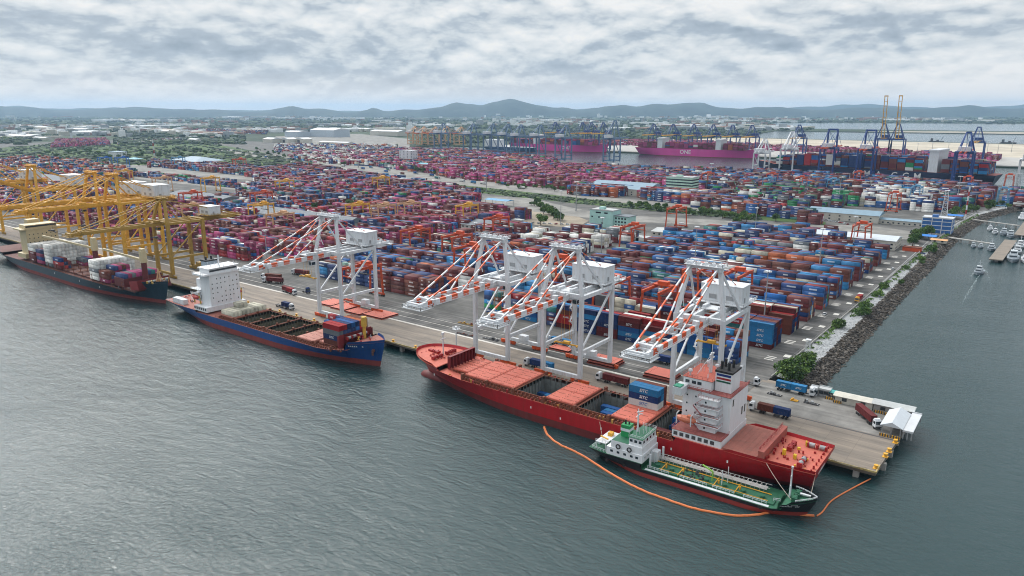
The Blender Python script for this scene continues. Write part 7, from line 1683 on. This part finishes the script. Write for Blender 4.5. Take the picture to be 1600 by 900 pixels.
o = lowg.build('ground_cover', LEAF); tag(o, 'low creeping green plants along the fence above the stones', 'plants', kind='stuff')
TG = {'shore': 'trees by the white shed and office', 'road': 'trees along the main road', 'yard': 'trees between the yards', 'field': 'trees at the green field'}
TP = []
for u0, v0, u1, v1, n, s, g, l in ((1425, 382, 1475, 352, 26, 1.5, 'shore', 'leafy tree in the grove between the white shed and the office'), (1480, 338, 1530, 326, 12, 1.1, 'shore', 'tree in the row by the shore road near the banded pole'),
      (510, 322, 585, 332, 22, 1.6, 'yard', 'dark tree in the dense row behind the grey warehouse roof'), (588, 326, 620, 332, 9, 1.7, 'yard', 'dark tree in the clump east of the dense row'), (830, 318, 880, 345, 20, 1.3, 'yard', 'tree on the rough ground west of the mint building'), (630, 262, 690, 272, 20, 1.5, 'road', 'tree in front of the long teal warehouse'),
      (780, 288, 900, 302, 30, 1.0, 'road', 'low tree on the verge before the magenta stacks'), (980, 322, 1180, 345, 44, 1.1, 'road', 'low tree on the verge south of the main road'), (480, 262, 760, 302, 50, .8, 'road', 'low tree on the verge of the long road'), (395, 236, 545, 256, 34, 1.4, 'field', 'tree in the row along the far side of the long road'),
      (0, 262, 230, 258, 34, 1.3, 'field', 'tree at the near edge of the green field'), (60, 244, 330, 240, 60, 1.6, 'field', 'tree scattered over the green field'), (330, 262, 470, 272, 16, 1.0, 'field', 'tree beside the stacks under the green field'), (1500, 332, 1600, 318, 12, 1.0, 'shore', 'tree on the verge towards the harbour mouth')):
    for i in range(n):
        t = (i+.5)/n; u = u0+(u1-u0)*t+r.uniform(-5, 5); v = v0+(v1-v0)*t+r.uniform(-4, 4)*(1 if g != 'field' or s < 1.5 else 1.7); x, y = at(u, v, 4)
        if y < 395 and x > -400: continue
        tree(x, y, s*r.uniform(.6, 1.25), l, TG[g])
for u, v, s, l in ((845, 352, 2.0, 'large round tree between the bare ground and the mint building'), (1545, 328, 2.1, 'big round tree on the shore beside the light blue gantry'), (940, 352, 1.2, 'small tree against the mint building\'s front'), (903, 374, 1.0, 'small round tree on the paving, before the mint building'), (877, 373, 1.0, 'small bushy tree on the paving beside the slim mast'), (1150, 352, 1.4, 'small tree at the end of the road stacks'), (1212, 346, 1.5, 'dark tree before the red and blue road stacks'), (495, 330, 1.8, 'dark round tree at the end of the grey warehouse')): x, y = at(u, v, 4); tree(x, y, s, l, None)
# scrub on the green field
sc = MB(); k = 0
for i in range(2600):
    u, v = r.uniform(-20, 560), r.uniform(223, 268); p = at(u, v, 4)
    if not inside((u, v), [(0, 262), (0, 231), (90, 224), (190, 224), (250, 217), (330, 224), (420, 240), (540, 266), (470, 268), (330, 255), (215, 257)]): continue
    k += 1; w = r.uniform(3, 11); sc.blob((p[0], p[1], 4.0), w, w*r.uniform(.6, 1.4), r.uniform(1.5, 5), seed=k, n=6, mi=r.choice((0, 0, 1, 2)), jit=.4)
for i in range(900):
    t = r.random(); u = 470+720*t; v = interp(u, [(470, 260), (560, 273), (700, 292), (900, 314), (1060, 329), (1190, 342)])+r.uniform(-4, 4); p = at(u, v, 4)
    w = r.uniform(1.2, 4); k += 1; sc.blob((p[0], p[1], 4.0), w, w*1.3, r.uniform(.8, 2.4), seed=k, n=6, mi=r.choice((0, 1, 1, 2)), jit=.4)
o = sc.build('scrub', M_WOOD); tag(o, 'low scrub and thicket over the green field and road verges', 'scrub', kind='stuff')

# ---------------------------------------------------------------- harbour: footbridges, pontoons, boats
def bridge(name, label, p, q, w, z, piers):
    ro = empty(name, (0, 0, 0)); tag(ro, label, 'footbridge' if w < 5 else 'pier'); b = MB(); b.beam((*p, z), (*q, z), w, .8); b.build('deck', M_CONC if w < 5 else M_APRON, ro)
    P, Q = Vector(p), Vector(q); b = MB()
    for i in range(piers): c = P.lerp(Q, (i+.7)/piers); b.box(c.x-1.0, c.x+1.0, c.y-1.0, c.y+1.0, -1, z-.3)
    b.build('pier_column', M_CONC, ro); return ro
bridge('footbridge', 'nearer concrete footbridge from shore to the boat pier', (-46, 543), (-6, 527), 3.4, 3.2, 5)
bridge('footbridge', 'farther concrete footbridge from shore to the boat pier', (-38, 690), (6, 668), 3.4, 3.2, 5)
bridge('boat_pier', 'broad sand coloured pier where the patrol boats lie', (1.5, 446), (5, 562), 9.5, 2.6, 12)
bridge('boat_pier', 'second sand coloured pier running on beyond the first', (10, 600), (16, 800), 9.5, 2.6, 12)
M_HGREY = mat('naval_grey', (.26,.30,.34), .5); M_HG2 = mat('pale_naval_grey', (.48,.52,.55), .5)
def boat_parts(L_, B, hull, top, style=0):
    ro = empty('patrol_boat', (0, 0, 0)); Hh = Hull(L_, B, [(0, 1.6*B/6), (.6, 1.7*B/6), (1, 2.6*B/6)], .3, stern_w=.9, rake=L_*.08, counter=.3, full=.5, wfull=.45); Hh.build(ro, hull, M_DARK, hull)
    k = B/6; b = MB(); b.box(L_*.25, L_*.66, -B*.33, B*.33, 1.6*k, 4.0*k); b.box(L_*.40, L_*.60, -B*.28, B*.28, 4.0*k, 6.0*k); b.build('deckhouse', top, ro)
    b = MB(); b.box(L_*.6, L_*.605, -B*.26, B*.26, 4.8*k, 5.5*k); b.box(L_*.66, L_*.664, -B*.3, B*.3, 2.6*k, 3.3*k); b.box(L_*.41, L_*.59, -B*.285, B*.285, 4.9*k, 5.4*k); b.build('window', M_GLASS, ro)
    b = MB(); b.tube((L_*.45, 0, 6*k), (L_*.45, 0, 10.5*k), .16*k, n=6); b.beam((L_*.45, -1.2*k, 8.6*k), (L_*.45, 1.2*k, 8.6*k), .18*k); b.beam((L_*.45, -.8*k, 9.6*k), (L_*.45, .8*k, 9.6*k), .14*k); b.box(L_*.3, L_*.36, -B*.12, B*.12, 4*k, 5*k); b.build('mast', top, ro)
    b = MB(); b.rail([(L_*.03, -B*.42, 1.6*k), (L_*.7, -B*.44, 1.75*k)], .8, .08, 2); b.rail([(L_*.03, B*.42, 1.6*k), (L_*.7, B*.44, 1.75*k)], .8, .08, 2); b.build('rail', top, ro); return ro
BP = {}
def boat(x, y, rz, L_, B, c, label, group='boats at the harbour piers'):
    k = (L_, B, c)
    if k not in BP: o = BP[k] = boat_parts(L_, B, {'g': M_HGREY, 'w': M_WHITE, 'p': M_HG2}[c], {'g': M_HG2, 'w': M_WHITE, 'p': M_WHITE}[c])
    else: o = copy_tree(BP[k])
    o.location = (x, y, -.1); o.rotation_euler[2] = rz; tag(o, label, 'boat', group)
boat(-4.6, 402, rad(-94), 18, 6, 'g', 'grey patrol boat under way alone towards open water', group=None)
rb_ = rad(-88)
for x, y, L_, B, c, l in ((11.5, 484, 32, 8.5, 'g', 'large grey patrol boat moored on the near outer side of the first pier'), (20.5, 482, 28, 7, 'w', 'white boat outside the large grey one at the first pier'), (29.5, 480, 28, 7, 'w', 'outermost white boat at the first pier'), (-6.5, 520, 18, 6, 'g', 'grey boat on the shore side of the first pier under the footbridge'), (-15, 524, 12, 4, 'g', 'small dark launch beneath the near footbridge, nearer the shore'), (-20.5, 524, 12, 4, 'g', 'smallest launch by the footbridge column nearest the shore'),
        (12.5, 520, 24, 6.5, 'p', 'pale grey boat behind the large patrol boat'), (20.5, 522, 24, 6.5, 'p', 'pale grey boat rafted second from the pier'), (28, 520, 24, 6.5, 'w', 'white boat rafted third from the pier'), (13, 552, 24, 6.5, 'p', 'pale boat at the bend of the first pier'), (21, 556, 24, 6.5, 'g', 'grey boat rafted outside the pale one at the bend'), (-4, 625, 20, 6.5, 'g', 'grey boat in the inner basin, closest to the pier'), (-11.5, 628, 18, 5, 'w', 'white boat in the inner basin, middle of three'), (-17.5, 650, 18, 5, 'w', 'white boat in the inner basin near the far footbridge'), (2.5, 612, 20, 6.5, 'g', 'dark boat tucked in the gap between the two piers'), (5, 745, 24, 7, 'w', 'white boat beyond the far footbridge'), (24, 640, 26, 7, 'p', 'pale boat on the outer side of the second pier'), (25, 675, 26, 7, 'w', 'white boat farther along the second pier')):
    boat(x, y+L_/2 if False else y, rb_ if y < 700 else rad(92), L_, B, c, l)
# wake of the moving boat: low foam ridges
b = MB(); r = random.Random(31)
def foam(x0, y0, x1, y1, n, w):
    for i in range(n):
        t = r.random(); x, y = x0+(x1-x0)*t+r.gauss(0, w*(.3+t)), y0+(y1-y0)*t+r.gauss(0, 1.5); s = r.uniform(.15, .5)*(1.2-t*.7)
        b.blob((x, y, .0), s*.45, s*1.5, .05, seed=i+int(x0*9), n=5, jit=.5)
foam(-4.2, 412, -4.6, 280, 150, .5); foam(-2.0, 412, 6.5, 350, 30, .4); foam(-7.2, 412, -9, 380, 60, .25); foam(-4.6, 414, -4.6, 398, 200, 1.0)
o = b.build('boat_wake', mat('sea_foam', (.34,.40,.41), .6)); tag(o, 'pale foaming wake trailing behind the moving patrol boat', 'wake', kind='stuff')
for u, v, l in ((1463, 222, 'far dark barge on the bay east of the tall raised booms'), (1575, 224, 'far dark workboat on the bay near the eastern edge')):
    x, y = at(u, v, 0); b = MB(); b.box(-26, 26, -7, 7, -.5, 4); b.box(-20, -12, -5, 5, 4, 14); b.beam((14, 0, 4), (22, 0, 22), 1.2); b.box(0, 8, -4, 4, 4, 9); o = b.build('barge', M_DARK); o.location = (x, y, 0); tag(o, l, 'barge')

# ---- settle the containers: the 272 that show largest are things, the rest join the stacks
DEFER.sort(key=lambda e: e[0])
for k, (D, a) in enumerate(DEFER):
    if N_CONT[0] < 298: make_container(*a)
    else: stuff((a[0], a[1], a[2], a[4], a[3]))
build_stuff()
